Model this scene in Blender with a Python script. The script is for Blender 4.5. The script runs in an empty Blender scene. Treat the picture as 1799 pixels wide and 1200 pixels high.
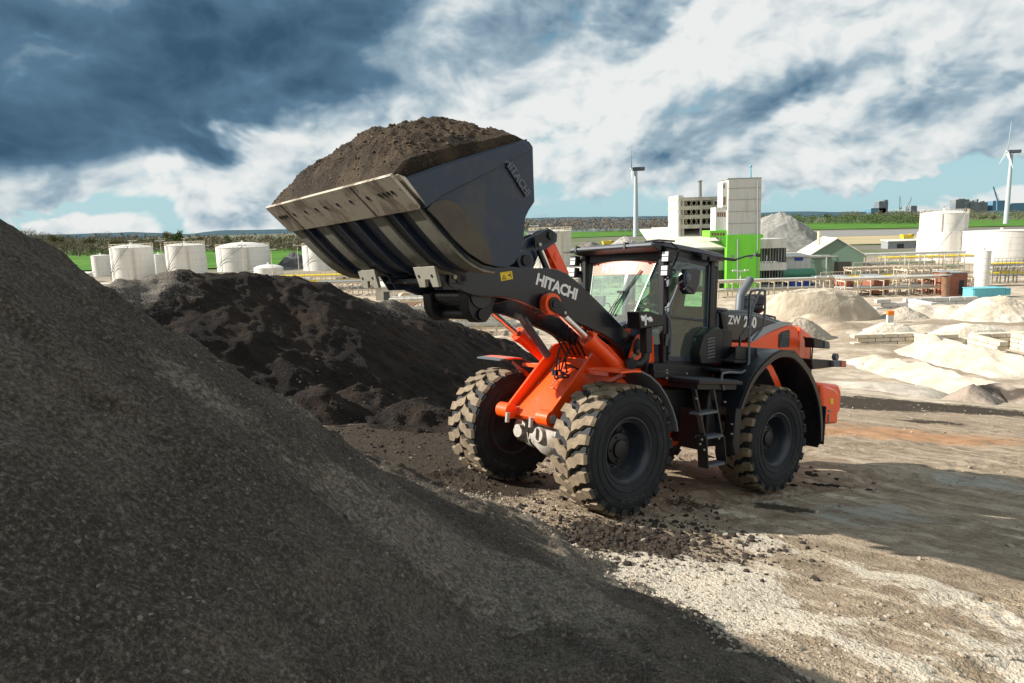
import bpy, math, random
import numpy as np
from mathutils import Matrix, Vector
from math import radians, pi, sin, cos
random.seed(7); RNG = np.random.default_rng(7)
S = bpy.context.scene
# ------------------------------------------------------------------ camera
FPX, PITCH, ROLL, EYE = 1250.0, 9.339, 1.664, 3.8
_p, _r = radians(PITCH), radians(ROLL)
_R = np.array([1, 0, 0.]); CF = np.array([0, cos(_p), -sin(_p)]); _U = np.array([0, sin(_p), cos(_p)])
CR = _R * cos(_r) - _U * sin(_r); CU = _U * cos(_r) + _R * sin(_r)
EYEP = np.array([0, 0, EYE])
cam = bpy.data.cameras.new("camera"); cam_o = bpy.data.objects.new("camera", cam)
S.collection.objects.link(cam_o); S.camera = cam_o
cam.sensor_width = 36.0; cam.lens = 36.0 * FPX / 1799.0; cam.clip_start = 0.05; cam.clip_end = 20000
Mc = Matrix(((CR[0], CU[0], -CF[0], 0), (CR[1], CU[1], -CF[1], 0), (CR[2], CU[2], -CF[2], EYE), (0, 0, 0, 1)))
cam_o.matrix_world = Mc
# ------------------------------------------------------------------ sun
SUN_EL, SUN_AZ = 32.0, 178.5     # azimuth measured from +X towards +Y
sd = Vector((cos(radians(SUN_EL)) * cos(radians(SUN_AZ)), cos(radians(SUN_EL)) * sin(radians(SUN_AZ)), sin(radians(SUN_EL))))
sun = bpy.data.lights.new("sun", 'SUN'); sun.energy = 5.0; sun.angle = radians(0.55); sun.color = (1.0, 0.93, 0.84)
sun_o = bpy.data.objects.new("sun", sun); S.collection.objects.link(sun_o)
sun_o.rotation_euler = (-sd).to_track_quat('-Z', 'Y').to_euler(); sun_o.location = (-60, 0, 50)
# ------------------------------------------------------------------ exposure
S.view_settings.view_transform = 'Standard'; S.view_settings.look = 'None'
S.view_settings.gamma = 1.0; S.view_settings.exposure = 0.85; S.view_settings.use_curve_mapping = False
S.render.resolution_x = 1024; S.render.resolution_y = 683
S.cycles.max_bounces = 8; S.cycles.diffuse_bounces = 2; S.cycles.glossy_bounces = 3; S.cycles.transparent_max_bounces = 16; S.cycles.caustics_reflective = False; S.cycles.caustics_refractive = False

def ray(px, py): return CF + CR * ((px - 899.5) / FPX) - CU * ((py - 600) / FPX)
def azel(px, py):
    r = ray(px, py); r = r / np.linalg.norm(r); return math.atan2(r[0], r[1]), math.asin(r[2])
# ------------------------------------------------------------------ node helpers
class NB:
    def __init__(s, nt): s.nt = nt; s.n = nt.nodes; s.l = nt.links
    def new(s, t, **k):
        n = s.n.new(t)
        for a, b in k.items(): setattr(n, a, b)
        return n
    def put(s, sock, v):
        if isinstance(v, bpy.types.NodeSocket): s.l.new(v, sock)
        elif isinstance(v, (tuple, list)) and len(v) == 3 and sock.type == 'RGBA': sock.default_value = (*v, 1)
        else: sock.default_value = v
    def math(s, op, a, b=0.0, c=0.0, clamp=False):
        n = s.new('ShaderNodeMath', operation=op, use_clamp=clamp)
        s.put(n.inputs[0], a); s.put(n.inputs[1], b); s.put(n.inputs[2], c); return n.outputs[0]
    def vmath(s, op, a, b=(0, 0, 0)):
        n = s.new('ShaderNodeVectorMath', operation=op); s.put(n.inputs[0], a)
        if op == 'SCALE': s.put(n.inputs['Scale'], b)
        else: s.put(n.inputs[1], b)
        return n.outputs[0]
    def mix(s, f, a, b, mode='MIX'):
        n = s.new('ShaderNodeMix', data_type='RGBA', blend_type=mode, clamp_factor=True)
        s.put(n.inputs[0], f); s.put(n.inputs[6], a); s.put(n.inputs[7], b); return n.outputs[2]
    def ramp(s, f, stops, interp='LINEAR'):
        n = s.new('ShaderNodeValToRGB'); n.color_ramp.interpolation = interp
        e = n.color_ramp.elements
        while len(e) < len(stops): e.new(0.5)
        for i, (p, c) in enumerate(stops):
            e[i].position = p; e[i].color = (*c, 1) if not isinstance(c, (int, float)) else (c, c, c, 1)
        s.put(n.inputs[0], f); return n.outputs[0]
    dims = '3D'
    def noise(s, vec, scale, detail=4, rough=0.55, dist=0.0, out='Fac'):
        n = s.new('ShaderNodeTexNoise', noise_dimensions=s.dims); s.put(n.inputs['Vector'], vec); s.put(n.inputs['Scale'], scale)
        s.put(n.inputs['Detail'], detail); s.put(n.inputs['Roughness'], rough); s.put(n.inputs['Distortion'], dist)
        return n.outputs[out]
    def voro(s, vec, scale, feature='F1', out='Distance'):
        n = s.new('ShaderNodeTexVoronoi', feature=feature); s.put(n.inputs['Vector'], vec); s.put(n.inputs['Scale'], scale)
        return n.outputs[out]
    def mapping(s, vec, loc=(0, 0, 0), rot=(0, 0, 0), scale=(1, 1, 1)):
        n = s.new('ShaderNodeMapping'); s.put(n.inputs[0], vec)
        n.inputs[1].default_value = loc; n.inputs[2].default_value = rot; n.inputs[3].default_value = scale; return n.outputs[0]
    def stretch(s, vec, deg, L):
        n = s.new('ShaderNodeMapping', vector_type='TEXTURE'); s.put(n.inputs[0], vec)
        n.inputs[2].default_value = (0, 0, radians(deg)); n.inputs[3].default_value = (L, 1, 1); return n.outputs[0]
    def smooth(s, x, a, b):
        n = s.new('ShaderNodeMapRange', interpolation_type='SMOOTHSTEP'); s.put(n.inputs[0], x)
        n.inputs[1].default_value = a; n.inputs[2].default_value = b; n.inputs[3].default_value = 0; n.inputs[4].default_value = 1
        return n.outputs[0]
# ------------------------------------------------------------------ world: sky with broken cloud
W = bpy.data.worlds.new("World"); S.world = W; W.use_nodes = True; W.cycles.sampling_method = 'MANUAL'; W.cycles.sample_map_resolution = 512
nb = NB(W.node_tree); nb.n.clear(); nb.dims = '2D'
wout = nb.new('ShaderNodeOutputWorld'); wbg = nb.new('ShaderNodeBackground')
nb.l.new(wbg.outputs[0], wout.inputs[0])
tc = nb.new('ShaderNodeTexCoord'); D = tc.outputs['Generated']
sky = nb.new('ShaderNodeTexSky', sky_type='NISHITA'); sky.sun_disc = False
sky.sun_elevation = radians(SUN_EL); sky.sun_rotation = radians(90 - SUN_AZ); sky.altitude = 0; sky.air_density = 1.0
sep = nb.new('ShaderNodeSeparateXYZ'); nb.l.new(D, sep.inputs[0]); dx, dy, dz = sep.outputs
az = nb.math('ARCTAN2', dx, dy); el = nb.math('ARCSINE', dz)
den = nb.math('ADD', nb.math('MAXIMUM', dz, 0.0), 0.10)
cx = nb.math('DIVIDE', dx, den); cy = nb.math('DIVIDE', dy, den)
cmb = nb.new('ShaderNodeCombineXYZ'); nb.put(cmb.inputs[0], cx); nb.put(cmb.inputs[1], nb.math('MULTIPLY', cy, 0.8)); PV = cmb.outputs[0]
cm2 = nb.new('ShaderNodeCombineXYZ'); nb.put(cm2.inputs[0], az); nb.put(cm2.inputs[1], nb.math('MULTIPLY', el, 1.5)); AV = cm2.outputs[0]
wob = nb.vmath('SUBTRACT', nb.noise(AV, 5.0, 4, 0.6, 0.3, 'Color'), (0.5, 0.5, 0.5))
ws = nb.new('ShaderNodeSeparateXYZ'); nb.l.new(wob, ws.inputs[0])
azw = nb.math('MULTIPLY_ADD', ws.outputs[0], 0.22, az); elw = nb.math('MULTIPLY_ADD', ws.outputs[1], 0.16, el)
cw = nb.new('ShaderNodeCombineXYZ'); nb.put(cw.inputs[0], azw); nb.put(cw.inputs[1], elw); AW = cw.outputs[0]
def gauss_sum(b, vec, lst):
    """sum of soft elliptical patches (x, y, rx, ry, angle, amount)"""
    tot = None
    for (x, y, rx, ry, rot, amp) in lst:
        m_ = b.new('ShaderNodeMapping', vector_type='TEXTURE'); b.put(m_.inputs[0], vec)
        m_.inputs[1].default_value = (x, y, 0); m_.inputs[2].default_value = (0, 0, radians(rot)); m_.inputs[3].default_value = (rx, ry, 1e6)
        d_ = b.new('ShaderNodeVectorMath', operation='DOT_PRODUCT'); b.put(d_.inputs[0], m_.outputs[0]); b.put(d_.inputs[1], m_.outputs[0])
        e_ = b.math('POWER', 0.367879, d_.outputs['Value']); tot = b.math('MULTIPLY_ADD', e_, amp, 0.0 if tot is None else tot)
    return tot
def blobs(lst):
    return gauss_sum(nb, AW, [(*azel(px, py), rx / FPX, ry / FPX, rot, amp) for (px, py, rx, ry, rot, amp) in lst])
dark = blobs([(150, 60, 430, 130, 6, 1.2), (60, 215, 260, 50, 0, 0.75), (520, 60, 330, 80, 20, 0.75), (470, 205, 290, 34, 14, 0.6), (800, 170, 190, 34, 18, .28),
              (640, 300, 150, 24, 8, .22), (1330, 205, 170, 36, 14, 0.80), (1480, 165, 110, 20, 24, 0.18), (1720, 205, 130, 22, 8, .25), (1070, 60, 80, 45, 30, 0.25), (1790, 245, 100, 18, 0, .2),
              (1120, 6, 150, 24, 8, .35), (1450, 310, 150, 14, 4, .2), (400, 360, 200, 12, 0, .18), (1700, 300, 120, 14, 4, .25), (880, 55, 40, 60, 60, .22), (1600, 60, 200, 30, 20, .1)])
clear = blobs([(100, 405, 500, 12, 0, .8), (700, 398, 400, 12, 0, .9), (1060, 355, 150, 26, 0, .95), (1500, 345, 330, 24, 4, 1.05), (1700, 330, 240, 26, 4, .9), (10, 90, 60, 100, 0, .5), (960, 300, 60, 60, 0, .35)])
bright = blobs([(200, 300, 330, 34, 2, .7), (420, 290, 120, 30, 10, .5), (760, 20, 120, 60, 30, .75), (1000, 130, 240, 80, 10, .55), (1250, 80, 260, 60, 12, .6), (1560, 150, 170, 30, 30, .6), (1500, 290, 60, 14, 6, .8), (1600, 305, 34, 7, 0, .6), (1780, 240, 120, 24, 8, .4), (930, 170, 60, 30, 0, .5), (1150, 290, 120, 26, 0, .35)])
n3 = nb.noise(AV, 3.0, 3, 0.5, 0.2)
def puff(vec):
    w_ = nb.vmath('ADD', vec, nb.vmath('SCALE', nb.vmath('SUBTRACT', nb.noise(vec, 9.0, 2, 0.5, 0, 'Color'), (0.5, 0.5, 0.5)), 0.07))
    v_ = nb.new('ShaderNodeTexVoronoi', feature='F1', voronoi_dimensions='2D', normalize=True); nb.put(v_.inputs['Vector'], w_); nb.put(v_.inputs['Scale'], 8.5); nb.put(v_.inputs['Detail'], 3.0); nb.put(v_.inputs['Roughness'], 0.5); nb.put(v_.inputs['Lacunarity'], 2.2)
    return nb.math('ADD', nb.math('MULTIPLY', nb.noise(vec, 5.0, 7, 0.54, 0.1), 0.75), nb.math('MULTIPLY_ADD', v_.outputs['Distance'], -0.85, 0.43))
nA = puff(AV); nB_ = puff(nb.vmath('ADD', AV, (-0.014, 0.022, 0.0)))
relief = nb.math('MULTIPLY', nb.math('SUBTRACT', nA, nB_), 1.25)
cov = nb.math('SUBTRACT', nb.math('ADD', nb.math('MULTIPLY', nb.math('SUBTRACT', nA, 0.5), 2.4), 0.95), clear)
cov = nb.math('ADD', cov, nb.math('MULTIPLY', dark, 0.6)); cov = nb.math('ADD', cov, nb.math('MULTIPLY', bright, 0.5))
cov = nb.smooth(cov, 0.28, 0.92)
dsat = nb.math('SUBTRACT', 1.0, nb.math('POWER', 0.40, dark))
drk = nb.math('MULTIPLY', dsat, nb.math('MULTIPLY_ADD', nA, 0.9, 0.62))
drk = nb.math('SUBTRACT', drk, nb.math('MULTIPLY', bright, 0.22))
drk = nb.math('SUBTRACT', drk, nb.math('MULTIPLY', relief, nb.math('MULTIPLY_ADD', dsat, -0.45, 1.0)))
drk = nb.math('ADD', drk, nb.math('MULTIPLY_ADD', n3, -0.6, 0.38))
drk = nb.math('ADD', drk, nb.math('MULTIPLY', nb.smooth(el, 0.42, 0.85), 0.35))  # sky overhead, out of view, darkened to lower the ambient light
drk = nb.math('ADD', drk, nb.math('MULTIPLY', nb.smooth(dy, 0.25, -0.5), -0.30), clamp=True)  # unseen sky behind the camera brightened as added side fill
ccol = nb.ramp(drk, [(0.0, (1.02, 1.05, 1.04)), (0.16, (0.80, 0.88, 0.91)), (0.34, (0.42, 0.56, 0.66)), (0.64, (0.125, 0.24, 0.36)), (1.0, (0.050, 0.115, 0.19))])
skyc = nb.vmath('SCALE', sky.outputs[0], 0.085)
grad = nb.smooth(el, 0.0, 0.30)
tint = nb.mix(grad, (0.62, 0.98, 1.08), (0.16, 0.55, 0.76))
skyc = nb.mix(0.75, skyc, tint)
up = nb.mix(cov, skyc, ccol)
below = nb.smooth(dz, -0.03, -0.002)
fin_ = nb.mix(below, (0.22, 0.20, 0.17), up)
nb.l.new(fin_, wbg.inputs[0]); wbg.inputs[1].default_value = 0.45
# ------------------------------------------------------------------ materials
MATS = {}
def mat(name, col, rough=0.6, metal=0.0, col2=None, nscale=6.0, namt=1.0, bump=0.0, bscale=40.0, spec=0.5, coat=0.0, emit=None, noise_lo=0.4, noise_hi=0.7, bdist=0.02, stretch=None, rvar=0.0):
    m = bpy.data.materials.new(name); m.use_nodes = True; MATS[name] = m
    b = NB(m.node_tree); p = b.n['Principled BSDF']
    p.inputs['Base Color'].default_value = (*col, 1); p.inputs['Roughness'].default_value = rough
    p.inputs['Metallic'].default_value = metal; p.inputs['Specular IOR Level'].default_value = spec
    p.inputs['Coat Weight'].default_value = coat; p.inputs['Coat Roughness'].default_value = 0.12
    g = b.new('ShaderNodeTexCoord').outputs['Object']
    if stretch: g = b.mapping(g, scale=stretch)
    if col2 is not None:
        f = b.smooth(b.noise(g, nscale, 7, 0.62, 0.3), noise_lo, noise_hi)
        b.put(p.inputs['Base Color'], b.mix(b.math('MULTIPLY', f, namt), col, col2))
        if rvar: b.put(p.inputs['Roughness'], b.math('MULTIPLY_ADD', f, rvar, rough))
    if bump:
        n = b.new('ShaderNodeBump'); n.inputs['Strength'].default_value = bump; n.inputs['Distance'].default_value = bdist
        b.put(n.inputs['Height'], b.noise(g, bscale, 5, 0.6)); b.put(p.inputs['Normal'], n.outputs[0])
    return m
def dust(name, col, dcol, rough=0.45, thr=(0.5, 0.75), scale=5.0, amt=0.6, spec=0.5, up=0.35, coat=0.0, metal=0.0):
    """paint with dirt in blotches, scratches and a dust film lying on upward faces"""
    m = bpy.data.materials.new(name); m.use_nodes = True; MATS[name] = m
    b = NB(m.node_tree); p = b.n['Principled BSDF']; g = b.new('ShaderNodeTexCoord').outputs['Object']
    f = b.smooth(b.noise(g, scale, 8, 0.68, 0.4), *thr)
    sc = b.smooth(b.noise(b.mapping(g, scale=(1, 1, 6)), scale * 9, 4, 0.7, 1.5), 0.62, 0.75)
    ge = b.new('ShaderNodeNewGeometry'); sx = b.new('ShaderNodeSeparateXYZ'); b.l.new(ge.outputs['Normal'], sx.inputs[0])
    u = b.math('MULTIPLY', b.smooth(sx.outputs[2], 0.5, 1.0), up)
    k = b.math('ADD', b.math('MULTIPLY', f, amt), b.math('MULTIPLY', u, b.noise(g, 14, 4, 0.7)), clamp=True)
    k = b.math('ADD', k, b.math('MULTIPLY', sc, amt * 0.25), clamp=True)
    b.put(p.inputs['Base Color'], b.mix(k, col, dcol))
    b.put(p.inputs['Roughness'], b.math('MULTIPLY_ADD', k, 0.4, rough, clamp=True))
    p.inputs['Specular IOR Level'].default_value = spec; p.inputs['Coat Weight'].default_value = coat; p.inputs['Metallic'].default_value = metal
    n = b.new('ShaderNodeBump'); n.inputs['Strength'].default_value = 0.12; n.inputs['Distance'].default_value = 0.004
    b.put(n.inputs['Height'], b.noise(g, 60, 3, 0.6)); b.put(p.inputs['Normal'], n.outputs[0])
    return m
DUST = (0.24, 0.17, 0.105)
orange = dust("orange_paint", (0.97, 0.085, 0.006), DUST, 0.30, (0.52, 0.80), 4.5, 0.32, coat=0.3, up=0.22)
orangelit = orange
charcoal = dust("charcoal_paint", (0.009, 0.012, 0.018), (0.075, 0.068, 0.058), 0.27, (0.55, 0.85), 4, 0.25, up=0.35, coat=0.15)
bucketpaint = dust("bucket_paint", (0.013, 0.026, 0.052), (0.085, 0.075, 0.055), 0.30, (0.47, 0.66), 1.6, 0.6, up=0.35)
black = dust("black_plastic", (0.006, 0.007, 0.009), (0.05, 0.043, 0.035), 0.45, (0.55, 0.85), 5, 0.3)
greypl = dust("grey_plastic", (0.10, 0.115, 0.135), (0.2, 0.17, 0.13), 0.5, (0.55, 0.85), 5, 0.3)
steel = dust("worn_steel", (0.50, 0.45, 0.36), (0.10, 0.07, 0.045), 0.42, (0.45, 0.62), 3.0, 0.75, metal=0.35)
wearbrown = dust("side_wear_steel", (0.060, 0.048, 0.034), (0.13, 0.105, 0.075), 0.45, (0.4, 0.65), 4.0, 0.6, metal=0.2)
steel2 = dust("worn_plate_steel", (0.26, 0.255, 0.21), (0.12, 0.10, 0.075), 0.5, (0.45, 0.7), 5.0, 0.6, metal=0.2)
chrome = mat("chrome_rod", (0.85, 0.84, 0.82), 0.13, 1.0)
axlegrey = dust("axle_grey", (0.42, 0.40, 0.36), (0.20, 0.16, 0.11), 0.65, (0.4, 0.7), 9, 0.7)
rubber = dust("tyre_rubber", (0.010, 0.0125, 0.016), (0.06, 0.056, 0.05), 0.7, (0.46, 0.75), 7, 0.55, spec=0.35, up=0.2)
def tread_material():
    m = bpy.data.materials.new("tread_dust"); m.use_nodes = True
    b = NB(m.node_tree); p = b.n['Principled BSDF']; g = b.new('ShaderNodeTexCoord').outputs['Object']
    f = b.smooth(b.noise(g, 9, 7, 0.65), 0.35, 0.7); h = b.smooth(b.noise(g, 40, 4, 0.7), 0.5, 0.75)
    c = b.mix(f, (0.15, 0.115, 0.075), (0.26, 0.205, 0.135)); c = b.mix(b.math('MULTIPLY', h, 0.35), c, (0.09, 0.07, 0.05))
    b.put(p.inputs['Base Color'], c); p.inputs['Roughness'].default_value = 0.9
    n = b.new('ShaderNodeBump'); n.inputs['Strength'].default_value = 0.4; n.inputs['Distance'].default_value = 0.006
    b.put(n.inputs['Height'], b.noise(g, 70, 4, 0.6)); b.put(p.inputs['Normal'], n.outputs[0]); return m
treadm = tread_material()
rimm = dust("rim_paint", (0.02, 0.026, 0.038), (0.10, 0.09, 0.075), 0.36, (0.5, 0.8), 6, 0.5)
whitep = mat("white_lettering", (0.82, 0.82, 0.80), 0.4)
yellow = mat("yellow_sticker", (0.85, 0.60, 0.02), 0.45)
lampm = mat("lamp_lens", (0.75, 0.78, 0.80), 0.08, 0.0, spec=0.9, coat=1.0)
reflm = mat("lamp_reflector", (0.8, 0.8, 0.82), 0.12, 1.0)
redlens = mat("red_lens", (0.5, 0.02, 0.01), 0.2, coat=0.8)
amber = mat("amber_lens", (0.8, 0.28, 0.02), 0.2, coat=0.8)
def glass_mat(name, tint, alpha, rough=0.02):
    m = bpy.data.materials.new(name); m.use_nodes = True; b = NB(m.node_tree); b.n.clear()
    o = b.new('ShaderNodeOutputMaterial'); t = b.new('ShaderNodeBsdfTransparent'); gl = b.new('ShaderNodeBsdfGlossy')
    t.inputs[0].default_value = (*tint, 1); gl.inputs['Roughness'].default_value = rough; gl.inputs[0].default_value = (0.9, 1.0, 0.95, 1)
    fr = b.new('ShaderNodeFresnel'); fr.inputs[0].default_value = 1.5
    df = b.new('ShaderNodeBsdfDiffuse'); df.inputs[0].default_value = (0.55, 0.62, 0.58, 1)
    mx = b.new('ShaderNodeMixShader'); b.l.new(b.math('MULTIPLY_ADD', fr.outputs[0], 1.0, 0.05, clamp=True), mx.inputs[0]); b.l.new(t.outputs[0], mx.inputs[1]); b.l.new(gl.outputs[0], mx.inputs[2])
    m2 = b.new('ShaderNodeMixShader'); m2.inputs[0].default_value = alpha; b.l.new(mx.outputs[0], m2.inputs[1]); b.l.new(df.outputs[0], m2.inputs[2])
    b.l.new(m2.outputs[0], o.inputs[0]); return m
glass = glass_mat("green_tinted_glass", (0.62, 0.96, 0.74), 0.08)
wsglass = glass_mat("windscreen_glass", (0.68, 0.96, 0.84), 0.20)
# ------------------------------------------------------------------ mesh builder
def rotm(axis, deg):
    return np.array(Matrix.Rotation(radians(deg), 3, axis))
class MB:
    def __init__(s): s.v = []; s.f = []; s.m = []; s.sm = []; s.n = 0
    def add(s, V, F, mi=0, smooth=False):
        V = np.asarray(V, float); s.v.append(V); o = s.n
        for f in F: s.f.append(tuple(int(i) + o for i in f)); s.m.append(mi); s.sm.append(smooth)
        s.n += len(V); return s
    def box(s, c, d, R=None, mi=0):
        h = np.array(d, float) / 2
        V = np.array([[x, y, z] for x in (-1, 1) for y in (-1, 1) for z in (-1, 1)]) * h
        if R is not None: V = V @ np.asarray(R).T
        return s.add(V + np.array(c, float), [(0, 1, 3, 2), (4, 6, 7, 5), (0, 4, 5, 1), (2, 3, 7, 6), (0, 2, 6, 4), (1, 5, 7, 3)], mi)
    def bar(s, p0, p1, w, h=None, mi=0, up=(0, 0, 1)):
        p0 = np.array(p0, float); p1 = np.array(p1, float); h = h or w
        a = p1 - p0; L = np.linalg.norm(a); a /= L; u = np.array(up, float)
        if abs(a @ u) > 0.98: u = np.array([1, 0, 0.])
        b = np.cross(u, a); b /= np.linalg.norm(b); c = np.cross(a, b)
        return s.box((p0 + p1) / 2, (L, w, h), np.stack([a, b, c], 1), mi)
    def prism(s, poly, y0, y1, mi=0, f=lambda a, b, y: (a, y, b)):
        n = len(poly); V = [f(a, b, y0) for a, b in poly] + [f(a, b, y1) for a, b in poly]
        ar = sum(poly[i][0] * poly[(i + 1) % n][1] - poly[(i + 1) % n][0] * poly[i][1] for i in range(n))
        F = [tuple(range(n)), tuple(range(2 * n - 1, n - 1, -1))] + [(i, n + i, n + (i + 1) % n, (i + 1) % n) for i in range(n)]
        return s.add(V, F, mi)
    def hexa(s, V8, mi=0):   # bottom 4 (ccw) then top 4
        return s.add(V8, [(3, 2, 1, 0), (4, 5, 6, 7), (0, 1, 5, 4), (1, 2, 6, 5), (2, 3, 7, 6), (3, 0, 4, 7)], mi)
    def tube(s, pts, r, seg=10, mi=0, caps=True):
        P = np.array(pts, float); n = len(P); rr = np.broadcast_to(np.array(r, float), (n,))
        T = np.gradient(P, axis=0); T /= np.linalg.norm(T, axis=1)[:, None] + 1e-12
        u = np.array([0, 0, 1.]) if abs(T[0][2]) < 0.9 else np.array([1, 0, 0.])
        b = np.cross(T[0], u); b /= np.linalg.norm(b); V = []
        for i in range(n):
            b = b - T[i] * (b @ T[i]); b /= np.linalg.norm(b); c = np.cross(T[i], b)
            for k in range(seg):
                t = 2 * pi * k / seg; V.append(P[i] + rr[i] * (cos(t) * b + sin(t) * c))
        F = [(i * seg + k, i * seg + (k + 1) % seg, (i + 1) * seg + (k + 1) % seg, (i + 1) * seg + k) for i in range(n - 1) for k in range(seg)]
        s.add(V, F, mi, True)
        if caps:
            s.add(V[:seg], [tuple(range(seg - 1, -1, -1))], mi); s.add(V[-seg:], [tuple(range(seg))], mi)
        return s
    def cyl(s, p0, p1, r0, r1=None, seg=24, mi=0): return s.tube([p0, p1], [r0, r1 if r1 is not None else r0], seg, mi)
    def lathe(s, prof, o, ax, seg=48, mi=0, closed=False):
        o = np.array(o, float); a = np.array(ax, float); a /= np.linalg.norm(a)
        u = np.array([0, 0, 1.]) if abs(a[2]) < 0.9 else np.array([1, 0, 0.])
        b = np.cross(a, u); b /= np.linalg.norm(b); c = np.cross(a, b); n = len(prof); V = []
        for r, h in prof:
            for k in range(seg):
                t = 2 * pi * k / seg; V.append(o + a * h + r * (cos(t) * b + sin(t) * c))
        F = [(i * seg + k, i * seg + (k + 1) % seg, ((i + 1) % n) * seg + (k + 1) % seg, ((i + 1) % n) * seg + k) for i in range(n if closed else n - 1) for k in range(seg)]
        return s.add(V, F, mi, True)
    def ball(s, c, r, seg=16, rings=10, mi=0, sc=(1, 1, 1)):
        V = []; F = []
        for i in range(rings + 1):
            for k in range(seg):
                a = pi * i / rings; t = 2 * pi * k / seg
                V.append(np.array(c) + r * np.array([sin(a) * cos(t) * sc[0], sin(a) * sin(t) * sc[1], cos(a) * sc[2]]))
        for i in range(rings):
            for k in range(seg): F.append((i * seg + k, (i + 1) * seg + k, (i + 1) * seg + (k + 1) % seg, i * seg + (k + 1) % seg))
        return s.add(V, F, mi, True)
    def mesh(s, name, mats, fixn=True, sharp=35):
        me = bpy.data.meshes.new(name)
        me.from_pydata(np.concatenate(s.v).tolist() if s.v else [], [], s.f)
        for m in (mats if isinstance(mats, (list, tuple)) else [mats]): me.materials.append(m)
        me.polygons.foreach_set('material_index', s.m); me.polygons.foreach_set('use_smooth', s.sm)
        if fixn:
            import bmesh
            bm = bmesh.new(); bm.from_mesh(me); bmesh.ops.recalc_face_normals(bm, faces=bm.faces); bm.to_mesh(me); bm.free()
        me.update(); me.set_sharp_from_angle(angle=radians(sharp)); return me
    def build(s, name, mats, parent=None, bevel=0.0, **k):
        o = bpy.data.objects.new(name, s.mesh(name, mats, **k)); S.collection.objects.link(o)
        if parent is not None: o.parent = parent
        if bevel:
            b = o.modifiers.new("bevel", 'BEVEL'); b.width = bevel; b.segments = 2; b.limit_method = 'ANGLE'; b.angle_limit = radians(35); b.harden_normals = False
        return o
def _outer(fn):
    def w(s, *a, **k):
        if getattr(s, 'dep', 0) == 0: s.marks = getattr(s, 'marks', []); s.marks.append((len(s.v), len(s.f)))
        s.dep = getattr(s, 'dep', 0) + 1
        try: return fn(s, *a, **k)
        finally: s.dep -= 1
    return w
for _n in ('add', 'box', 'bar', 'prism', 'hexa', 'tube', 'cyl', 'lathe', 'ball'): setattr(MB, _n, _outer(getattr(MB, _n)))
def build_each(mb, name, mats, parent=None, bevel=0.0, **k):
    """one object per primitive of the builder"""
    out = []; mk = mb.marks + [(len(mb.v), len(mb.f))]
    for (a, fa), (b, fb) in zip(mk[:-1], mk[1:]):
        q = MB(); q.v = mb.v[a:b]; off = sum(len(v) for v in mb.v[:a]); q.f = [tuple(i - off for i in f) for f in mb.f[fa:fb]]; q.m = mb.m[fa:fb]; q.sm = mb.sm[fa:fb]
        out.append(q.build(name, mats, parent, bevel, **k))
    return out
def tag(o, label=None, cat=None, group=None, kind=None):
    if label: o['label'] = label
    if cat: o['category'] = cat
    if group: o['group'] = group
    if kind: o['kind'] = kind
    return o
def empty(name, loc=(0, 0, 0), rz=0.0, **k):
    o = bpy.data.objects.new(name, None); S.collection.objects.link(o); o.location = loc; o.rotation_euler = (0, 0, rz); o.empty_display_size = 0.3
    return tag(o, **k) if k else o
def copy_tree(o, parent=None):
    c = o.copy(); S.collection.objects.link(c)
    if parent is not None: c.parent = parent
    for ch in list(o.children): copy_tree(ch, c)
    return c
def grid_obj(name, X, Y, Z, m, keep=None, parent=None):
    ny, nx = X.shape; V = np.stack([X, Y, Z], -1).reshape(-1, 3)
    i = np.arange(ny * nx).reshape(ny, nx); F = np.stack([i[:-1, :-1], i[:-1, 1:], i[1:, 1:], i[1:, :-1]], -1).reshape(-1, 4)
    if keep is not None:
        k = keep.reshape(-1); F = F[k[F].any(1)]
        used = np.zeros(len(V), bool); used[F.reshape(-1)] = True; rm = np.cumsum(used) - 1; V = V[used]; F = rm[F]
    me = bpy.data.meshes.new(name); me.vertices.add(len(V)); me.vertices.foreach_set('co', V.astype(np.float32).reshape(-1))
    me.loops.add(len(F) * 4); me.loops.foreach_set('vertex_index', F.reshape(-1).astype(np.int32))
    me.polygons.add(len(F)); me.polygons.foreach_set('loop_start', np.arange(0, len(F) * 4, 4, dtype=np.int32))
    me.polygons.foreach_set('use_smooth', np.ones(len(F), bool)); me.update(); me.validate()
    me.materials.append(m); o = bpy.data.objects.new(name, me); S.collection.objects.link(o)
    if parent is not None: o.parent = parent
    return o
def tri_obj(name, V, F, mats, mi=None, parent=None, smooth=False):
    V = np.asarray(V, np.float32); F = np.asarray(F, np.int32); k = F.shape[1]
    me = bpy.data.meshes.new(name); me.vertices.add(len(V)); me.vertices.foreach_set('co', V.reshape(-1))
    me.loops.add(len(F) * k); me.loops.foreach_set('vertex_index', F.reshape(-1))
    me.polygons.add(len(F)); me.polygons.foreach_set('loop_start', np.arange(0, len(F) * k, k, dtype=np.int32))
    me.polygons.foreach_set('use_smooth', np.full(len(F), smooth))
    for m in (mats if isinstance(mats, (list, tuple)) else [mats]): me.materials.append(m)
    if mi is not None: me.polygons.foreach_set('material_index', np.asarray(mi, np.int32))
    me.update(); o = bpy.data.objects.new(name, me); S.collection.objects.link(o)
    if parent is not None: o.parent = parent
    return o
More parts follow.
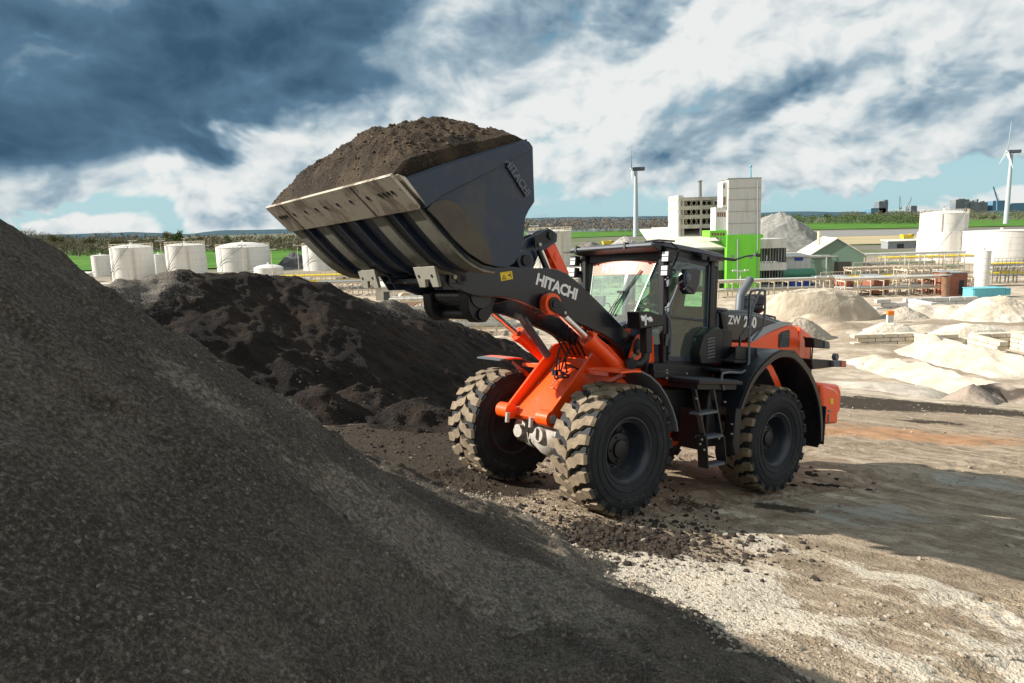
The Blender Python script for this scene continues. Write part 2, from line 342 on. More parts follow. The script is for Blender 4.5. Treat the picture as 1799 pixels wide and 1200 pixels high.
def text_mesh(body, size, bold=0.0, extrude=0.003, space=1.0):
    """vertices (baseline at the origin, centred) and faces of a lettering"""
    c = bpy.data.curves.new("t", 'FONT'); c.body = body; c.size = size; c.extrude = extrude; c.offset = bold
    c.align_x = 'CENTER'; c.align_y = 'CENTER'; c.space_character = space; c.resolution_u = 3
    o = bpy.data.objects.new("t", c); S.collection.objects.link(o)
    me = bpy.data.meshes.new_from_object(o.evaluated_get(bpy.context.evaluated_depsgraph_get()))
    V = np.array([v.co[:] for v in me.vertices]); F = [tuple(p.vertices) for p in me.polygons]
    bpy.data.objects.remove(o); bpy.data.curves.remove(c); bpy.data.meshes.remove(me); return V, F
def lettering(mb, body, size, origin, xdir, ydir, mi=0, **k):
    V, F = text_mesh(body, size, **k); x = np.array(xdir, float); x /= np.linalg.norm(x)
    y = np.array(ydir, float); y -= x * (x @ y); y /= np.linalg.norm(y); z = np.cross(x, y)
    mb.add(np.array(origin, float) + V[:, :1] * x + V[:, 1:2] * y + V[:, 2:3] * z, F, mi); return mb
# ------------------------------------------------------------------ numpy noise
def _hash(ix, iy, seed):
    h = (ix.astype(np.int64) * 374761393 + iy.astype(np.int64) * 668265263 + seed * 1442695041) & 0xFFFFFFFF
    h = ((h ^ (h >> 13)) * 1274126177) & 0xFFFFFFFF; return ((h ^ (h >> 16)) & 0xFFFF) / 65535.0
def vnoise(x, y, seed=0):
    x0 = np.floor(x); y0 = np.floor(y); fx = x - x0; fy = y - y0; fx = fx * fx * (3 - 2 * fx); fy = fy * fy * (3 - 2 * fy)
    a = _hash(x0, y0, seed); b = _hash(x0 + 1, y0, seed); c = _hash(x0, y0 + 1, seed); d = _hash(x0 + 1, y0 + 1, seed)
    return (a * (1 - fx) + b * fx) * (1 - fy) + (c * (1 - fx) + d * fx) * fy
def fbm(x, y, oct=5, seed=0, gain=0.5, ridge=False):
    t = 0; a = 1; s = 0
    for i in range(oct):
        n = vnoise(x * 2 ** i + 17.3 * i, y * 2 ** i - 9.1 * i, seed + i)
        n = (1 - np.abs(2 * n - 1)) if ridge else n
        t = t + a * n; s += a; a *= gain
    return t / s - 0.5
# ------------------------------------------------------------------ terrain
YARD = -9.2
def ramp_plane(x, y): return 1.641 - 0.09895 * x - 0.15437 * y
def T(x, y):
    x = np.asarray(x, float); y = np.asarray(y, float)
    zp = ramp_plane(x, y); zp = 2.6 - np.logaddexp(0, (2.6 - zp) / 0.35) * 0.35
    zp = 2.6 - (2.6 - zp) if False else np.minimum(ramp_plane(x, y), 2.6)
    w = 1.1; return YARD + w * np.logaddexp(0, (zp - YARD) / w)
def G(px, py, extra=0.0, zf=T):
    """the spot of ground under a line of sight, in metres"""
    r = ray(px, py); t = 3.0; prev = t
    while t < 9000:
        p = EYEP + r * t
        if p[2] <= zf(p[0], p[1]) + extra:
            a, b = prev, t
            for _ in range(40):
                m = (a + b) / 2; p = EYEP + r * m
                if p[2] <= zf(p[0], p[1]) + extra: b = m
                else: a = m
            return EYEP + r * b
        prev = t; t *= 1.02
    return EYEP + r * t
def at(px, py, depth): return EYEP + ray(px, py) * depth
def mpp(p): return (np.array(p) - EYEP) @ CF / FPX     # metres per photograph pixel at that distance
HFWD = None
# ------------------------------------------------------------------ ground sheet
def bump2(x, y, cx, cy, rx, ry, rot, h):
    c, s = cos(radians(rot)), sin(radians(rot)); u = ((x - cx) * c + (y - cy) * s) / rx; v = (-(x - cx) * s + (y - cy) * c) / ry
    return h * np.exp(-(u * u + v * v))
MOUNDS = []
for (a, b, w, h_, dpt) in [(1385, 540, 90, 30, 8), (1440, 575, 60, 26, 6)]:
    p = G(a, b); k = mpp(p); MOUNDS.append((p[0], p[1], w * k * .5, dpt, 8, h_ * k * 0.85))
_h = (cos(radians(38.4)), sin(radians(38.4)))
TRK = [(.46 + .86, 9.28 - .68 * 1.4, _h[0], _h[1], .004), (.46 - .86 , 9.28 + .68 * 1.3, _h[0], _h[1], .006), (3.0, 5.4, .97, .24, -.01), (2.2, 3.9, .93, .37, .012), (4.4, 12.2, .99, .10, .006), (-2.5, 7.0, .45, .89, .02)]
def T2(x, y):
    z = T(x, y); d = np.hypot(x, y)
    for m in MOUNDS: z = z + bump2(x, y, *m)
    near = np.exp(-np.maximum(d - 14, 0) / 30)
    lx, ly = -(cos(radians(38.4))), -(sin(radians(38.4)))
    along = x * lx + y * ly; across = -x * ly + y * lx
    z = z + near * (0.10 * fbm(x * .35, y * .35, 3, 3) + 0.045 * fbm(x * 1.6, y * 1.6, 5, 5)) + 0.35 * (1 - near) * fbm(x * .06, y * .06, 5, 8) * np.clip((400 - d) / 300, 0, 1)
    rut = np.sin(across * 7.0 + 3 * fbm(x * .3, y * .3, 2, 9)) * (0.5 + fbm(x * .5, y * .5, 2, 12))
    z = z + 0.014 * np.exp(-np.maximum(d - 25, 0) / 25) * rut
    for (ox, oy, dx_, dy_, cv) in TRK:
        u = (x - ox) * dx_ + (y - oy) * dy_; v = -(x - ox) * dy_ + (y - oy) * dx_ + cv * u * u
        m_ = np.clip((.33 - np.abs(v)) / .06, 0, 1) * np.clip(u / 1.5, 0, 1) * (d < 40)
        z = z + m_ * (-.022 + .020 * np.tanh(3 * np.sin(u * 2 * pi / .24 + np.abs(v) * 9)) * (np.abs(v) > .05)) + .02 * np.exp(-((np.abs(v) - .40) / .07) ** 2) * (m_ * 0 + 1) * np.clip(u / 1.5, 0, 1) * (d < 40)
    z = z + .30 * (1 - near) * fbm(x * .45, y * .45, 4, 15, ridge=True) * np.clip((140 - d) / 60, 0, 1)
    return z
rs = [0.6]
while rs[-1] < 70: rs.append(rs[-1] * 1.0105 if rs[-1] > 3 else rs[-1] * 1.03)
while rs[-1] < 9000: rs.append(rs[-1] * 1.03)
rs = np.array(rs)
th = np.concatenate([np.arange(-46, 46, 0.17), np.arange(46, 314.01, 4.0)]); th = radians(1) * th
Rr, Th = np.meshgrid(rs, th, indexing='ij'); GX = Rr * np.sin(Th); GY = Rr * np.cos(Th)
GZ = T2(GX, GY)
def stains(b, vec, lst):
    """soft irregular patches lying at fixed places on the ground"""
    return gauss_sum(b, vec, lst)
def gs(px, py, wpx, hpx, amp, rot=0):
    """ellipse on the ground covering that patch of the photograph"""
    p = G(px, py); a = G(px + wpx, py - 0.03 * wpx); c = G(px, py - hpx)
    return (float(p[0]), float(p[1]), float(max(np.linalg.norm((a - p)[:2]), .05)), float(max(np.linalg.norm((c - p)[:2]), .05)), rot, amp)
def ground_material():
    m = bpy.data.materials.new("trodden_ground"); m.use_nodes = True
    b = NB(m.node_tree); p = b.n['Principled BSDF']; g = b.new('ShaderNodeTexCoord').outputs['Object']
    dw = b.vmath('SUBTRACT', b.noise(g, 0.9, 5, 0.65, 0, 'Color'), (0.5, 0.5, 0.5)); gd = b.vmath('ADD', g, b.vmath('SCALE', dw, 1.2))
    dwf = b.vmath('SUBTRACT', b.noise(g, .12, 4, 0.6, 0, 'Color'), (0.5, 0.5, 0.5)); gf = b.vmath('ADD', g, b.vmath('SCALE', dwf, 9.0))
    q1, q2 = G(1500, 1000), G(1700, 1058); A1 = math.degrees(math.atan2(q2[1] - q1[1], q2[0] - q1[0])); q1, q2 = G(1350, 960), G(1700, 880); A2 = math.degrees(math.atan2(q2[1] - q1[1], q2[0] - q1[0]))
    streak = b.stretch(gd, A1, 5.0)
    s1 = b.noise(streak, 2.2, 7, 0.66, 0.4); s2 = b.noise(b.stretch(g, A2, 4.5), 5.5, 5, 0.66, 0.2)
    n0 = b.noise(g, 0.35, 5, 0.6); n1 = b.noise(g, 3.0, 6, 0.72); n2 = b.noise(g, 26.0, 4, 0.7); vo = None
    base = b.mix(b.smooth(n1, 0.35, 0.7), (0.19, 0.142, 0.095), (0.35, 0.275, 0.19))
    base = b.mix(b.smooth(s1, 0.42, 0.66), base, (0.45, 0.365, 0.265))
    base = b.mix(b.math('MULTIPLY', b.smooth(s2, 0.52, 0.7), 0.5), base, (0.13, 0.092, 0.056))
    # pale gravel patches
    pale = stains(b, gd, [gs(1250, 1030, 170, 60, 1.0), gs(1150, 1000, 60, 30, .8), gs(1330, 945, 60, 18, .9), gs(1560, 1020, 60, 22, .8), gs(1760, 1100, 90, 50, 1.0), gs(1600, 990, 90, 16, .5), gs(1300, 905, 110, 10, .6), gs(1480, 870, 70, 5, .6), gs(1720, 850, 50, 8, .5),
                          gs(1380, 1090, 90, 30, .7), gs(1700, 925, 110, 16, .5), gs(1550, 1160, 60, 30, .5), gs(1780, 1180, 60, 40, .8)])
    pm = b.smooth(b.math('ADD', pale, b.math('MULTIPLY', b.math('SUBTRACT', b.math('ADD', b.math('MULTIPLY', n1, .5), b.math('MULTIPLY', s1, 1.0)), 0.75), 3.2)), 0.42, 0.80)
    speck = b.smooth(n2, 0.35, 0.6)
    base = b.mix(b.math('MULTIPLY', b.smooth(b.noise(g, 55.0, 2, 0.8), 0.56, 0.66), 0.55), base, (0.045, 0.033, 0.022))
    base = b.mix(b.math('MULTIPLY', b.smooth(b.noise(g, 43.0, 2, 0.8), 0.60, 0.68), 0.6), base, (0.50, 0.44, 0.35))
    base = b.mix(b.math('MULTIPLY', pm, b.math('MULTIPLY_ADD', speck, 0.45, 0.55)), base, (0.52, 0.465, 0.375))
    grey = stains(b, gd, [gs(1500, 900, 150, 22, .9), gs(1720, 850, 70, 12, .9), gs(1450, 960, 90, 18, .5)])
    base = b.mix(b.math('MULTIPLY', b.smooth(b.math('ADD', grey, b.math('MULTIPLY', b.math('SUBTRACT', s1, .5), 2.2)), 0.5, 0.8), 0.7), base, (0.34, 0.34, 0.30))
    # orange clay tracks
    cl = stains(b, gd, [gs(1540, 765, 150, 7, 1.0), gs(1500, 748, 60, 6, .6), gs(1700, 770, 120, 8, .5), gs(1300, 960, 90, 16, .35), gs(1640, 745, 60, 5, .5)])
    base = b.mix(b.math('MULTIPLY', b.smooth(b.math('ADD', cl, b.math('MULTIPLY', b.math('SUBTRACT', s1, .52), 3.4)), 0.35, 1.0), 0.6), base, (0.42, 0.19, 0.075))
    # dark spilt soil
    dk = stains(b, gd, [gs(1090, 945, 95, 26, 1.5), gs(1380, 893, 50, 7, 1.0), gs(1210, 880, 60, 14, .6), gs(1560, 706, 75, 6, 1.2), gs(1700, 722, 110, 4, 1.2), gs(1640, 744, 36, 3, .9), gs(1500, 715, 50, 4, .9), gs(820, 845, 60, 18, .8), gs(700, 800, 150, 34, 1.3), gs(620, 770, 90, 16, 1.2), gs(780, 760, 130, 30, 1.1), gs(900, 860, 80, 20, .7), gs(850, 740, 90, 30, .9)])
    dm = b.smooth(b.math('ADD', dk, b.math('MULTIPLY', b.math('SUBTRACT', b.math('ADD', n1, b.math('MULTIPLY', n2, .6)), 0.8), 1.7)), 0.42, 0.62)
    # lower yard : pale crushed stone and sand, darker haul roads
    gx = b.new('ShaderNodeSeparateXYZ'); b.put(gx.inputs[0], g); y = gx.outputs[1]
    yd = b.smooth(b.math('ADD', y, b.math('MULTIPLY', dwf, 0)) if False else y, 26, 40)
    n4 = b.noise(g, 0.5, 5, 0.65); n5 = b.noise(b.stretch(g, 12, 5.0), .55, 5, .65, .3)
    yard = b.mix(b.smooth(n4, 0.38, 0.66), (0.34, 0.275, 0.20), (0.54, 0.47, 0.375))
    yard = b.mix(b.smooth(n5, 0.46, 0.66), yard, (0.29, 0.225, 0.155))
    yard = b.mix(b.math('MULTIPLY', b.smooth(n1, 0.55, 0.7), 0.5), yard, (0.68, 0.62, 0.53))
    wht = stains(b, gf, [gs(1540, 680, 100, 8, .8), gs(1740, 690, 90, 6, .7), gs(1680, 550, 120, 8, .9), gs(1750, 535, 60, 16, 1.0)])
    yard = b.mix(b.math('MULTIPLY', b.smooth(wht, .3, .7), .8), yard, (0.70, 0.64, 0.54))
    yard = b.mix(b.math('MULTIPLY', b.smooth(stains(b, gf, [gs(1640, 572, 240, 7, 1.2), gs(1600, 622, 60, 6, 1), gs(1730, 650, 120, 7, 1.0), gs(1560, 610, 60, 5, .8)]), .3, .7), .75), yard, (0.23, 0.185, 0.135))
    base = b.mix(yd, base, yard)
    base = b.mix(dm, base, b.mix(speck, (0.022, 0.016, 0.011), (0.06, 0.045, 0.03)))
    far = b.smooth(y, 170, 260); nf = b.noise(g, 0.02, 5, 0.6)
    base = b.mix(far, base, b.mix(b.smooth(nf, .45, .6), (0.16, 0.15, 0.12), (0.10, 0.13, 0.05)))
    b.put(p.inputs['Base Color'], base); p.inputs['Roughness'].default_value = 0.95; p.inputs['Specular IOR Level'].default_value = 0.2
    hgt = b.math('ADD', b.math('MULTIPLY', b.noise(g, 30.0, 2, 0.7), 0.6), b.math('MULTIPLY', b.noise(g, 3.0, 4, 0.72), 1.2))
    bm_ = b.new('ShaderNodeBump'); bm_.inputs['Strength'].default_value = 0.9; bm_.inputs['Distance'].default_value = 0.05
    b.put(bm_.inputs['Height'], hgt); b.put(p.inputs['Normal'], bm_.outputs[0]); return m
i0 = np.arange(GX.shape[0] * (GX.shape[1])).reshape(GX.shape)
ground = grid_obj("ground", GX, GY, GZ, ground_material()); tag(ground, kind='structure')
# ------------------------------------------------------------------ stockpiles beside and behind the loader
def heap_material(name, c1, c2, c3, sc=1.0, patches=None, pcol=(0.2, 0.18, 0.15), bd=0.04, bs=1.0, spec=0.25, attr=None):
    m = bpy.data.materials.new(name); m.use_nodes = True
    b = NB(m.node_tree); p = b.n['Principled BSDF']; g = b.new('ShaderNodeTexCoord').outputs['Object']
    n1 = b.noise(g, 1.1 * sc, 5, 0.65, 0.3); n2 = b.noise(g, 24 * sc, 4, 0.72); vc = b.voro(g, 60 * sc, out='Color')
    sepc = b.new('ShaderNodeSeparateColor'); b.l.new(vc, sepc.inputs[0])
    c = b.mix(b.smooth(n1, 0.4, 0.62), c1, c2)
    k = b.math('MULTIPLY', b.smooth(n2, 0.5, 0.68), b.smooth(sepc.outputs[0], 0.55, 0.9))
    c = b.mix(k, c, c3)
    if patches:
        dw = b.vmath('SUBTRACT', b.noise(g, 1.2, 6, 0.7, 0, 'Color'), (0.5, 0.5, 0.5))
        st = stains(b, b.vmath('ADD', g, b.vmath('SCALE', dw, 1.6)), patches)
        pk = b.smooth(b.math('ADD', st, b.math('MULTIPLY', b.math('SUBTRACT', n2, .5), 1.6)), .35, .8)
        c = b.mix(b.math('MULTIPLY', pk, b.math('MULTIPLY_ADD', b.smooth(sepc.outputs[1], 0.2, 0.8), 0.6, 0.4)), c, pcol)
    if attr:
        gr = b.noise(g, 52.0, 3, 0.8); g2 = b.noise(g, 17.0, 4, 0.75)
        c = b.mix(b.math('MULTIPLY', b.smooth(gr, 0.56, 0.40), 0.6), c, (0.012, 0.010, 0.008)); c = b.mix(b.math('MULTIPLY', b.smooth(gr, 0.54, 0.68), 0.8), c, (0.17, 0.15, 0.125))
        c = b.mix(b.math('MULTIPLY', b.smooth(g2, 0.50, 0.36), 0.28), c, (0.016, 0.013, 0.010)); c = b.mix(b.math('MULTIPLY', b.smooth(g2, 0.55, 0.68), 0.28), c, (0.13, 0.11, 0.088))
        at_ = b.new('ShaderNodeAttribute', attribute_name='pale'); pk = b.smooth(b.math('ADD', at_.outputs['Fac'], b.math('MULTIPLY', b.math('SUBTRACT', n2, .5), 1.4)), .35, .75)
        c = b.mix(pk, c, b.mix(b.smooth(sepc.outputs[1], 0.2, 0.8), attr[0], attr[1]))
    b.put(p.inputs['Base Color'], c); p.inputs['Roughness'].default_value = 0.92; p.inputs['Specular IOR Level'].default_value = spec
    h = b.math('ADD', b.math('MULTIPLY', b.noise(g, 34 * sc, 3, 0.75), 0.7 * bs), b.math('MULTIPLY', b.noise(g, 6 * sc, 4, 0.7), 0.8))
    q = b.new('ShaderNodeBump'); q.inputs['Strength'].default_value = 1.0; q.inputs['Distance'].default_value = bd
    b.put(q.inputs['Height'], h); b.put(p.inputs['Normal'], q.outputs[0]); return m
# --- near pile: a cone off to the left whose flank runs down in front of the camera, with an apron at its foot
KA = 0.80
_n = np.cross(ray(0, 400), ray(565, 765)); _n = _n / np.linalg.norm(_n) * np.sign(_n[2])
KA = math.hypot(_n[0], _n[1]) / _n[2]; dA = np.array([_n[0], _n[1]]) / math.hypot(_n[0], _n[1])
PG = EYEP + ray(562, 762) * 5.7
APEX = np.array([PG[0] - dA[0] * 5.2, PG[1] - dA[1] * 5.2, PG[2] + KA * 5.2])
APX = []
for ax_, ay_ in (): APX.append((ax_, ay_, EYE - (_n[0] * ax_ + _n[1] * ay_) / _n[2]))
print('heap A slope', KA, 'dir', dA, 'apex', APEX)
BL = np.array([[-6.5, 16.8], [-3.65, 12.83], [-1.78, 10.37], [-.82, 9.09], [.27, 7.77], [.62, 7.05], [1.22, 5.55], [1.75, 4.5], [2.5, 3.0], [3.6, .8], [4.4, -2]])
def sdist(x, y, PL):
    """distance to a polyline, positive on its left-hand (camera) side"""
    best = np.full(x.shape, 1e9); sg = np.ones(x.shape)
    for a, b_ in zip(PL[:-1], PL[1:]):
        e = b_ - a; L2 = e @ e; t = np.clip(((x - a[0]) * e[0] + (y - a[1]) * e[1]) / L2, 0, 1)
        qx = a[0] + t * e[0]; qy = a[1] + t * e[1]; d_ = np.hypot(x - qx, y - qy)
        cr = e[0] * (y - a[1]) - e[1] * (x - a[0]); u = d_ < best; best = np.where(u, d_, best); sg = np.where(u, np.sign(cr), sg)
    return best * sg
def heapA(x, y):
    r = np.hypot(x - APEX[0], y - APEX[1]); cone = APEX[2] - KA * r
    for q in APX: cone = np.maximum(cone, q[2] - KA * np.hypot(x - q[0], y - q[1]))
    cone = cone + 0.10 * fbm(x * .55, y * .55, 3, 21) * np.clip((r - 1) / 3, 0, 1)
    s = -sdist(x, y, BL); s = s + 0.35 * fbm(x * 1.1, y * 1.1, 4, 31)
    base = ramp_plane(x, y)
    ap = base + np.where(s > 0, 0.55 * np.exp(-((s - 1.7) / 1.15) ** 2) + .12 * (1 - np.exp(-s * 2.0)) - .55 * math.exp(-2.185), s * 0.8) - 0.05
    w = 0.10; z = w * np.logaddexp(cone / w, ap / w)
    clod = np.clip(fbm(x * 3.1, y * 3.1, 4, 41), 0.0, 1) ** 1.3
    z = z + 0.10 * fbm(x * 2.2, y * 2.2, 4, 44) + 0.30 * clod + 0.10 * fbm(np.arctan2(y - APEX[1], x - APEX[0]) * 9, r * .45, 4, 52, ridge=True) + 0.07 * fbm(x * 1.2 + 4, y * 1.2, 3, 49, ridge=True) * np.clip((r - 1) / 3, 0, 1) + 0.05 * fbm(x * 8, y * 8, 3, 47, ridge=True) + 0.028 * (vnoise(x * 22, y * 22, 5) - .5)
    return z
xs = np.concatenate([np.arange(-17, -8, .15), np.arange(-8, 6.0, 0.04)]); ys = np.arange(-1.5, 17.5, 0.04); X, Y = np.meshgrid(xs, ys)
ZA = heapA(X, Y)
for line in ([(80, 636), (130, 662), (175, 690), (235, 722), (275, 760), (300, 782), (335, 815)], [(150, 760), (215, 778)], [(20, 560), (60, 600)]):
    q_ = np.array([G(*p_, zf=lambda x, y: float(heapA(np.array([x]), np.array([y]))[0]))[:2] for p_ in line])
    d_ = np.abs(sdist(X, Y, q_)) + .05 * (fbm(X * 4, Y * 4, 3, 91)); ZA = ZA - .075 * np.exp(-(np.maximum(d_, 0) / .045) ** 2)
ZA = np.minimum(ZA, 13.0)
keep = ZA > ramp_plane(X, Y) - 0.22
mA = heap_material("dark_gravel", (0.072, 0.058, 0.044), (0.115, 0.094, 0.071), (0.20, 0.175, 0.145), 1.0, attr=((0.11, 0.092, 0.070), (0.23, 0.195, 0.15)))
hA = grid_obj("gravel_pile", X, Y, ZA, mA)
_s = -sdist(X, Y, BL); _pale = np.clip((1.7 - _s) / 1.4, 0, 1) * np.clip(.55 + 2.4 * fbm(X * .9, Y * .9, 4, 77), 0, 1.3)  # sunlit fringe along the pile's foot painted in as paler gravel
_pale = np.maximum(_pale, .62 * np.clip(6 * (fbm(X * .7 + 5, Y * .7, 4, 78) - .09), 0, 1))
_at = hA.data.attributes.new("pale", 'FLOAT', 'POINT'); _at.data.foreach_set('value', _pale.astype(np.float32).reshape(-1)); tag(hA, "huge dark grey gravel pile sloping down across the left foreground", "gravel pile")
# --- dark pile behind, tipped soil; crest falls to the right
CRP = [(60, 540, 14.5), (160, 520, 16), (235, 497, 17), (330, 483, 18), (400, 480, 19), (480, 480, 20), (560, 496, 21), (640, 523, 22.5), (700, 538, 24), (760, 552, 25), (830, 580, 26.5), (880, 602, 28), (930, 628, 30), (980, 655, 33)]
CR3 = np.array([at(*c) for c in CRP])
def heapB(x, y):
    z = np.full(x.shape, -99.0)
    for a, b_ in zip(CR3[:-1], CR3[1:]):
        e = (b_ - a)[:2]; L2 = e @ e; t = np.clip(((x - a[0]) * e[0] + (y - a[1]) * e[1]) / L2, 0, 1)
        d_ = np.hypot(x - a[0] - t * e[0], y - a[1] - t * e[1]); zz = a[2] + t * (b_[2] - a[2])
        dd = np.sqrt(d_ * d_ + 0.12) - 0.34
        z = np.maximum(z, zz - 0.66 * dd)
    n = fbm(x * .45, y * .45, 4, 61)
    z = z + 0.45 * n + 0.22 * fbm(x * 1.4, y * 1.4, 4, 63, ridge=True) + 0.10 * fbm(x * 4, y * 4, 4, 66)
    # tipped hummocks at the toe
    for (px, py, r_, h_) in [(540, 705, .55, .55), (600, 700, .9, .55), (655, 695, .9, .6), (720, 712, .8, .5), (770, 700, .7, .5), (560, 735, .8, .4), (640, 730, 1.1, .4), (740, 745, 1.0, .3), (690, 690, .8, .5), (800, 690, .8, .5), (835, 660, .8, .5), (870, 650, .8, .5)]:
        p = HB[(px, py)]; q = ((x - p[0]) ** 2 + (y - p[1]) ** 2) / (r_ * r_)
        z = np.maximum(z, ramp_plane(x, y) - 0.12 + h_ * 2.0 * np.exp(-q) + 0.3 * fbm(x * 1.8, y * 1.8, 4, 70, ridge=True))
    z = z + 0.03 * (vnoise(x * 14, y * 14, 6) - .5)
    return z
HB = {k: G(*k) for k in [(540, 705), (600, 700), (655, 695), (720, 712), (770, 700), (560, 735), (640, 730), (740, 745), (690, 690), (800, 690), (835, 660), (870, 650)]}
xs = np.arange(-19, 6.0, 0.06); ys = np.arange(11, 40, 0.06); X, Y = np.meshgrid(xs, ys)
ZB = heapB(X, Y); keep = ZB > ramp_plane(X, Y) - 0.15
mB = heap_material("black_soil", (0.014, 0.010, 0.0075), (0.034, 0.021, 0.0135), (0.08, 0.064, 0.048), 0.8,
                   [(float(CR3[2][0]), float(CR3[2][1]), 1.3, 1.3, 0, 1.1), (float(CR3[9][0]) , float(CR3[9][1]), 2.6, 1.0, 60, .6), (float(CR3[7][0]), float(CR3[7][1]), 1.6, 1.2, 60, .5)], (0.27, 0.24, 0.20), bd=0.10, bs=1.6)
hB = grid_obj("soil_pile", X, Y, ZB, mB, keep); tag(hB, "long black soil pile behind the wheel loader with a brown crest", "soil pile")
# ------------------------------------------------------------------ loose stones
def stones(name, pts, sizes, m, seed=1):
    r = np.random.default_rng(seed); n = len(pts)
    t = (1 + 5 ** .5) / 2
    B = np.array([(-1, t, 0), (1, t, 0), (-1, -t, 0), (1, -t, 0), (0, -1, t), (0, 1, t), (0, -1, -t), (0, 1, -t), (t, 0, -1), (t, 0, 1), (-t, 0, -1), (-t, 0, 1)]) / 1.9
    BF = np.array([(0, 11, 5), (0, 5, 1), (0, 1, 7), (0, 7, 10), (0, 10, 11), (1, 5, 9), (5, 11, 4), (11, 10, 2), (10, 7, 6), (7, 1, 8), (3, 9, 4), (3, 4, 2), (3, 2, 6), (3, 6, 8), (3, 8, 9), (4, 9, 5), (2, 4, 11), (6, 2, 10), (8, 6, 7), (9, 8, 1)])
    V = B[None] * r.uniform(.65, 1.25, (n, 12, 1)) * r.uniform(.6, 1.3, (n, 1, 3)) * np.asarray(sizes)[:, None, None]
    a = r.uniform(0, 2 * pi, n); c, s = np.cos(a)[:, None], np.sin(a)[:, None]
    x = V[..., 0] * c - V[..., 1] * s; y = V[..., 0] * s + V[..., 1] * c
    V = np.stack([x, y, V[..., 2] * .8], -1) + np.asarray(pts)[:, None]
    F = BF[None] + 12 * np.arange(n)[:, None, None]
    return tri_obj(name, V.reshape(-1, 3), F.reshape(-1, 3), m)
stone_m = mat("stone_grey", (0.06, 0.052, 0.042), 0.85, col2=(0.20, 0.18, 0.15), nscale=7, noise_lo=.42, noise_hi=.6)
stone_p = mat("stone_pale", (0.33, 0.285, 0.225), 0.85, col2=(0.15, 0.125, 0.095), nscale=6, noise_lo=.5, noise_hi=.6)
r_ = np.random.default_rng(3); n = 26000
px = r_.uniform(-6, 4.2, n); py = r_.uniform(1.2, 13.5, n); z = heapA(px, py)
ok = (z > ramp_plane(px, py) - .02) & (r_.uniform(0, 1, n) < .25 + .75 * (fbm(px * 1.2, py * 1.2, 3, 90) > 0.02)); px, py, z = px[ok], py[ok], z[ok]
sz = 0.0045 + 0.010 * r_.uniform(0, 1, len(px)) ** 4
tag(stones("loose_gravel", np.stack([px, py, z], 1), sz, stone_m), kind='stuff')
n = 15000; px = r_.uniform(-1, 6.5, n); py = r_.uniform(3.2, 9, n); dd = sdist(px, py, BL)
ok = (dd > -.3) & (np.hypot((px - 1.3) / 1.1, (py - 7.35) / .7) > 1) & (r_.uniform(0, 1, n) < np.exp(-np.maximum(dd, 0) / 0.7)); px, py = px[ok], py[ok]; z = np.maximum(T2(px, py), heapA(px, py))
sz = 0.007 + 0.020 * r_.uniform(0, 1, len(px)) ** 4
tag(stones("loose_pale_gravel", np.stack([px, py, z + .004], 1), sz, stone_p, 2), kind='stuff')
n = 2600; px = r_.uniform(-2, 24, n); py = r_.uniform(5, 34, n); z = T2(px, py)
tag(stones("scattered_stones", np.stack([px, py, z + .004], 1), 0.010 + 0.045 * r_.uniform(0, 1, n) ** 6, stone_p, 5), kind='stuff')
clod_m = mat("soil_clod", (0.022, 0.015, 0.010), 0.95, col2=(0.05, 0.036, 0.024), nscale=6)
r_ = np.random.default_rng(9); n = 5200; px = r_.uniform(-5, 2.6, n); py = r_.uniform(6.6, 17, n)
px[:1500] = r_.normal(1.3, .75, 1500); py[:1500] = r_.normal(7.35, .45, 1500)
ok = sdist(px, py, BL) > -.1; px, py = px[ok], py[ok]; z = np.maximum(T2(px, py), heapB(px, py))
tag(stones("soil_clods", np.stack([px, py, z + .003], 1), 0.010 + 0.040 * r_.uniform(0, 1, len(px)) ** 4, clod_m, 7), kind='stuff')
# ------------------------------------------------------------------ wheel loader (local axes: x forward, y left, z up)
def rotation_rows(yaw, mp, mr):
    a, b, c = np.radians([yaw, mp, mr])
    h = np.array([-np.cos(a), -np.sin(a), 0]); l = np.array([-h[1], h[0], 0]); u = np.array([0, 0, 1.])
    h2 = h * np.cos(b) + u * np.sin(b); u2 = u * np.cos(b) - h * np.sin(b)
    l3 = l * np.cos(c) + u2 * np.sin(c); u3 = u2 * np.cos(c) - l * np.sin(c)
    return np.stack([h2, l3, u3])
LM = rotation_rows(38.419, 9.84, 3.353); LO = np.array([0.457, 9.279, 0.163])
L = bpy.data.objects.new("wheel_loader", None); S.collection.objects.link(L)
L.matrix_world = Matrix([[*LM.T[i], LO[i]] for i in range(3)] + [[0, 0, 0, 1]])
tag(L, "orange and black articulated wheel loader with its soil filled bucket raised", "wheel loader")
LC = LM @ (EYEP - LO)
def P(px, py, y):          # point of the plane y = const of the machine seen at that spot of the photograph -> (x, z)
    l = LM @ ray(px, py); t = (y - LC[1]) / l[1]; q = LC + l * t; return (float(q[0]), float(q[2]))
def P3(px, py, y): a = P(px, py, y); return (a[0], y, a[1])
WB, RT = 3.35, 0.775
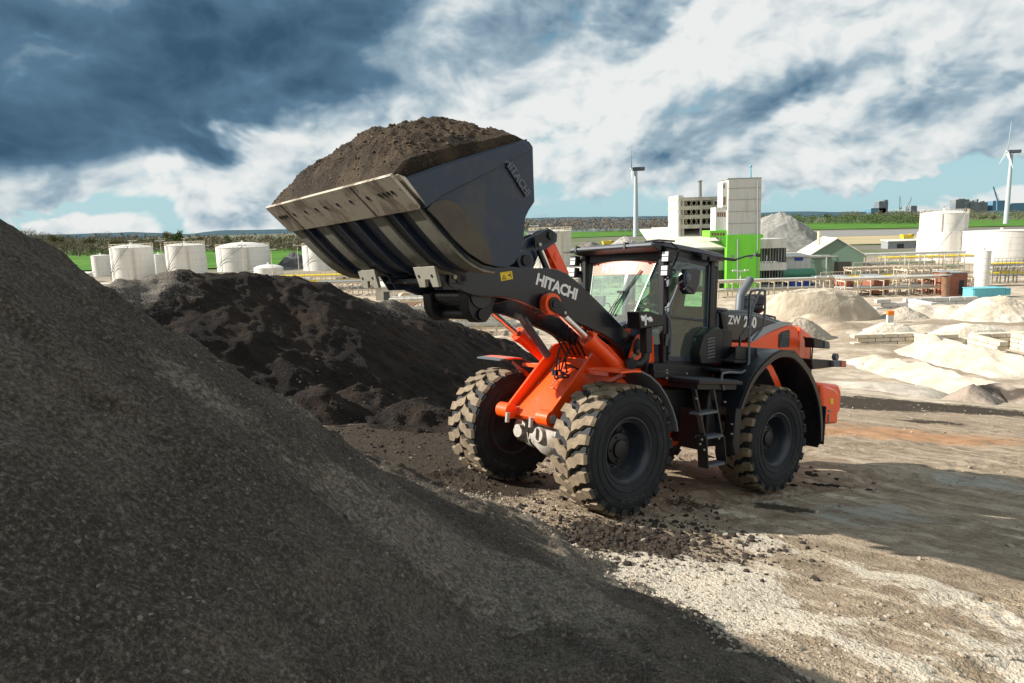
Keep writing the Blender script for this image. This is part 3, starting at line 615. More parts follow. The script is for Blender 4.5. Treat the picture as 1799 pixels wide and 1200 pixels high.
# ---- tyres
def tyre_mesh():
    m = MB(); w = .30
    prof = [(.40, -.225), (.42, -.255), (.47, -.285), (.55, -.307), (.63, -.31), (.70, -.298), (.745, -.283), (.763, -.27), (.765, -.15), (.768, 0), (.765, .15), (.763, .27), (.745, .283), (.70, .298), (.63, .31), (.55, .307), (.47, .285), (.42, .255), (.40, .225)]
    m.lathe(prof, (0, 0, 0), (0, 1, 0), 96, 0)
    for s in (-1, 1):      # moulded rings on the side walls
        for r_, t_ in ((.50, .298), (.60, .311), (.685, .302), (.735, .287)):
            m.lathe([(r_ - .006, s * (t_ - .002)), (r_ - .002, s * (t_ + .006)), (r_ + .002, s * (t_ + .006)), (r_ + .006, s * (t_ - .002))], (0, 0, 0), (0, 1, 0), 96, 0)
    N = 22
    def cylpt(u, v, r): return (r * sin(u), v, r * cos(u))
    du = 2 * pi / N
    for s in (-1, 1):
        for k in range(N):
            u0 = (k + (0.5 if s > 0 else 0)) * du
            # S-shaped lug from the centre line to the shoulder : (offset along the rim in lug pitches, width coordinate)
            A = [(.62, .015), (.36, .075), (.30, .125), (.05, .185), (.02, .285)]
            Bq = [(.02 - .02, -.005), (-.18, .045), (-.26, .12), (-.46, .17), (-.50, .275)]
            A = [(.64, .02), (.42, .08), (.40, .135), (.13, .19), (.09, .29)]
            Bq = [(.10, -.012), (-.12, .05), (-.16, .115), (-.42, .165), (-.47, .285)]
            Bo = [cylpt(u0 + a * du, s * v, RT - .016) for a, v in A]; To = [cylpt(u0 + a * du * .93 , s * (v * .985), .812 - .004 * (i == 4)) for i, (a, v) in enumerate(A)]
            Bi = [cylpt(u0 + a * du, s * v, RT - .016) for a, v in Bq]; Ti = [cylpt(u0 + a * du * .93, s * (v * .985), .812 - .004 * (i == 4)) for i, (a, v) in enumerate(Bq)]
            V = Bo + To + Bi + Ti; n = 5; F = []
            for i in range(4):
                F += [(i, i + 1, n + i + 1, n + i), (2 * n + i + 1, 2 * n + i, 3 * n + i, 3 * n + i + 1), (n + i, n + i + 1, 3 * n + i + 1, 3 * n + i)]
            F += [(0, n, 3 * n, 2 * n)]
            m.add(V, F, 1)
            # shoulder end running down the side wall
            e = [cylpt(u0 + .09 * du, s * .287, .790), cylpt(u0 - .47 * du, s * .283, .790)]
            q = [cylpt(u0 + .05 * du, s * .300, .705), cylpt(u0 - .36 * du, s * .300, .705)]
            t2 = [cylpt(u0 + .09 * du * .93, s * .29 * .985, .808), cylpt(u0 - .47 * du * .93, s * .285 * .985, .808)]
            o = [cylpt(u0 + .07 * du, s * .313, .775), cylpt(u0 - .42 * du, s * .313, .775)]
            V = [t2[0], t2[1], o[1], o[0], q[1], q[0], e[0], e[1]]
            m.add(V, [(0, 1, 2, 3)], 1); m.add(V, [(3, 2, 4, 5), (0, 3, 5, 6), (1, 7, 4, 2)], 0)
    # moulded lettering low on the outer wall
    for word, ctr in (("MICHELIN", pi),):
        for j, ch in enumerate(word):
            a = ctr - (j - 3.5) * .085; V, F = text_mesh(ch, .075, .001, .003)
            d_ = np.array([sin(a), 0, cos(a)]); t_ = np.array([cos(a), 0, -sin(a)])
            for s in (1, -1):
                x = -t_ * s; m.add(d_ * .60 + np.array([0, s * .312, 0]) + V[:, :1] * (x) + V[:, 1:2] * d_ + V[:, 2:3] * np.array([0, s, 0]), F, 2)
    return m.mesh("tyre", [rubber, treadm, mat("tyre_lettering", (0.06, 0.06, 0.062), .6)], sharp=30)
def rim_mesh():
    m = MB()
    m.lathe([(.405, .19), (.425, .235), (.418, .262), (.398, .262), (.385, .235), (.37, .225), (.352, .20), (.335, .12), (.325, .02), (.30, -.02), (.285, -.02), (.20, -.03), (.0, -.03)], (0, 0, 0), (0, 1, 0), 64)
    m.lathe([(.40, -.19), (.425, -.25), (.39, -.25), (.36, -.1), (.34, -.03), (.0, -.05)], (0, 0, 0), (0, 1, 0), 48)
    m.lathe([(.352, .205), (.358, .214), (.35, .218), (.342, .205)], (0, 0, 0), (0, 1, 0), 64)
    return m.mesh("rim", [rimm], sharp=40)
def hub_mesh():
    m = MB(); m.lathe([(.205, -.03), (.205, .07), (.19, .09), (.12, .10), (.11, .13), (.06, .14), (0, .14)], (0, 0, 0), (0, 1, 0), 40)
    for k in range(5): a = 2 * pi * k / 5; m.cyl((.15 * cos(a), .08, .15 * sin(a)), (.15 * cos(a), .115, .15 * sin(a)), .014, seg=6)
    return m.mesh("hub", [black], sharp=40)
def nut_mesh():
    m = MB(); m.cyl((0, -.03, 0), (0, .012, 0), .017, .013, seg=6); return m.mesh("wheel_nut", [greypl], sharp=30)
TY, RI, HU, NU = tyre_mesh(), rim_mesh(), hub_mesh(), nut_mesh()
for x in (0, -WB):
    for s in (1, -1):
        w = bpy.data.objects.new("wheel", None); S.collection.objects.link(w); w.parent = L
        w.location = (x, s * 1.10, .805); w.rotation_euler = (0, radians(7 + 40 * (x != 0) + 13 * (s < 0)), 0 if s > 0 else pi)
        for nm, me in (("tyre", TY), ("rim", RI), ("hub", HU)):
            o = bpy.data.objects.new(nm, me); S.collection.objects.link(o); o.parent = w
        for k in range(16):
            a = 2 * pi * k / 16; o = bpy.data.objects.new("wheel_nut", NU); S.collection.objects.link(o); o.parent = w; o.location = (.245 * cos(a), 0, .245 * sin(a))
# ---- axles
m = MB(); m.lathe([(.20, -.62), (.20, -.50), (.17, -.48), (.17, -.30), (.22, -.26), (.25, -.16), (.25, .16), (.22, .26), (.17, .30), (.17, .48), (.20, .50), (.20, .62)], (0, 0, .80), (0, 1, 0), 32)
m.lathe([(.28, -.02), (.28, .12), (.22, .20), (.12, .24), (.10, .30), (0, .30)], (0, 0, .80), (1, 0, 0), 32)
for s in (-1, 1):
    m.lathe([(.24, 0), (.24, .10), (.20, .13)], (0, s * .27, .80), (0, s, 0), 32)
    m.box((.16, s * .33, .83), (.12, .20, .26)); m.cyl((.1, s * .42, .80), (.30, s * .42, .80), .09, seg=20)
for k in range(10): a = 2 * pi * k / 10; m.cyl((.1, .24 * cos(a), .80 + .24 * sin(a)), (.15, .24 * cos(a), .80 + .24 * sin(a)), .018, seg=6)
m.build("front_axle", [axlegrey], L, .008)
m = MB(); m.lathe([(.19, -.75), (.19, -.30), (.26, -.2), (.26, .2), (.19, .30), (.19, .75)], (-WB, 0, .80), (0, 1, 0), 28); m.lathe([(.27, 0), (.25, .18), (.1, .24), (.1, .6)], (-WB, 0, .8), (1, 0, 0), 24)
m.build("rear_axle", [black], L)
# ---- front frame
m = MB()
yl = .40
bl = P(975, 745, yl); br = P(908, 724, -yl); tl = P(1062, 640, yl); tr = P(992, 602, -yl)
xb, zb = .47, 1.05; xt, zt = (-.38, 1.86)
pl = [(xb, zb), (xt, zt), (xt - .05, zt - .05), (xb - .05, zb - .05)]
m.prism(pl, -yl + .03, yl - .03)
side = [(xb + .10, zb - .04), (xb + .11, zb + .06), (xb + .0, zb + .15), (xt + .12, zt + .16), (xt - .1, zt + .22), (-.72, 2.0), (-.80, 2.30), (-.98, 2.34), (-1.10, 2.25), (-1.12, 1.9), (-1.02, 1.55), (-1.02, .62), (-.30, .62), (-.25, .95), (.0, 1.02), (.25, .95)]
for s in (-1, 1): m.prism(side, s * yl, s * (yl + .045))
m.box((-.62, 0, .95), (.8, .76, .55)); m.box((-.75, 0, 1.55), (.10, .78, .9)); m.box((-1.0, 0, .75), (.2, .7, .12)); m.box((-1.0, 0, 1.95), (.2, .7, .12))
# outer lugs carrying the arm pivots
for s in (-1, 1):
    po = [P(*q, .62) for q in [(1093, 650), (1108, 600), (1115, 588), (1128, 584), (1140, 590), (1142, 640), (1138, 652)]]
    m.prism(po, s * .655, s * .705)
    m.box((po[0][0] - .18, s * .56, 1.72), (.42, .26, .05))
    m.box((po[5][0] - .03, s * .56, 1.98), (.05, .26, .52))
# lower pin lugs
for s in (-1, 1):
    m.cyl((xb + .06, s * .30, zb + .04), (xb + .06, s * .52, zb + .04), .105, seg=28)
m.build("front_frame", [orange], L, .006)
m = MB()
for s in (-1, 1):
    m.cyl((xb + .06, s * .525, zb + .04), (xb + .06, s * .545, zb + .04), .055, seg=24); m.cyl((xb + .17, s * .24, zb - .1), (xb + .17, s * .24, zb + .03), .03, seg=12)
build_each(m, "frame_pin", [axlegrey], L)
m = MB()  # bolts and handle on the sloping plate
nn = np.array([zt - zb, 0, xb - xt]); nn = nn / np.linalg.norm(nn); dn = np.array([xb - xt, 0, zb - zt]); dn /= np.linalg.norm(dn)
def on_plate(t, y, h=0): q = np.array([xt, y, zt]) + dn * t * np.hypot(xb - xt, zb - zt) + nn * h; return q
for t_ in (.25, .5, .9):
    m.cyl(on_plate(t_, .33), on_plate(t_, .33, .018), .014, seg=8); m.cyl(on_plate(t_, -.33), on_plate(t_, -.33, .018), .014, seg=8)
m.tube([on_plate(.42, -.02), on_plate(.42, -.02, .04), on_plate(.55, -.02, .04), on_plate(.55, .08, .04), on_plate(.55, .08, 0)], .008, 8)
build_each(m, "plate_bolt", [steel2], L)
# hydraulic hoses tumbling over the plate
m = MB()
for k, (a, b_) in enumerate([((978, 640), (975, 665)), ((985, 628), (990, 662)), ((996, 622), (1000, 668)), ((1004, 610), (985, 655)), ((1040, 636), (1005, 660)), ((1048, 630), (1010, 664)), ((1030, 655), (995, 640)), ((990, 600), (978, 650))]):
    y0 = -.12 + .05 * k; p0 = np.array(P3(*a, y0)); p1 = np.array(P3(*b_, y0 + .04)); mid = (p0 + p1) / 2 + np.array([.05, 0, .02 - .05 * (k % 2)])
    pts = [p0, p0 * .6 + mid * .4 + np.array([.02, 0, .0]), mid, mid * .4 + p1 * .6, p1, p1 + np.array([-.10, .05, -.03])]
    m.tube(pts, .012, 8)
m.tube([P3(1040, 645, .1), P3(1010, 655, .1), P3(998, 663, .1), P3(980, 662, -.05)], .014, 8); m.box(P3(997, 660, .0), (.10, .16, .05)); m.box(P3(975, 655, -.1), (.06, .08, .08))
for k in range(5):
    y0 = -.2 + .1 * k; m.tube([(-.45, y0, 2.05), (-.35, y0, 2.25), (-.2, y0 * .8, 2.32), (-.12, y0, 2.12), (-.3, y0, 1.9)], .014, 8)
for k, (a, c_) in enumerate([((1045, 590), (1062, 560)), ((1052, 600), (1070, 575)), ((1040, 605), (1060, 600)), ((1058, 585), (1078, 590)), ((1068, 600), (1045, 618)), ((1035, 580), (1052, 572))]):
    a3 = np.array(P3(*a, .1 - .06 * k)); c3 = np.array(P3(*c_, -.1 + .06 * k)); m.tube([a3, (a3 + c3) / 2 + np.array([.06, 0, .06]), c3], .013, 8)
m.box(P3(1052, 592, 0), (.16, .3, .10)); m.box(P3(1066, 606, -.05), (.12, .25, .10)); m.cyl(P3(1050, 575, -.1), P3(1050, 575, .1), .05, seg=14)
m.tube([P3(1058, 540, -.2), P3(1062, 533, -.2), P3(1070, 533, -.2), P3(1074, 545, -.2), P3(1074, 560, -.2)], .012, 8)
build_each(m, "hydraulic_hose", [black], L)
m = MB()
for (a, y0) in [((1048, 598), .1), ((1056, 604), .0), ((1044, 608), .15), ((1063, 594), -.1), ((1038, 600), 0), ((1054, 580), -.05)]:
    c_ = np.array(P3(*a, y0)); m.cyl(c_, c_ + np.array([.05, 0, .02]), .022, seg=8); m.cyl(c_ + np.array([0, .03, 0]), c_ + np.array([.03, .05, .05]), .014, seg=8)
build_each(m, "hose_fitting", [steel2], L)
# ---- lift arms
out = [(785, 480), (793, 477), (812, 473), (840, 471), (858, 471), (872, 467), (883, 464), (900, 469), (920, 471), (960, 471), (978, 473), (996, 480), (1012, 493), (1040, 519), (1070, 549), (1100, 580), (1122, 598), (1128, 612), (1124, 626), (1112, 632), (1100, 628), (1090, 612), (1075, 597), (1060, 588), (1030, 574), (1000, 562), (975, 554), (950, 545), (925, 533), (905, 526), (880, 522), (850, 521), (832, 519), (815, 513), (800, 506), (786, 504), (778, 494)]
arm_p = [P(a, b_, .60) for a, b_ in out]
for s in (1, -1):
    m = MB(); m.prism(arm_p, s * .50, s * .60)
    c = P(797, 489, .60); m.cyl((c[0] + .02, s * .48, c[1]), (c[0] + .02, s * .66, c[1]), .105, seg=28)
    b0 = P(966, 533, .60); m.cyl((b0[0], s * .42, b0[1]), (b0[0], s * .62, b0[1]), .15, seg=32)
    c2 = P(1113, 612, .60); m.cyl((c2[0], s * .44, c2[1]), (c2[0], s * .66, c2[1]), .13, seg=28)
    a_ = m.build("lift_arm", [charcoal], L, .010)
    m = MB(); k = P(791, 487, .6); k2 = P(805, 488, .6)   # pin retainer plate, bolt
    m.prism([(k[0] + .07, k[1] - .07), (k[0] + .07, k[1] + .07), (k2[0] - .05, k2[1] + .08), (k2[0] - .09, k2[1]), (k2[0] - .05, k2[1] - .07)], s * .662, s * .685)
    m.build("pin_plate", [charcoal], a_, .006)
    m = MB(); m.cyl((k[0] + .005, s * .685, k[1]), (k[0] + .005, s * .705, k[1]), .027, seg=6); m.build("bolt", [steel], a_)
    m = MB(); m.cyl((k2[0], s * .685, k2[1]), (k2[0], s * .70, k2[1]), .05, seg=24); m.build("pin_cap", [black], a_, .004)
    if s > 0:
        m = MB(); o0 = np.array(P3(979, 505, .604)); e0 = np.array(P3(930, 485, .604)); e1 = np.array(P3(1028, 524, .604)); n0 = np.array(P3(979, 520, .604))
        lettering(m, "HITACHI", .190, o0, e1 - e0, o0 - n0, bold=.0075, extrude=.001, space=.95); m.build("arm_lettering", [whitep], a_)
        m = MB(); q = [P(878, 479, .6), P(899, 476, .6), P(901, 490, .6), P(880, 494, .6)]; m.prism(q, .601, .604); stk = m.build("warning_sticker", [yellow], a_)
        m = MB(); u_ = np.array(q[1]) - np.array(q[0]); v_ = np.array(q[3]) - np.array(q[0]); o_ = np.array(q[0])
        f_ = lambda a, b_: tuple(o_ + u_ * a + v_ * b_)
        m.prism([f_(.1, .85), f_(.28, .3), f_(.46, .85)], .6042, .6052); m.prism([f_(.85, .15), f_(.90, .15), f_(.90, .8), f_(.85, .8)], .6042, .6052); m.prism([f_(.6, .45), f_(.8, .3), f_(.8, .6)], .6042, .6052)
        m.build("sticker_print", [black], stk)
        m = MB(); m.prism([f_(.19, .76), f_(.28, .46), f_(.37, .76)], .6054, .606); m.build("sticker_triangle", [yellow], stk)
ct = P(848, 540, 0)
m = MB(); m.cyl((ct[0] + .40, -.5, ct[1] + .12), (ct[0] + .40, .5, ct[1] + .12), .15, seg=32)
x_, z_ = ct[0] + .40, ct[1] + .12
m.prism([(x_ + .18, z_ + .10), (x_ - .5, z_ + .28), (x_ - .9, z_ + .12), (x_ - .5, z_ - .05), (x_ - .12, z_ - .16)], -.24, -.17); m.prism([(x_ + .18, z_ + .10), (x_ - .5, z_ + .28), (x_ - .9, z_ + .12), (x_ - .5, z_ - .05), (x_ - .12, z_ - .16)], .17, .24)
m.build("arm_cross_tube", [charcoal], L, .01)
# black hanging pivot housing under the arm nose
m = MB(); hp = [P(a, b_, .5) for a, b_ in [(822, 515), (825, 545), (831, 558), (842, 567), (856, 566), (864, 556), (868, 540), (874, 525), (880, 520)]]
m.prism(hp, .30, .48); m.prism([(a + .0, b_) for a, b_ in hp], -.48, -.30); m.cyl((hp[3][0] + .06 - .1, -.5, hp[3][1] + .10), (hp[3][0] - .04, .52, hp[3][1] + .10), .07, seg=20)
m.build("arm_pivot_housing", [black], L, .012)
# ---- lift cylinders
def strut(p0, p1, r, seg=20, **k): m = MB(); m.cyl(p0, p1, r, seg=seg); return m
for s in (1, -1):
    y = s * .70
    b0 = P(967, 534, .70); e0 = P(1096, 655, .70); g0 = P(1023, 606, .70)
    A = np.array([b0[0], y, b0[1]]); E = np.array([e0[0] , y, e0[1]]); Gd = A + (E - A) * 0.47
    dct = (E - A) / np.linalg.norm(E - A)
    m = MB(); m.cyl(Gd, E, .088, seg=28); m.cyl(Gd, Gd + dct * .07, .108, seg=28); m.cyl(Gd + dct * .07, Gd + dct * .11, .098, seg=28)
    pu = np.cross(dct, [0, 1, 0]); m.tube([Gd + dct * .10 + pu * -.1, Gd + dct * .35 + pu * -.115, E - dct * .1 + pu * -.1], .016, 8); m.box(Gd + dct * .09 - pu * .10, (.06, .06, .06))
    for j in range(8): a = 2 * pi * j / 8; c_ = Gd + .088 * (cos(a) * pu + sin(a) * np.array([0, 1, 0])); m.cyl(c_ - dct * .015, c_ + dct * .01, .011, seg=6)
    cyl = m.build("lift_cylinder", [orange], L, .004)
    m = MB(); m.cyl(A + dct * .10, Gd + dct * .02, .045, seg=24); m.build("piston_rod", [chrome], cyl)
    m = MB(); m.lathe([(.075, -.055), (.128, -.055), (.135, 0), (.128, .055), (.075, .055)], A, (0, 1, 0), 32); m.bar(A + dct * .09, A + dct * .19, .09, .11); m.build("rod_eye", [orange], cyl)
    m = MB(); ends = [A + dct * t_ for t_ in (0, .17)]; pr = []
    for c_, a0 in ((A, pi), (A + dct * .20, 0)):
        th0 = math.atan2(dct[2], dct[0]); rr_ = .085 if c_ is A else .055
        for j in range(7): t_ = th0 + (pi / 2 + pi * j / 6 if c_ is A else -pi / 2 + pi * j / 6); pr.append((c_[0] + rr_ * cos(t_), c_[2] + rr_ * sin(t_)))
    m.prism(pr, y + s * .058, y + s * .085); m.cyl(A + np.array([0, s * .085, 0]), A + np.array([0, s * .1, 0]), .045, seg=20); m.build("pin_plate", [black], cyl, .004)
    m = MB(); c_ = A + dct * .19; m.cyl(c_ + np.array([0, s * .085, 0]), c_ + np.array([0, s * .105, 0]), .022, seg=6); m.build("bolt", [steel], cyl)
# ---- tilt linkage
bc = [P(a, b_, 0.0) for a, b_ in [(905, 436), (915, 420), (940, 410), (957, 404), (968, 412), (967, 426), (950, 437), (935, 450), (926, 470), (936, 490), (930, 500), (905, 500), (893, 480), (893, 455)]]
m = MB(); m.prism(bc, -.13, -.07); m.prism(bc, .07, .13)
tp = P(959, 414, .13); m.cyl((tp[0], -.17, tp[1]), (tp[0], .19, tp[1]), .085, seg=28)
bp = P(912, 458, .13); m.cyl((bp[0], -.2, bp[1]), (bp[0], .26, bp[1]), .13, seg=28)
bell = m.build("bell_crank", [bucketpaint], L, .01)
m = MB(); pp = P(948, 426, .2); m.prism([(pp[0] + .09, pp[1] - .09), (pp[0] + .10, pp[1] + .05), (tp[0] + .04, tp[1] + .08), (tp[0] - .07, tp[1] + .03), (tp[0] - .05, tp[1] - .07)], .195, .22); m.cyl((tp[0], .22, tp[1]), (tp[0], .245, tp[1]), .055, seg=20); m.build("pin_plate", [black], bell, .005)
m = MB(); m.cyl((pp[0] + .02, .22, pp[1] - .03), (pp[0] + .02, .245, pp[1] - .03), .025, seg=6); m.build("bolt", [steel], bell)
m = MB(); m.cyl((bp[0], .26, bp[1]), (bp[0], .29, bp[1]), .07, seg=24); m.build("pin_cap", [black], bell, .005)
TA = np.array([tp[0], 0, tp[1]]); q = P(1010, 530, 0.0); TE = np.array([q[0] - .25, 0, q[1] - .25]); td = (TE - TA) / np.linalg.norm(TE - TA)
m = MB(); m.cyl(TA + td * .30, TE, .095, seg=28); m.cyl(TA + td * .30, TA + td * .37, .115, seg=28); tc_ = m.build("tilt_cylinder", [orange], L, .004)
m = MB(); m.prism([P(957, 430, 0.1), P(973, 422, .1), P(1000, 480, .1), P(982, 480, .1)], -.1, .1); m.build("cylinder_guard", [orange], tc_, .006)
m = MB(); m.cyl(TA, TA + td * .32, .05, seg=20); m.cyl(P3(951, 440, .16), P3(966, 476, .16), .028, seg=14); build_each(m, "piston_rod", [chrome], tc_)
m = MB(); m.cyl(P3(946, 440, .2), P3(960, 476, .2), .03, seg=12); m.build("hose", [black], tc_)
# lower link from the frame seen under the arm
m = MB(); m.cyl(P3(918, 560, -.25), P3(962, 625, -.25), .055, seg=20); m.build("tilt_link", [greypl], L)
m = MB(); m.tube([P3(905, 552, -.2), P3(914, 558, -.2), P3(922, 570, -.2)], .025, 10); m.box(P3(910, 556, -.2), (.08, .08, .06)); m.build("grease_block", [steel2], L)
# ---- bucket
def lerp(a, b_, t_): return (a[0] + (b_[0] - a[0]) * t_, a[1] + (b_[1] - a[1]) * t_)
shell = [(3.44, 3.40), (3.22, 3.22), (3.00, 3.04), (2.82, 2.91), (2.66, 2.81), (2.50, 2.755), (2.34, 2.745), (2.22, 2.79), (2.12, 2.88), (2.05, 3.00), (2.02, 3.20), (2.00, 3.45), (1.99, 3.75), (2.0, 3.98), (2.06, 4.12)]
BW = 1.50
m = MB()
def strip(mb, pr, y0, y1, th, mi=0):
    n = len(pr); N = []
    for i in range(n):
        a = np.array(pr[max(i - 1, 0)]); c_ = np.array(pr[min(i + 1, n - 1)]); t_ = c_ - a; t_ = t_ / np.linalg.norm(t_); N.append((-t_[1], t_[0]))
    inn = [(p[0] - nn_[0] * th, p[1] - nn_[1] * th) for p, nn_ in zip(pr, N)]
    V = [(a, y, b_) for y in (y0, y1) for (a, b_) in pr] + [(a, y, b_) for y in (y0, y1) for (a, b_) in inn]
    F = []
    for i in range(n - 1): F += [(i, i + 1, n + i + 1, n + i), (2 * n + i, 3 * n + i, 3 * n + i + 1, 2 * n + i + 1), (i, 2 * n + i, 2 * n + i + 1, i + 1), (n + i, n + i + 1, 3 * n + i + 1, 3 * n + i)]
    F += [(0, n, 3 * n, 2 * n), (n - 1, 3 * n - 1, 4 * n - 1, 2 * n - 1)]
    k = len(mb.sm); mb.add(V, F, mi, True); return mb
strip(m, shell, -BW, BW, .03)
bk = m.build("bucket", [bucketpaint], L, sharp=30)
sidep = [P(a, b_, BW) for a, b_ in [(711, 312), (760, 294), (820, 275), (880, 257), (918, 246), (927, 250), (933, 259), (934, 300), (936, 355), (926, 370), (919, 385), (917, 420), (909, 448), (900, 463), (888, 470), (866, 468), (845, 459), (820, 444), (790, 415), (757, 372), (742, 355)]]
for s in (1, -1):
    m = MB(); m.prism(sidep, s * BW, s * (BW + .03))
    m.build("side_plate", [bucketpaint], bk, .006)
    band = [P(a, b_, BW + .05) for a, b_ in [(714, 314), (780, 291), (918, 248), (930, 258), (932, 262), (850, 307), (800, 332), (775, 345), (748, 366), (737, 352)]]
    m = MB(); m.prism(band, s * (BW + .031), s * (BW + .058)); m.build("side_band", [bucketpaint], bk, .006)
    wear = [P(a, b_, BW + .05) for a, b_ in [(750, 368), (762, 353), (785, 350), (806, 358), (830, 390), (855, 425), (866, 455), (866, 467), (850, 462), (822, 444), (795, 418), (768, 386)]]
    m = MB(); m.prism(wear, s * (BW + .031), s * (BW + .050)); m.build("side_wear_plate", [wearbrown if s > 0 else bucketpaint], bk, .008)
    m = MB(); edge = [P(a, b_, BW + .05) for a, b_ in [(698, 306), (712, 311), (749, 361), (742, 356), (722, 334)]]
    m.prism(edge, s * (BW - .01), s * (BW + .06)); m.build("side_cutter", [steel], bk, .005)
# cutting edge with bolt holes
lip = [(3.575, 3.475), (3.26, 3.235), (3.275, 3.20), (3.60, 3.445)]
holes = []
m = MB(); m.prism(lip, -BW - .02, BW + .02); ce = m.build("cutting_edge", [steel], bk, .004)
el_ = np.array([lip[2][0] - lip[3][0], 0, lip[2][1] - lip[3][1]]); en = np.array([el_[2], 0, -el_[0]]); en /= np.linalg.norm(en); en = en * (1 if en[0] > 0 and en[2] < 0 else -1)
m = MB()
for y in [-1.38, -1.31, -1.24, -1.17, -.95, -.62, -.33, -.10, .20, .50, .86, 1.10, 1.18, 1.26, 1.34]:
    c_ = np.array([lip[3][0], y, lip[3][1]]) + el_ * .42; m.cyl(c_ + en * -.01, c_ + en * .003, .026, seg=14)
for y in (-1.06, .72): c_ = np.array([lip[3][0], y, lip[3][1]]); m.bar(c_ + el_ * .02 + en * .001, c_ + el_ * .98 + en * .001, .008, .006)
build_each(m, "bolt_hole", [black], ce)
# wear strips and ribs below the shell
def under(t0, t1, y, w, th, name, mt, off=.0):
    L_ = [0]; 
    for a, b_ in zip(shell[:-1], shell[1:]): L_.append(L_[-1] + math.dist(a, b_))
    def pt(t_):
        for i in range(len(shell) - 1):
            if L_[i + 1] >= t_: return lerp(shell[i], shell[i + 1], (t_ - L_[i]) / (L_[i + 1] - L_[i]))
        return shell[-1]
    pr = [pt(t0 + (t1 - t0) * i / 9) for i in range(10)]
    m = MB(); pr2 = []
    for i, p_ in enumerate(pr):
        a = np.array(pr[max(i - 1, 0)]); c_ = np.array(pr[min(i + 1, 9)]); d_ = (c_ - a) / np.linalg.norm(c_ - a); pr2.append((p_[0] - (-d_[1]) * 0 - d_[1] * 0 + 0, p_[1]))
    strip(m, pr, y - w / 2, y + w / 2, -th); return m.build(name, mt, bk, sharp=30)
for y in (-1.36, -.65, .65, 1.36): under(.13, 1.32, y, .22, .03, "wear_strip", [steel2])
for y in (-1.0, -.2, .2, 1.0): under(.14, 1.30, y, .035, .045, "rib", [bucketpaint])
# heel plates with notches that hang below the pins
for y in (-.65, .65):
    m = MB(); w = .42; pz, pxx = 2.735, 2.33
    pa = np.array([2.62, 0, 2.755]); pb = np.array([2.50, 0, 2.56])
    pa = np.array([2.66, 0, 2.775]); pb = np.array([2.58, 0, 2.565])
    def qq(u, v): return pa + (pb - pa) * v + np.array([0, y + (u - .5) * w, 0])
    poly = [(0, 0), (1, 0), (1, 1), (.72, 1), (.66, .62), (.44, .62), (.38, 1), (.1, 1)]
    nrm = np.array([.035, 0, -.012]); V = [qq(u, v) for u, v in poly] + [qq(u, v) - nrm for u, v in poly]; n_ = len(poly)
    m.add(V, [tuple(range(n_)), tuple(range(2 * n_ - 1, n_ - 1, -1))] + [(i, n_ + i, n_ + (i + 1) % n_, (i + 1) % n_) for i in range(n_)])
    hp_ = m.build("heel_plate", [steel2], bk, .003)
    m = MB()
    for u in (.2, .8): c_ = qq(u, .45); m.cyl(c_ - nrm * .1, c_ + nrm * .15, .018, seg=12)
    build_each(m, "bolt_hole", [black], hp_)
# hinge brackets behind the shell
for y in (-.62, -.44, .44, .62):
    m = MB(); m.prism([(2.50, 2.75), (2.34, 2.56), (2.16, 2.58), (2.02, 2.72), (1.93, 3.0), (1.93, 3.4), (2.02, 3.4), (2.08, 3.0), (2.2, 2.78)], y - .02, y + .02); m.build("hinge_bracket", [bucketpaint], bk, .006)
m = MB(); m.box((2.28, 0, 2.66), (.25, 1.2, .05)); m.cyl((2.20, -.7, 2.70), (2.20, .7, 2.70), .06, seg=20); m.build("hinge_tube", [black], bk)
# embossed name plate on the side
m = MB(); ny = BW + .055
npq = [P(a, b_, ny) for a, b_ in [(891, 285), (898, 281), (930, 332), (926, 343), (921, 340), (892, 293)]]
m.prism(npq, BW + .031, BW + .05); npl = m.build("name_plate", [bucketpaint], bk, .003)
m = MB(); c0 = np.array(P3(909, 312, BW + .051)); a0 = np.array(P3(896, 291, BW + .051)); a1 = np.array(P3(922, 333, BW + .051)); ux = a1 - a0; uy = np.cross([0, 1, 0], ux) * 1.0
up_ = np.cross(np.array([0, 1., 0]), ux); lettering(m, "HITACHI", .11, c0, ux, -np.cross(ux, [0, 1., 0]) * -1 if False else np.cross([0, 1., 0], ux), bold=.004, extrude=.007)
m.build("embossed_lettering", [greypl], npl)
# spill guard on the back wall
m = MB(); sg_ = [(-1.2, 4.08), (-1.05, 4.22), (-.8, 4.36), (.80, 4.36), (1.05, 4.22), (1.2, 4.08)]
xx = lambda z: 2.03 - (z - 4.1) * .75
V = [(xx(z), y, z) for y, z in sg_] + [(xx(z) + .03, y, z) for y, z in sg_]; n_ = 6
m.add(V, [tuple(range(n_)), tuple(range(2 * n_ - 1, n_ - 1, -1))] + [(i, n_ + i, n_ + (i + 1) % n_, (i + 1) % n_) for i in range(n_)])
sgo = m.build("spill_guard", [greypl], bk, .004)
m = MB(); m.tube([(xx(z) + .01, y, z) for y, z in sg_], .018, 8); m.build("guard_edge", [bucketpaint], sgo)
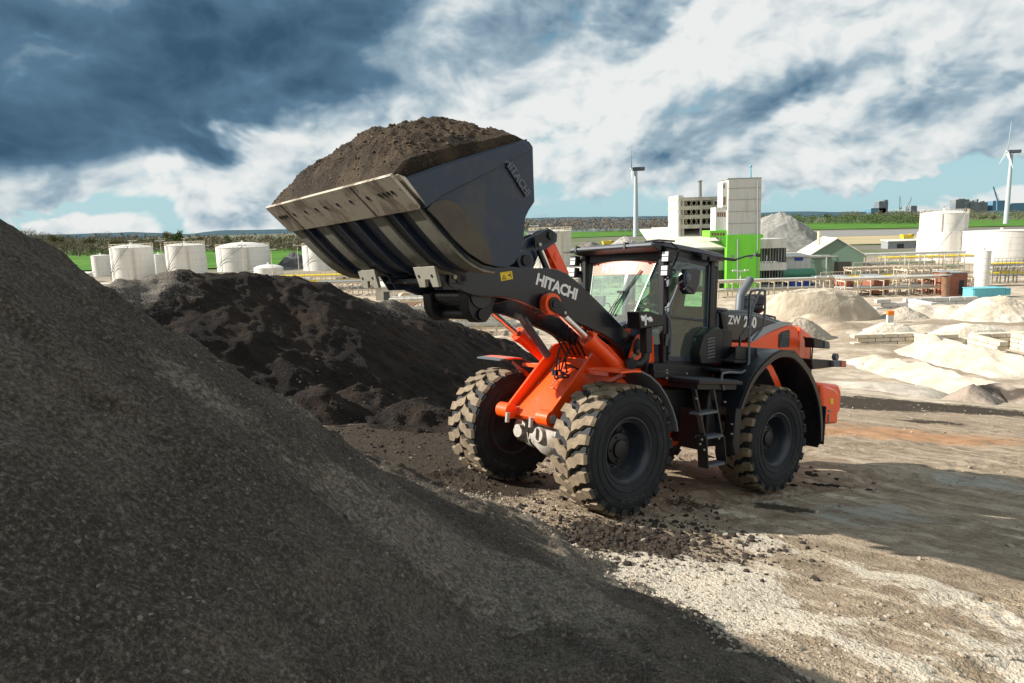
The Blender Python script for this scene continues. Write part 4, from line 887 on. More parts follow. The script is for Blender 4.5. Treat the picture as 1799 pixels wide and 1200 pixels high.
# ---- soil load (its own thing, lying in the bucket)
na, nb2 = 150, 220
U, Vv = np.meshgrid(np.linspace(0, 1, na), np.linspace(-1, 1, nb2))
frontx, frontz, rearx, rearz = 3.55, 3.48, 2.06, 4.10
YY = np.clip(Vv * 1.515, -1.49, 1.49); XX = frontx + (rearx - frontx) * U; base = frontz + (rearz - frontz) * U
E_ = np.clip(1 - np.abs(Vv - .12 * 0) ** 1.0, 0, 1)
capy = np.minimum(np.clip((1 - Vv) / .40, 0, 1), np.clip((1.0 + Vv) / .62, 0, 1)); capy = np.where(Vv > 0, capy, np.clip((1 + Vv) / .42, 0, 1) ** .75 * np.interp(Vv, [-1, -.3, .3, 1], [.80, .86, 1, 1]))
prof = np.interp(U, [0, .12, .30, .50, .70, .9, 1.0], [0, .48, .86, 1.0, .80, .38, .08])
hgt = .42 * prof * np.minimum(capy, 1.0)
# direction normal to the mouth of the bucket
mn = np.array([rearz - frontz, 0, frontx - rearx]); mn = mn / np.linalg.norm(mn)
nz = 0.14 * fbm(XX * 2.4 + 3, YY * 2.4, 4, 201) + 0.08 * fbm(XX * 7, YY * 7, 4, 205, ridge=True) + .02 * (vnoise(XX * 34, YY * 34, 210) - .5)
nz = nz * np.clip(np.minimum.reduce([U * 8, (1 - U) * 8, (1 - np.abs(Vv)) * 10]), 0.08, 1)
hh = hgt + nz
hh = hh + .08 * np.clip(np.minimum(U * 12, (1 - U) * 12), 0, 1)
rim_ = (np.abs(Vv) > .985) | (U > .992)
hh = np.where(rim_, -.16, hh); hh = np.where(U < .008, 0.0, hh); YY = YY * np.where(np.abs(Vv) > .985, 1.0, 1.0)
LX = XX + mn[0] * hh * .9; LZ = base + mn[2] * hh; LY = YY.copy()
W_ = np.stack([LX, LY, LZ], -1) @ LM + LO
m_load = heap_material("loaded_soil", (0.030, 0.0215, 0.014), (0.074, 0.053, 0.033), (0.17, 0.13, 0.09), 2.0, bd=0.03, bs=1.5)
ld = grid_obj("soil_load", W_[..., 0], W_[..., 1], W_[..., 2], m_load); tag(ld, "heaped brown soil load filling the raised bucket", "soil load")
r_ = np.random.default_rng(21); ii = r_.integers(4, nb2 - 4, 2600); jj = r_.integers(3, na - 4, 2600)
cl_ = stones("soil_clods", W_[ii, jj], 0.006 + .018 * r_.uniform(0, 1, 2600) ** 5, mat("load_clod", (0.05, 0.033, 0.019), .95, col2=(0.12, 0.08, 0.046), nscale=5), 22); cl_.parent = ld; tag(cl_, kind='stuff')
# ---- front fenders
for s in (1, -1):
    y0, y1 = s * .86, s * 1.42
    arc = [P(a, b_, 1.42) for a, b_ in [(1040, 648), (1085, 648), (1108, 650)]]
    arc2 = [P(a, b_, 1.42) for a, b_ in [(1108, 650), (1125, 655), (1142, 665), (1158, 683), (1172, 705), (1183, 728), (1189, 743)]]
    m = MB(); strip(m, [(.30 if s > 0 else .22, 1.75), (.08, 1.768), (-.06, 1.768)], min(y0, y1), max(y0, y1), .025); fe = m.build("front_fender", [orange], L, .004)
    m = MB(); strip(m, [(-.062, 1.768), (-.22, 1.72), (-.40, 1.62), (-.56, 1.48), (-.70, 1.31), (-.80, 1.14), (-.84, 1.02)], min(y0, y1), max(y0, y1), .022); m.build("mudguard", [greypl], fe)
    if s < 0: m = MB(); strip(m, [(.34, 1.735), (.222, 1.755)], min(y0, y1), max(y0, y1), .02); m.build("fender_tip", [greypl], fe)
    m = MB(); m.box((-.25, s * .66, 1.70), (.35, .40, .05)); m.bar((-.1, s * .45, 1.40), (-.1, s * 1.1, 1.72), .05); m.build("fender_bracket", [orange], fe)
# ------------------------------------------------------------------ rear frame, cab, engine hood
m = MB()
for s in (-1, 1):
    m.prism([(-1.35, 1.70), (-1.35, .75), (-1.9, .60), (-2.7, .85), (-4.6, .95), (-4.9, 1.7), (-4.6, 2.0), (-2.6, 1.75)], s * .42, s * .50)
m.box((-1.7, 0, .75), (.5, .8, .3)); m.box((-3.4, 0, 1.35), (2.4, .8, .6)); m.box((-1.1, 0, .72), (.5, .4, .12)); m.box((-1.1, 0, 1.9), (.5, .4, .12)); m.cyl((-1.2, 0, .6), (-1.2, 0, 2.0), .09, seg=20)
m.build("rear_frame", [orange], L, .006)
m = MB()   # dark belly between the wheels: tanks, battery box
m.box((-2.05, .82, 1.12), (.34, .62, .80)); m.box((-1.75, .55, 1.25), (.75, .4, .55)); m.box((-2.05, -.85, 1.1), (.5, .6, .8)); m.box((-1.9, 0, 1.3), (1.1, .9, .5))
m.build("fuel_tank", [black], L, .03)
m = MB(); m.box((-1.75, 0, 1.80), (1.75, 1.62, .14)); m.box((-1.60, .84, 1.76), (1.35, .10, .20)); m.box((-1.15, .90, 1.72), (.5, .06, .10)); m.build("cab_floor", [black], L, .01)
# deck beside the cab and fender tops
m = MB(); m.box((-1.72, 1.12, 1.665), (1.0, .62, .05)); m.box((-2.35, .95, 1.82), (.75, .55, .04)); m.box((-1.72, 1.12, 1.60), (.9, .5, .08)); m.build("deck", [black], L, .006)
m = MB()
for k in range(16): m.box((-1.28 - k * .058, 1.12, 1.695), (.018, .56, .014))
m.build("deck_grating", [greypl], L)
for s in (1, -1):
    y0, y1 = s * .80, s * 1.42
    arc = [(-2.20, 1.30), (-2.28, 1.45), (-2.38, 1.63), (-2.52, 1.80), (-2.72, 1.95), (-2.95, 2.08), (-3.15, 2.15), (-3.55, 2.15), (-3.80, 2.03), (-4.05, 1.88), (-4.28, 1.65), (-4.47, 1.38), (-4.57, 1.06), (-4.62, .74)]
    m = MB(); strip(m, arc, min(y0, y1), max(y0, y1), .03)
    inn = [(-2.27, 1.30), (-2.35, 1.47), (-2.45, 1.62), (-2.58, 1.76), (-2.77, 1.89), (-3.00, 2.02), (-3.2, 2.07), (-3.52, 2.07), (-3.76, 1.96), (-4.0, 1.81), (-4.22, 1.60), (-4.40, 1.36), (-4.50, 1.06), (-4.55, .74)]
    arc_o = [(-2.20, 1.30), (-2.28, 1.45), (-2.38, 1.63), (-2.52, 1.80), (-2.72, 1.95), (-2.95, 2.08), (-3.15, 2.15), (-3.55, 2.15), (-3.80, 2.03), (-4.05, 1.88), (-4.28, 1.65), (-4.47, 1.38), (-4.57, 1.06), (-4.62, .74)]
    rf = m.build("rear_fender", [charcoal], L, sharp=40)
    m = MB(); poly = arc_o + inn[::-1]
    # lip as quads, joined along the arch
    arch2 = [np.interp(np.linspace(0, 1, 30), np.linspace(0, 1, len(arc_o)), [p_[i] for p_ in arc_o]) for i in (0, 1)]
    inn2 = [np.interp(np.linspace(0, 1, 30), np.linspace(0, 1, len(inn)), [p_[i] for p_ in inn]) for i in (0, 1)]
    V = []; 
    for y in (s * 1.40, s * 1.44):
        V += [(arch2[0][i], y, arch2[1][i]) for i in range(30)] + [(inn2[0][i], y, inn2[1][i]) for i in range(30)]
    F = []
    for i in range(29): F += [(i, i + 1, 31 + i, 30 + i), (60 + i, 61 + i, 91 + i, 90 + i), (i, 60 + i, 61 + i, i + 1), (30 + i, 31 + i, 91 + i, 90 + i)]
    F += [(0, 30, 90, 60), (29, 59, 119, 89)]
    m.add(V, F, 0, True); m.build("fender_lip", [charcoal], rf, sharp=40)
    m = MB(); m.prism([(-3.0, 2.05), (-3.5, 2.08), (-3.76, 1.98), (-4.02, 1.82), (-4.24, 1.6), (-4.40, 1.3), (-4.42, 1.0), (-2.95, 1.0)], s * .70, s * .74); m.build("wheel_well_shade", [black], rf)  # black sheet added as the shade inside the arch, covering the orange
    m = MB(); m.box((-4.62, s * 1.15, 1.0), (.03, .6, .62)); m.box((-4.60, s * 1.12, .66), (.04, .5, .06)); m.box((-4.60, s * 1.36, .82), (.04, .05, .3)); m.build("mud_flap", [black], rf, .005)
    m = MB(); m.prism([(-2.18, 1.32), (-2.30, 1.32), (-2.32, .70), (-2.20, .62), (-2.14, .80)], s * 1.22, s * 1.40); m.build("fender_skirt", [black], rf, .02)
# ladder
m = MB()
for (a, b_) in [((1219, 684), (1235, 765)), ((1251, 684), (1265, 762))]:
    m.bar(P3(*a, 1.36), P3(*b_, 1.36), .07, .035)
lad = m.build("ladder", [charcoal], L, .004)
for (a, b_, y) in [((1220, 727), (1252, 722), 1.33), ((1230, 769), (1262, 764), 1.36), ((1236, 818), (1266, 812), 1.38)]:
    m = MB(); p0, p1 = np.array(P3(*a, y)), np.array(P3(*b_, y)); m.bar(p0, p1, .17, .03)
    for k in range(9): c_ = p0 + (p1 - p0) * (k + .5) / 9; m.box(c_ + np.array([0, 0, .02]), (.012, .15, .014))
    m.build("step", [greypl], lad, .003)
m = MB()
for (a, b_) in [((1233, 766), (1236, 822)), ((1264, 766), (1268, 815))]:
    pa, pb = np.array(P3(*a, 1.38)), np.array(P3(*b_, 1.40)); m.bar(pa, pb, .16, .025)
m.box((-1.55, 1.1, 1.0), (.06, .35, .55)); build_each(m, "step_plate", [black], lad, .006)
m = MB()
for a in [(1232, 772), (1262, 770), (1236, 790), (1229, 780)]: c_ = np.array(P3(*a, 1.46)); m.cyl(c_, c_ + np.array([0, .02, 0]), .016, seg=8)
for a in [(1284, 745), (1284, 762), (1222, 700), (1170, 655), (1170, 664), (1170, 650), (1205, 656), (1272, 706)]: c_ = np.array(P3(*a, 1.0 if a[1] < 700 else 1.42)); m.cyl(c_, c_ + np.array([0, .025, 0]), .014, seg=8)
build_each(m, "bolt", [steel2], L)
# orange guard plate between the wheels and its small amber label
m = MB(); m.hexa([(-1.05, .58, .62), (-1.50, .58, .62), (-1.50, .64, .62), (-1.05, .64, .62), (-.95, .58, 1.55), (-1.25, .58, 1.55), (-1.25, .64, 1.55), (-.95, .64, 1.55)]); m.build("frame_guard", [orange], L, .01)
m = MB(); c_ = P(1213, 771, .66); m.box((c_[0], .648, c_[1]), (.09, .01, .07)); m.build("side_reflector", [amber], L)
# ---- cab
cabw = .76; zf, zr = 1.87, 3.42
m = MB()
FP = np.array([(-1.27, cabw, zf), (-1.12, cabw, zr)])
for s in (1, -1):
    m.bar((-1.27, s * cabw, zf), (-1.12, s * cabw, zr), .11, .10, up=(0, 1, 0))
    m.bar((-2.27, s * cabw, zf), (-2.17, s * cabw, zr), .09, .16, up=(0, 1, 0))
    m.bar((-2.62, s * .60, zf + .1), (-2.55, s * .60, zr), .08, .08)
    m.bar((-1.12, s * cabw, zr - .02), (-2.17, s * cabw, zr - .02), .09, .12)
    m.bar((-2.17, s * cabw, zr - .02), (-2.55, s * .62, zr - .02), .08, .10); m.bar((-2.27, s * cabw, 2.33), (-2.58, s * .62, 2.33), .05, .06)
    m.bar((-1.27, s * cabw, zf + .03), (-2.27, s * cabw, zf + .03), .10, .12)
    m.bar((-1.27, s * (cabw - .01), 1.9), (-.92, s * .42, 2.0), .06, .10)
m.bar((-1.18, -.70, zr - .05), (-1.18, .70, zr - .05), .10, .16); m.bar((-2.57, -.6, zr - .05), (-2.57, .6, zr - .05), .06, .10)
cabf = m.build("cab_frame", [black], L, .012)
m = MB()   # lower body panels of the cab
TLw, BLw = np.array([-1.17, .62, 3.34]), np.array([-.88, .40, 2.42])
m.prism([(-.86, 2.42), (-.86, 2.05), (-1.0, 1.87), (-1.3, 1.87), (-1.3, 2.42)], -.40, .40)
for s in (1, -1):
    V = [(-.86, s * .40, 2.42), (-.86, s * .40, 2.05), (-1.0, s * .42, 1.87), (-1.24, s * .76, 1.87), (-1.22, s * .76, 2.30), (-1.21, s * .76, 2.42)]
    V2 = [(x - .03, y - s * .03, z) for x, y, z in V]
    m.add(V + V2, [(0, 1, 4, 5), (1, 2, 3, 4), (6, 11, 10, 7), (7, 10, 9, 8), (0, 5, 11, 6), (0, 6, 7, 1), (1, 7, 8, 2), (5, 4, 10, 11), (4, 3, 9, 10), (2, 8, 9, 3)])
    m.prism([(-2.27, 1.87), (-2.60, 1.95), (-2.62, 2.36), (-2.27, 2.36)], s * .72, s * .76)
m.box((-2.60, 0, 2.12), (.06, 1.2, .5)); m.build("cab_body", [bucketpaint], cabf, .012)
# glass
def pane(name, V, mt, par): m = MB(); m.add(V, [tuple(range(len(V)))]); return m.build(name, [mt], par, fixn=False)
ws = MB(); cols = 9; V = []
for j in range(2):
    for i in range(cols):
        t = -1 + 2 * i / (cols - 1); bow = .10 * (1 - t * t)
        V.append(((-1.19 if j else -.93) + bow * (1 if j else .6), t * (.62 if j else .42), 3.35 if j else 2.42))
ws.add(V, [(i, i + 1, cols + i + 1, cols + i) for i in range(cols - 1)], 0, True)
wsc = ws.build("windscreen", [wsglass], cabf, fixn=False)
# red strip with lettering along the top of the windscreen
def wpt(t, h, off=.004): bow = .10 * (1 - t * t); k = (h - 2.42) / .93; return np.array([-.93 - .26 * k + bow * (.6 + .4 * k) + off, t * (.42 + .20 * k), h])
m = MB(); V = [wpt(-1 + 2 * i / 12, h) for h in (3.10, 3.30) for i in range(13)]; m.add(V, [(i, i + 1, 14 + i, 13 + i) for i in range(12)], 0, True)
redf = mat("red_sun_strip", (0.78, 0.26, 0.20), .5); strp = m.build("sun_strip", [redf], wsc, fixn=False)
m = MB(); V, F = text_mesh("HITACHI", .175, .005, .0, 1.05); u = V[:, 0] / .60
V3 = np.array([wpt(-u_ * -1 * .98 if False else (u_) * .98, 3.195 + v_, .009) for u_, v_ in zip(u, V[:, 1])]); m.add(V3, F); m.build("strip_lettering", [whitep], strp, fixn=False)
m = MB()
for s in (1, -1): m.tube([wpt(s, h, .003) for h in (2.42, 2.9, 3.35)], .012, 6)
m.build("windscreen_seal", [mat("glass_edge", (.42, .55, .48), .3)], wsc)
for s in (1, -1):
    pane("quarter_glass", [(-1.19, s * .63, 3.35), (-.94, s * .43, 2.42), (-1.20, s * .75, 2.42), (-1.125, s * .75, 3.35)], glass, cabf)
    pane("lower_glass", [(-.93, s * .45, 2.36), (-.93, s * .47, 2.10), (-1.2, s * .765, 2.13), (-1.2, s * .765, 2.36)], glass, cabf)
    pane("rear_quarter_glass", [(-2.25, s * .76, 2.36), (-2.62, s * .62, 2.36), (-2.56, s * .62, 3.38), (-2.18, s * .76, 3.38)], glass, cabf)
pane("rear_glass", [(-2.60, -.58, 2.36), (-2.60, .58, 2.36), (-2.56, .58, 3.38), (-2.56, -.58, 3.38)], glass, cabf)
# doors with frames and handles
for s in (1, -1):
    m = MB(); yy = s * .80
    m.bar((-1.31, yy, 1.92), (-1.17, yy, 3.34), .03, .06, up=(0, 1, 0)); m.bar((-2.16, yy, 2.02), (-2.09, yy, 3.34), .03, .07, up=(0, 1, 0)); m.bar((-1.17, yy, 3.34), (-2.09, yy, 3.34), .03, .06); m.bar((-1.31, yy, 1.94), (-2.0, yy, 1.94), .03, .07); m.bar((-2.0, yy, 1.94), (-2.16, yy, 2.04), .03, .06)
    m.bar((-1.24, yy, 2.52), (-2.13, yy, 2.52), .03, .035)
    dr = m.build("door", [bucketpaint], cabf, .006)
    pane("door_glass", [(-1.30, yy, 1.96), (-2.0, yy, 1.96), (-2.14, yy, 2.05), (-2.08, yy, 3.32), (-1.18, yy, 3.32)], glass, dr)
    m = MB(); m.bar((-1.33, yy + s * .03, 2.05), (-1.32, yy + s * .03, 2.22), .03, .03); m.box((-1.36, yy + s * .02, 2.12), (.05, .03, .2)); m.build("door_handle", [greypl], dr)
# roof
m = MB(); rz = 3.46
V = []
lay = [(0, 1.00), (.03, 1.03), (.075, 1.0), (.10, .90), (.11, .0)]
def ring(k, z):
    o = [(-1.02, -.66), (-1.02, .66), (-1.10, .78), (-1.9, .83), (-2.45, .80), (-2.62, .66), (-2.62, -.66), (-2.45, -.80), (-1.9, -.83), (-1.10, -.78)]
    return [(-1.82 + (x + 1.82) * k, y * k, z) for x, y in o]
rings = [ring(.94, 3.42), ring(1.0, 3.44), ring(1.03, 3.48), ring(1.0, 3.535), ring(.90, 3.56), ring(.6, 3.575)]
V = [v for r_ in rings for v in r_]; n_ = 10; F = [(i * n_ + k, i * n_ + (k + 1) % n_, (i + 1) * n_ + (k + 1) % n_, (i + 1) * n_ + k) for i in range(5) for k in range(n_)] + [tuple(range(n_ - 1, -1, -1)), tuple(range(5 * n_, 6 * n_))]
m.add(V, F, 0, True); rof = m.build("cab_roof", [charcoal], L, sharp=30)
m = MB()   # front visor: light grey lip with a thin wing
m.hexa([(-1.04, -.80, 3.40), (-.84, -.84, 3.44), (-.84, .80, 3.44), (-1.04, .78, 3.40), (-1.04, -.80, 3.47), (-.84, -.84, 3.47), (-.84, .80, 3.47), (-1.04, .78, 3.52)]); m.build("visor", [black], rof, .008)
m = MB(); m.bar((-.835, -.80, 3.475), (-.835, .78, 3.475), .02, .035); m.build("visor_lip", [greypl], rof, .004)
m = MB(); m.box((-.86, .30, 3.48), (.09, .03, .09)); m.box((-.86, -.68, 3.48), (.09, .03, .09)); m.box((-.9, -.93, 3.45), (.05, .18, .02)); build_each(m, "visor_clip", [black], rof)
m = MB(); m.tube([(-.95, .70, 3.53), (-1.0, .98, 3.50), (-1.18, .98, 3.44), (-1.2, .92, 3.30), (-1.2, .86, 3.2)], .014, 8); m.tube([(-.9, .6, 3.53), (-.92, .82, 3.54), (-1.05, 1.0, 3.53)], .012, 8); build_each(m, "roof_grab_rail", [black], rof)
# rear roof arm with camera
m = MB(); a0, a1, a2 = P3(1258, 452, .85), P3(1290, 458, .95), P3(1297, 457, .95); m.bar(P3(1225, 448, .86), P3(1291, 457, .95), .07, .035); m.box(P3(1235, 452, .9), (.12, .06, .08)); m.box(P3(1250, 456, .9), (.2, .08, .06))
m.tube([P3(1290, 457, .95), P3(1302, 453, .95), P3(1312, 450, .95), P3(1322, 449, .95)], .014, 8); m.box(P3(1330, 448, .95), (.14, .05, .045)); m.build("camera_arm", [black], rof, .006)
# work lamps on the front posts
for (a, y, sgn) in [((1173, 448), .84, 1), ((1173, 470), .84, 1), ((1045, 457), -.84, -1), ((1045, 478), -.84, -1)]:
    c_ = np.array(P3(*a, y)); c_[0] = -1.02 if sgn > 0 else -1.02
    zc = {448: 3.32, 470: 3.13, 457: 3.33, 478: 3.15}[a[1]]; c_ = np.array([-1.04, sgn * .90, zc])
    m = MB(); m.box(c_, (.10, .13, .15)); m.box(c_ - np.array([.06, sgn * .04, 0]), (.06, .05, .06)); w_ = m.build("work_lamp", [black], rof, .008)
    m = MB()
    for dz_ in (-.035, .035): m.box(c_ + np.array([.052, 0, dz_]), (.008, .10, .055))
    m.build("lens", [lampm], w_)
    m = MB()
    for k in range(3):
        for dz_ in (-.035, .035): m.ball(c_ + np.array([.054, -.03 + .03 * k, dz_]), .010, 8, 5)
    build_each(m, "led", [reflm], w_)
# hinges down the front post
m = MB()
for pz in (493, 540): c_ = np.array(P3(1175, pz, .84)); m.box(c_, (.07, .06, .10)); m.cyl(c_ + np.array([.03, .03, -.07]), c_ + np.array([.03, .03, .07]), .018, seg=10)
m.box(P3(1173, 499, .83), (.04, .05, .07)); build_each(m, "post_hinge", [greypl], cabf)
m = MB(); m.box(P3(1171, 597, .83), (.03, .02, .16)); m.build("number_plate", [greypl], cabf)
# mirrors
m = MB(); m.tube([P3(1169, 492, .86), P3(1180, 486, .95), P3(1190, 473, 1.0), P3(1196, 466, 1.02), P3(1210, 463, 1.02)], .016, 8)
m.tube([P3(1169, 541, .86), P3(1176, 538, .92), P3(1184, 520, .98), P3(1192, 498, 1.0), P3(1200, 493, 1.02), P3(1210, 492, 1.02)], .014, 8)
mir = m.build("mirror_arm", [greypl], L)
m = MB(); c_ = np.array(P3(1210, 492, 1.02)); yl_ = 1.02
hs = [P(a, b_, yl_) for a, b_ in [(1203, 473), (1225, 471), (1229, 476), (1226, 500), (1218, 517), (1207, 517), (1200, 508), (1199, 485)]]
m.prism(hs, .96, 1.05); mh = m.build("mirror_housing", [charcoal], mir, .015)
m = MB(); m.ball(P3(1208, 489, 1.06), .09, 16, 10, sc=(.5, .5, .9)); m.tube([P3(1201, 509, 1.06), P3(1208, 500, 1.08), P3(1216, 504, 1.08), P3(1220, 512, 1.06)], .006, 6); m.build("mirror_mount", [greypl], mh)
m = MB(); m.prism([(a + 0, b_) for a, b_ in [(hs[i][0] * .9 + hs[0][0] * .1, hs[i][1] * .9 + hs[4][1] * .1) for i in range(8)]], .948, .958); m.build("mirror_glass", [reflm], mh)
m = MB(); hs = [P(a, b_, -1.0) for a, b_ in [(1021, 480), (1028, 482), (1034, 490), (1033, 507), (1024, 508), (1020, 500)]]; m.prism(hs, -1.06, -.97); m.tube([P3(1018, 484, -1), P3(1026, 480, -.95), P3(1034, 486, -.9), P3(1042, 500, -.8)], .014, 8); m.box(P3(1018, 483, -1.0), (.07, .07, .07)); m.build("right_mirror", [black], L, .01)
# grab rail beside the door
m = MB(); m.tube([P3(1170, 543, .86), P3(1172, 552, .92), P3(1178, 565, .95), P3(1179, 580, .95), P3(1179, 600, .95), P3(1177, 618, .93), P3(1176, 622, .86)], .016, 8); m.build("door_grab_rail", [greypl], L)
# wipers
m = MB(); m.tube([wpt(.15, 2.46, .03), wpt(.35, 2.85, .03)], .008, 6); m.bar(wpt(.22, 2.60, .025), wpt(.72, 3.16, .025), .022, .010); m.bar(wpt(.02, 2.45, .03), wpt(.35, 2.82, .03), .012, .010); m.bar(wpt(.30, 2.50, .03), wpt(.50, 2.88, .03), .03, .012); m.box(wpt(.34, 2.84, .03), (.03, .12, .03)); build_each(m, "wiper", [black], cabf)
# headlamp box on its curved post
m = MB(); hb = [P(a, b_, .92) for a, b_ in [(1119, 548), (1138, 547), (1152, 552), (1163, 553), (1163, 572), (1145, 574), (1121, 578)]]; m.prism(hb, .74, .96); hl = m.build("headlamp_housing", [black], L, .012)
m = MB(); m.bar(P3(1135, 575, .86), P3(1135, 620, .86), .12, .12); m.tube([P3(1135, 618, .86), P3(1133, 632, .86), P3(1123, 640, .84), P3(1110, 640, .80)], .06, 12); m.cyl(P3(1106, 637, .78), P3(1110, 640, .9), .07, seg=16); m.build("headlamp_post", [black], L, .01)
m = MB()
for a, y_ in (((1130, 560), .965), ((1142, 561), .965)): c_ = np.array(P3(*a, y_)); m.ball(c_, .042, 14, 8, sc=(1, .35, .9))
m.bar(P3(1126, 556, .968), P3(1146, 563, .968), .012, .035); m.bar(P3(1134, 553, .968), P3(1134, 572, .968), .012, .03); build_each(m, "headlamp_lens", [lampm], hl)
m = MB(); c_ = np.array(P3(1124, 612, .712)); pr = [P(a, b_, .71) for a, b_ in [(1113, 603), (1118, 594), (1124, 596), (1126, 608), (1122, 624), (1115, 624), (1111, 615)]]; m.prism(pr, .707, .725); m.build("pivot_plate", [black], L, .005)
m = MB()
for a in [(1120, 617), (1112, 625)]: c_ = np.array(P3(*a, .72)); m.cyl(c_, c_ + np.array([0, .03, 0]), .028, seg=8)
build_each(m, "pivot_bolt", [steel], L)
# cab interior: seat, console, steering column
m = MB(); m.box((-2.0, 0, 2.30), (.52, .52, .14)); m.box((-2.26, 0, 2.68), (.14, .50, .70), rotm('Y', -8)); m.box((-2.30, 0, 3.1), (.10, .26, .18)); m.box((-2.0, -.36, 2.45), (.5, .12, .08)); m.box((-1.85, .36, 2.45), (.35, .08, .06)); m.cyl((-2.0, 0, 1.88), (-2.0, 0, 2.25), .18, seg=16)
m.build("seat", [mat("seat_fabric", (.03, .03, .035), .9)], L, .03)
m = MB(); m.bar((-1.25, 0, 1.95), (-1.52, 0, 2.60), .14, .12); m.lathe([(.19, -.012), (.205, 0), (.19, .012), (.178, 0)], (-1.55, 0, 2.66), (-.45, 0, 1), 32, closed=True); m.bar((-1.55, -.19, 2.66), (-1.55, .19, 2.66), .03, .02); m.box((-1.2, -.05, 2.25), (.2, .7, .22)); m.box((-1.75, -.52, 2.3), (.6, .14, .5)); m.box((-1.15, -.42, 2.72), (.06, .2, .16)); m.build("steering_column", [black], L, .01)
# ---- engine hood
def hoodsec(pts, y0, y1): return [(x, y, z) for (x, z) in pts for y in (y0, y1)]
HW = .66
# upper dark casing
up_poly = [P(a, b_, HW) for a, b_ in [(1267, 552), (1300, 551), (1330, 553), (1345, 558), (1366, 565), (1384, 568), (1350, 575), (1322, 590), (1308, 600), (1280, 600), (1274, 586)]]
zt_ = [q[1] for q in up_poly]
m = MB(); m.prism(up_poly, -HW, HW); m.box((-2.72, 0, 2.45), (.12, 1.28, .5)); hd = m.build("hood_casing", [charcoal], L, .03)
m = MB(); top = [(-2.60, 2.70), (-3.55, 2.78), (-4.1, 2.74), (-4.75, 2.66), (-4.75, 2.60), (-2.60, 2.60)]; m.prism(top, -.55, .55); m.box((-2.75, 0, 2.735), (.4, 1.24, .05)); m.build("hood_top", [greypl], hd, .03)
m = MB()   # scoop in front of the lettering
m.prism([P(a, b_, HW + .01) for a, b_ in [(1265, 548), (1273, 551), (1283, 600), (1280, 612), (1272, 600)]], HW - .1, HW + .03); m.build("hood_scoop", [black], hd, .015)
c0 = np.array(P3(1290, 563, HW + .003)); e1 = np.array(P3(1300, 563.5, HW + .003)); n0 = np.array(P3(1290, 574, HW + .003))
m = MB(); lettering(m, "ZW", .19, P3(1290, 563, HW + .004), e1 - c0, c0 - n0, bold=.006, extrude=.001); lettering(m, "250", .235, P3(1318, 567, HW + .004), np.array(P3(1332, 569, HW)) - np.array(P3(1304, 566.5, HW)), c0 - n0, bold=.010, extrude=.001); m.build("model_lettering", [whitep], hd)
# pale swoosh
def ribbon(name, top_, bot_, y, mt, par, th=.02):
    m = MB(); a = [P(*q, y) for q in top_]; b_ = [P(*q, y) for q in bot_]; n = len(a); V = []
    for yy in (y, y + th): V += [(p[0], yy, p[1]) for p in a] + [(p[0], yy, p[1]) for p in b_]
    F = []
    for i in range(n - 1): F += [(i, i + 1, n + i + 1, n + i), (2 * n + i, 2 * n + i + 1, 3 * n + i + 1, 3 * n + i), (i, 2 * n + i, 2 * n + i + 1, i + 1), (n + i, n + i + 1, 3 * n + i + 1, 3 * n + i)]
    F += [(0, n, 3 * n, 2 * n), (n - 1, 2 * n - 1, 4 * n - 1, 3 * n - 1)]
    m.add(V, F, 0, True); return m.build(name, [mt], par, sharp=30)
ribbon("hood_stripe", [(1312, 598), (1322, 588), (1335, 577), (1352, 570), (1372, 565), (1386, 566)], [(1320, 601), (1332, 594), (1345, 586), (1360, 579), (1378, 572), (1392, 569)], HW + .002, mat("hood_silver", (.30, .34, .39), .35, .4), hd)
# orange engine cover
body = [P(a, b_, HW) for a, b_ in [(1284, 601), (1310, 602), (1325, 597), (1345, 586), (1362, 579), (1380, 572), (1392, 569), (1402, 574), (1405, 600), (1405, 640), (1400, 690), (1284, 690)]]
m = MB(); m.prism(body, -HW, HW); ec = m.build("engine_cover", [orange], L, .035)
# tail section, narrowing towards the rear
xr = P(1405, 600, HW)[0] + .0; zt1 = P(1403, 575, HW)[1]
T0 = [(xr + .01, HW, .95), (xr + .01, HW, zt1), (xr - .02, HW - .12, zt1 + .04), (xr - .02, -HW + .12, zt1 + .04), (xr + .01, -HW, zt1), (xr + .01, -HW, .95)]
x2, z2 = P(1438, 588, .62)[0] + .18, P(1438, 590, .62)[1]
T1 = [(x2, .60, .95), (x2, .60, z2), (x2, .45, z2 + .05), (x2, -.45, z2 + .05), (x2, -.60, z2), (x2, -.60, .95)]
m = MB(); m.add(T0 + T1, [(0, 1, 7, 6), (1, 2, 8, 7), (2, 3, 9, 8), (3, 4, 10, 9), (4, 5, 11, 10), (0, 6, 11, 5), (6, 7, 8, 9, 10, 11), (5, 4, 3, 2, 1, 0)])
tl_ = m.build("rear_cover", [orange], L, .03)
m = MB(); sp = [P(a, b_, .665) for a, b_ in [(1414, 592), (1423, 597), (1425, 604), (1425, 670)]]
for a, b_ in zip(sp[:-1], sp[1:]): m.bar((a[0], .655, a[1]), (b_[0], .648, b_[1]), .01, .02)
m.box((x2 - .01, .615, 1.9), (.02, .02, 1.0)); build_each(m, "panel_seam", [charcoal], tl_)
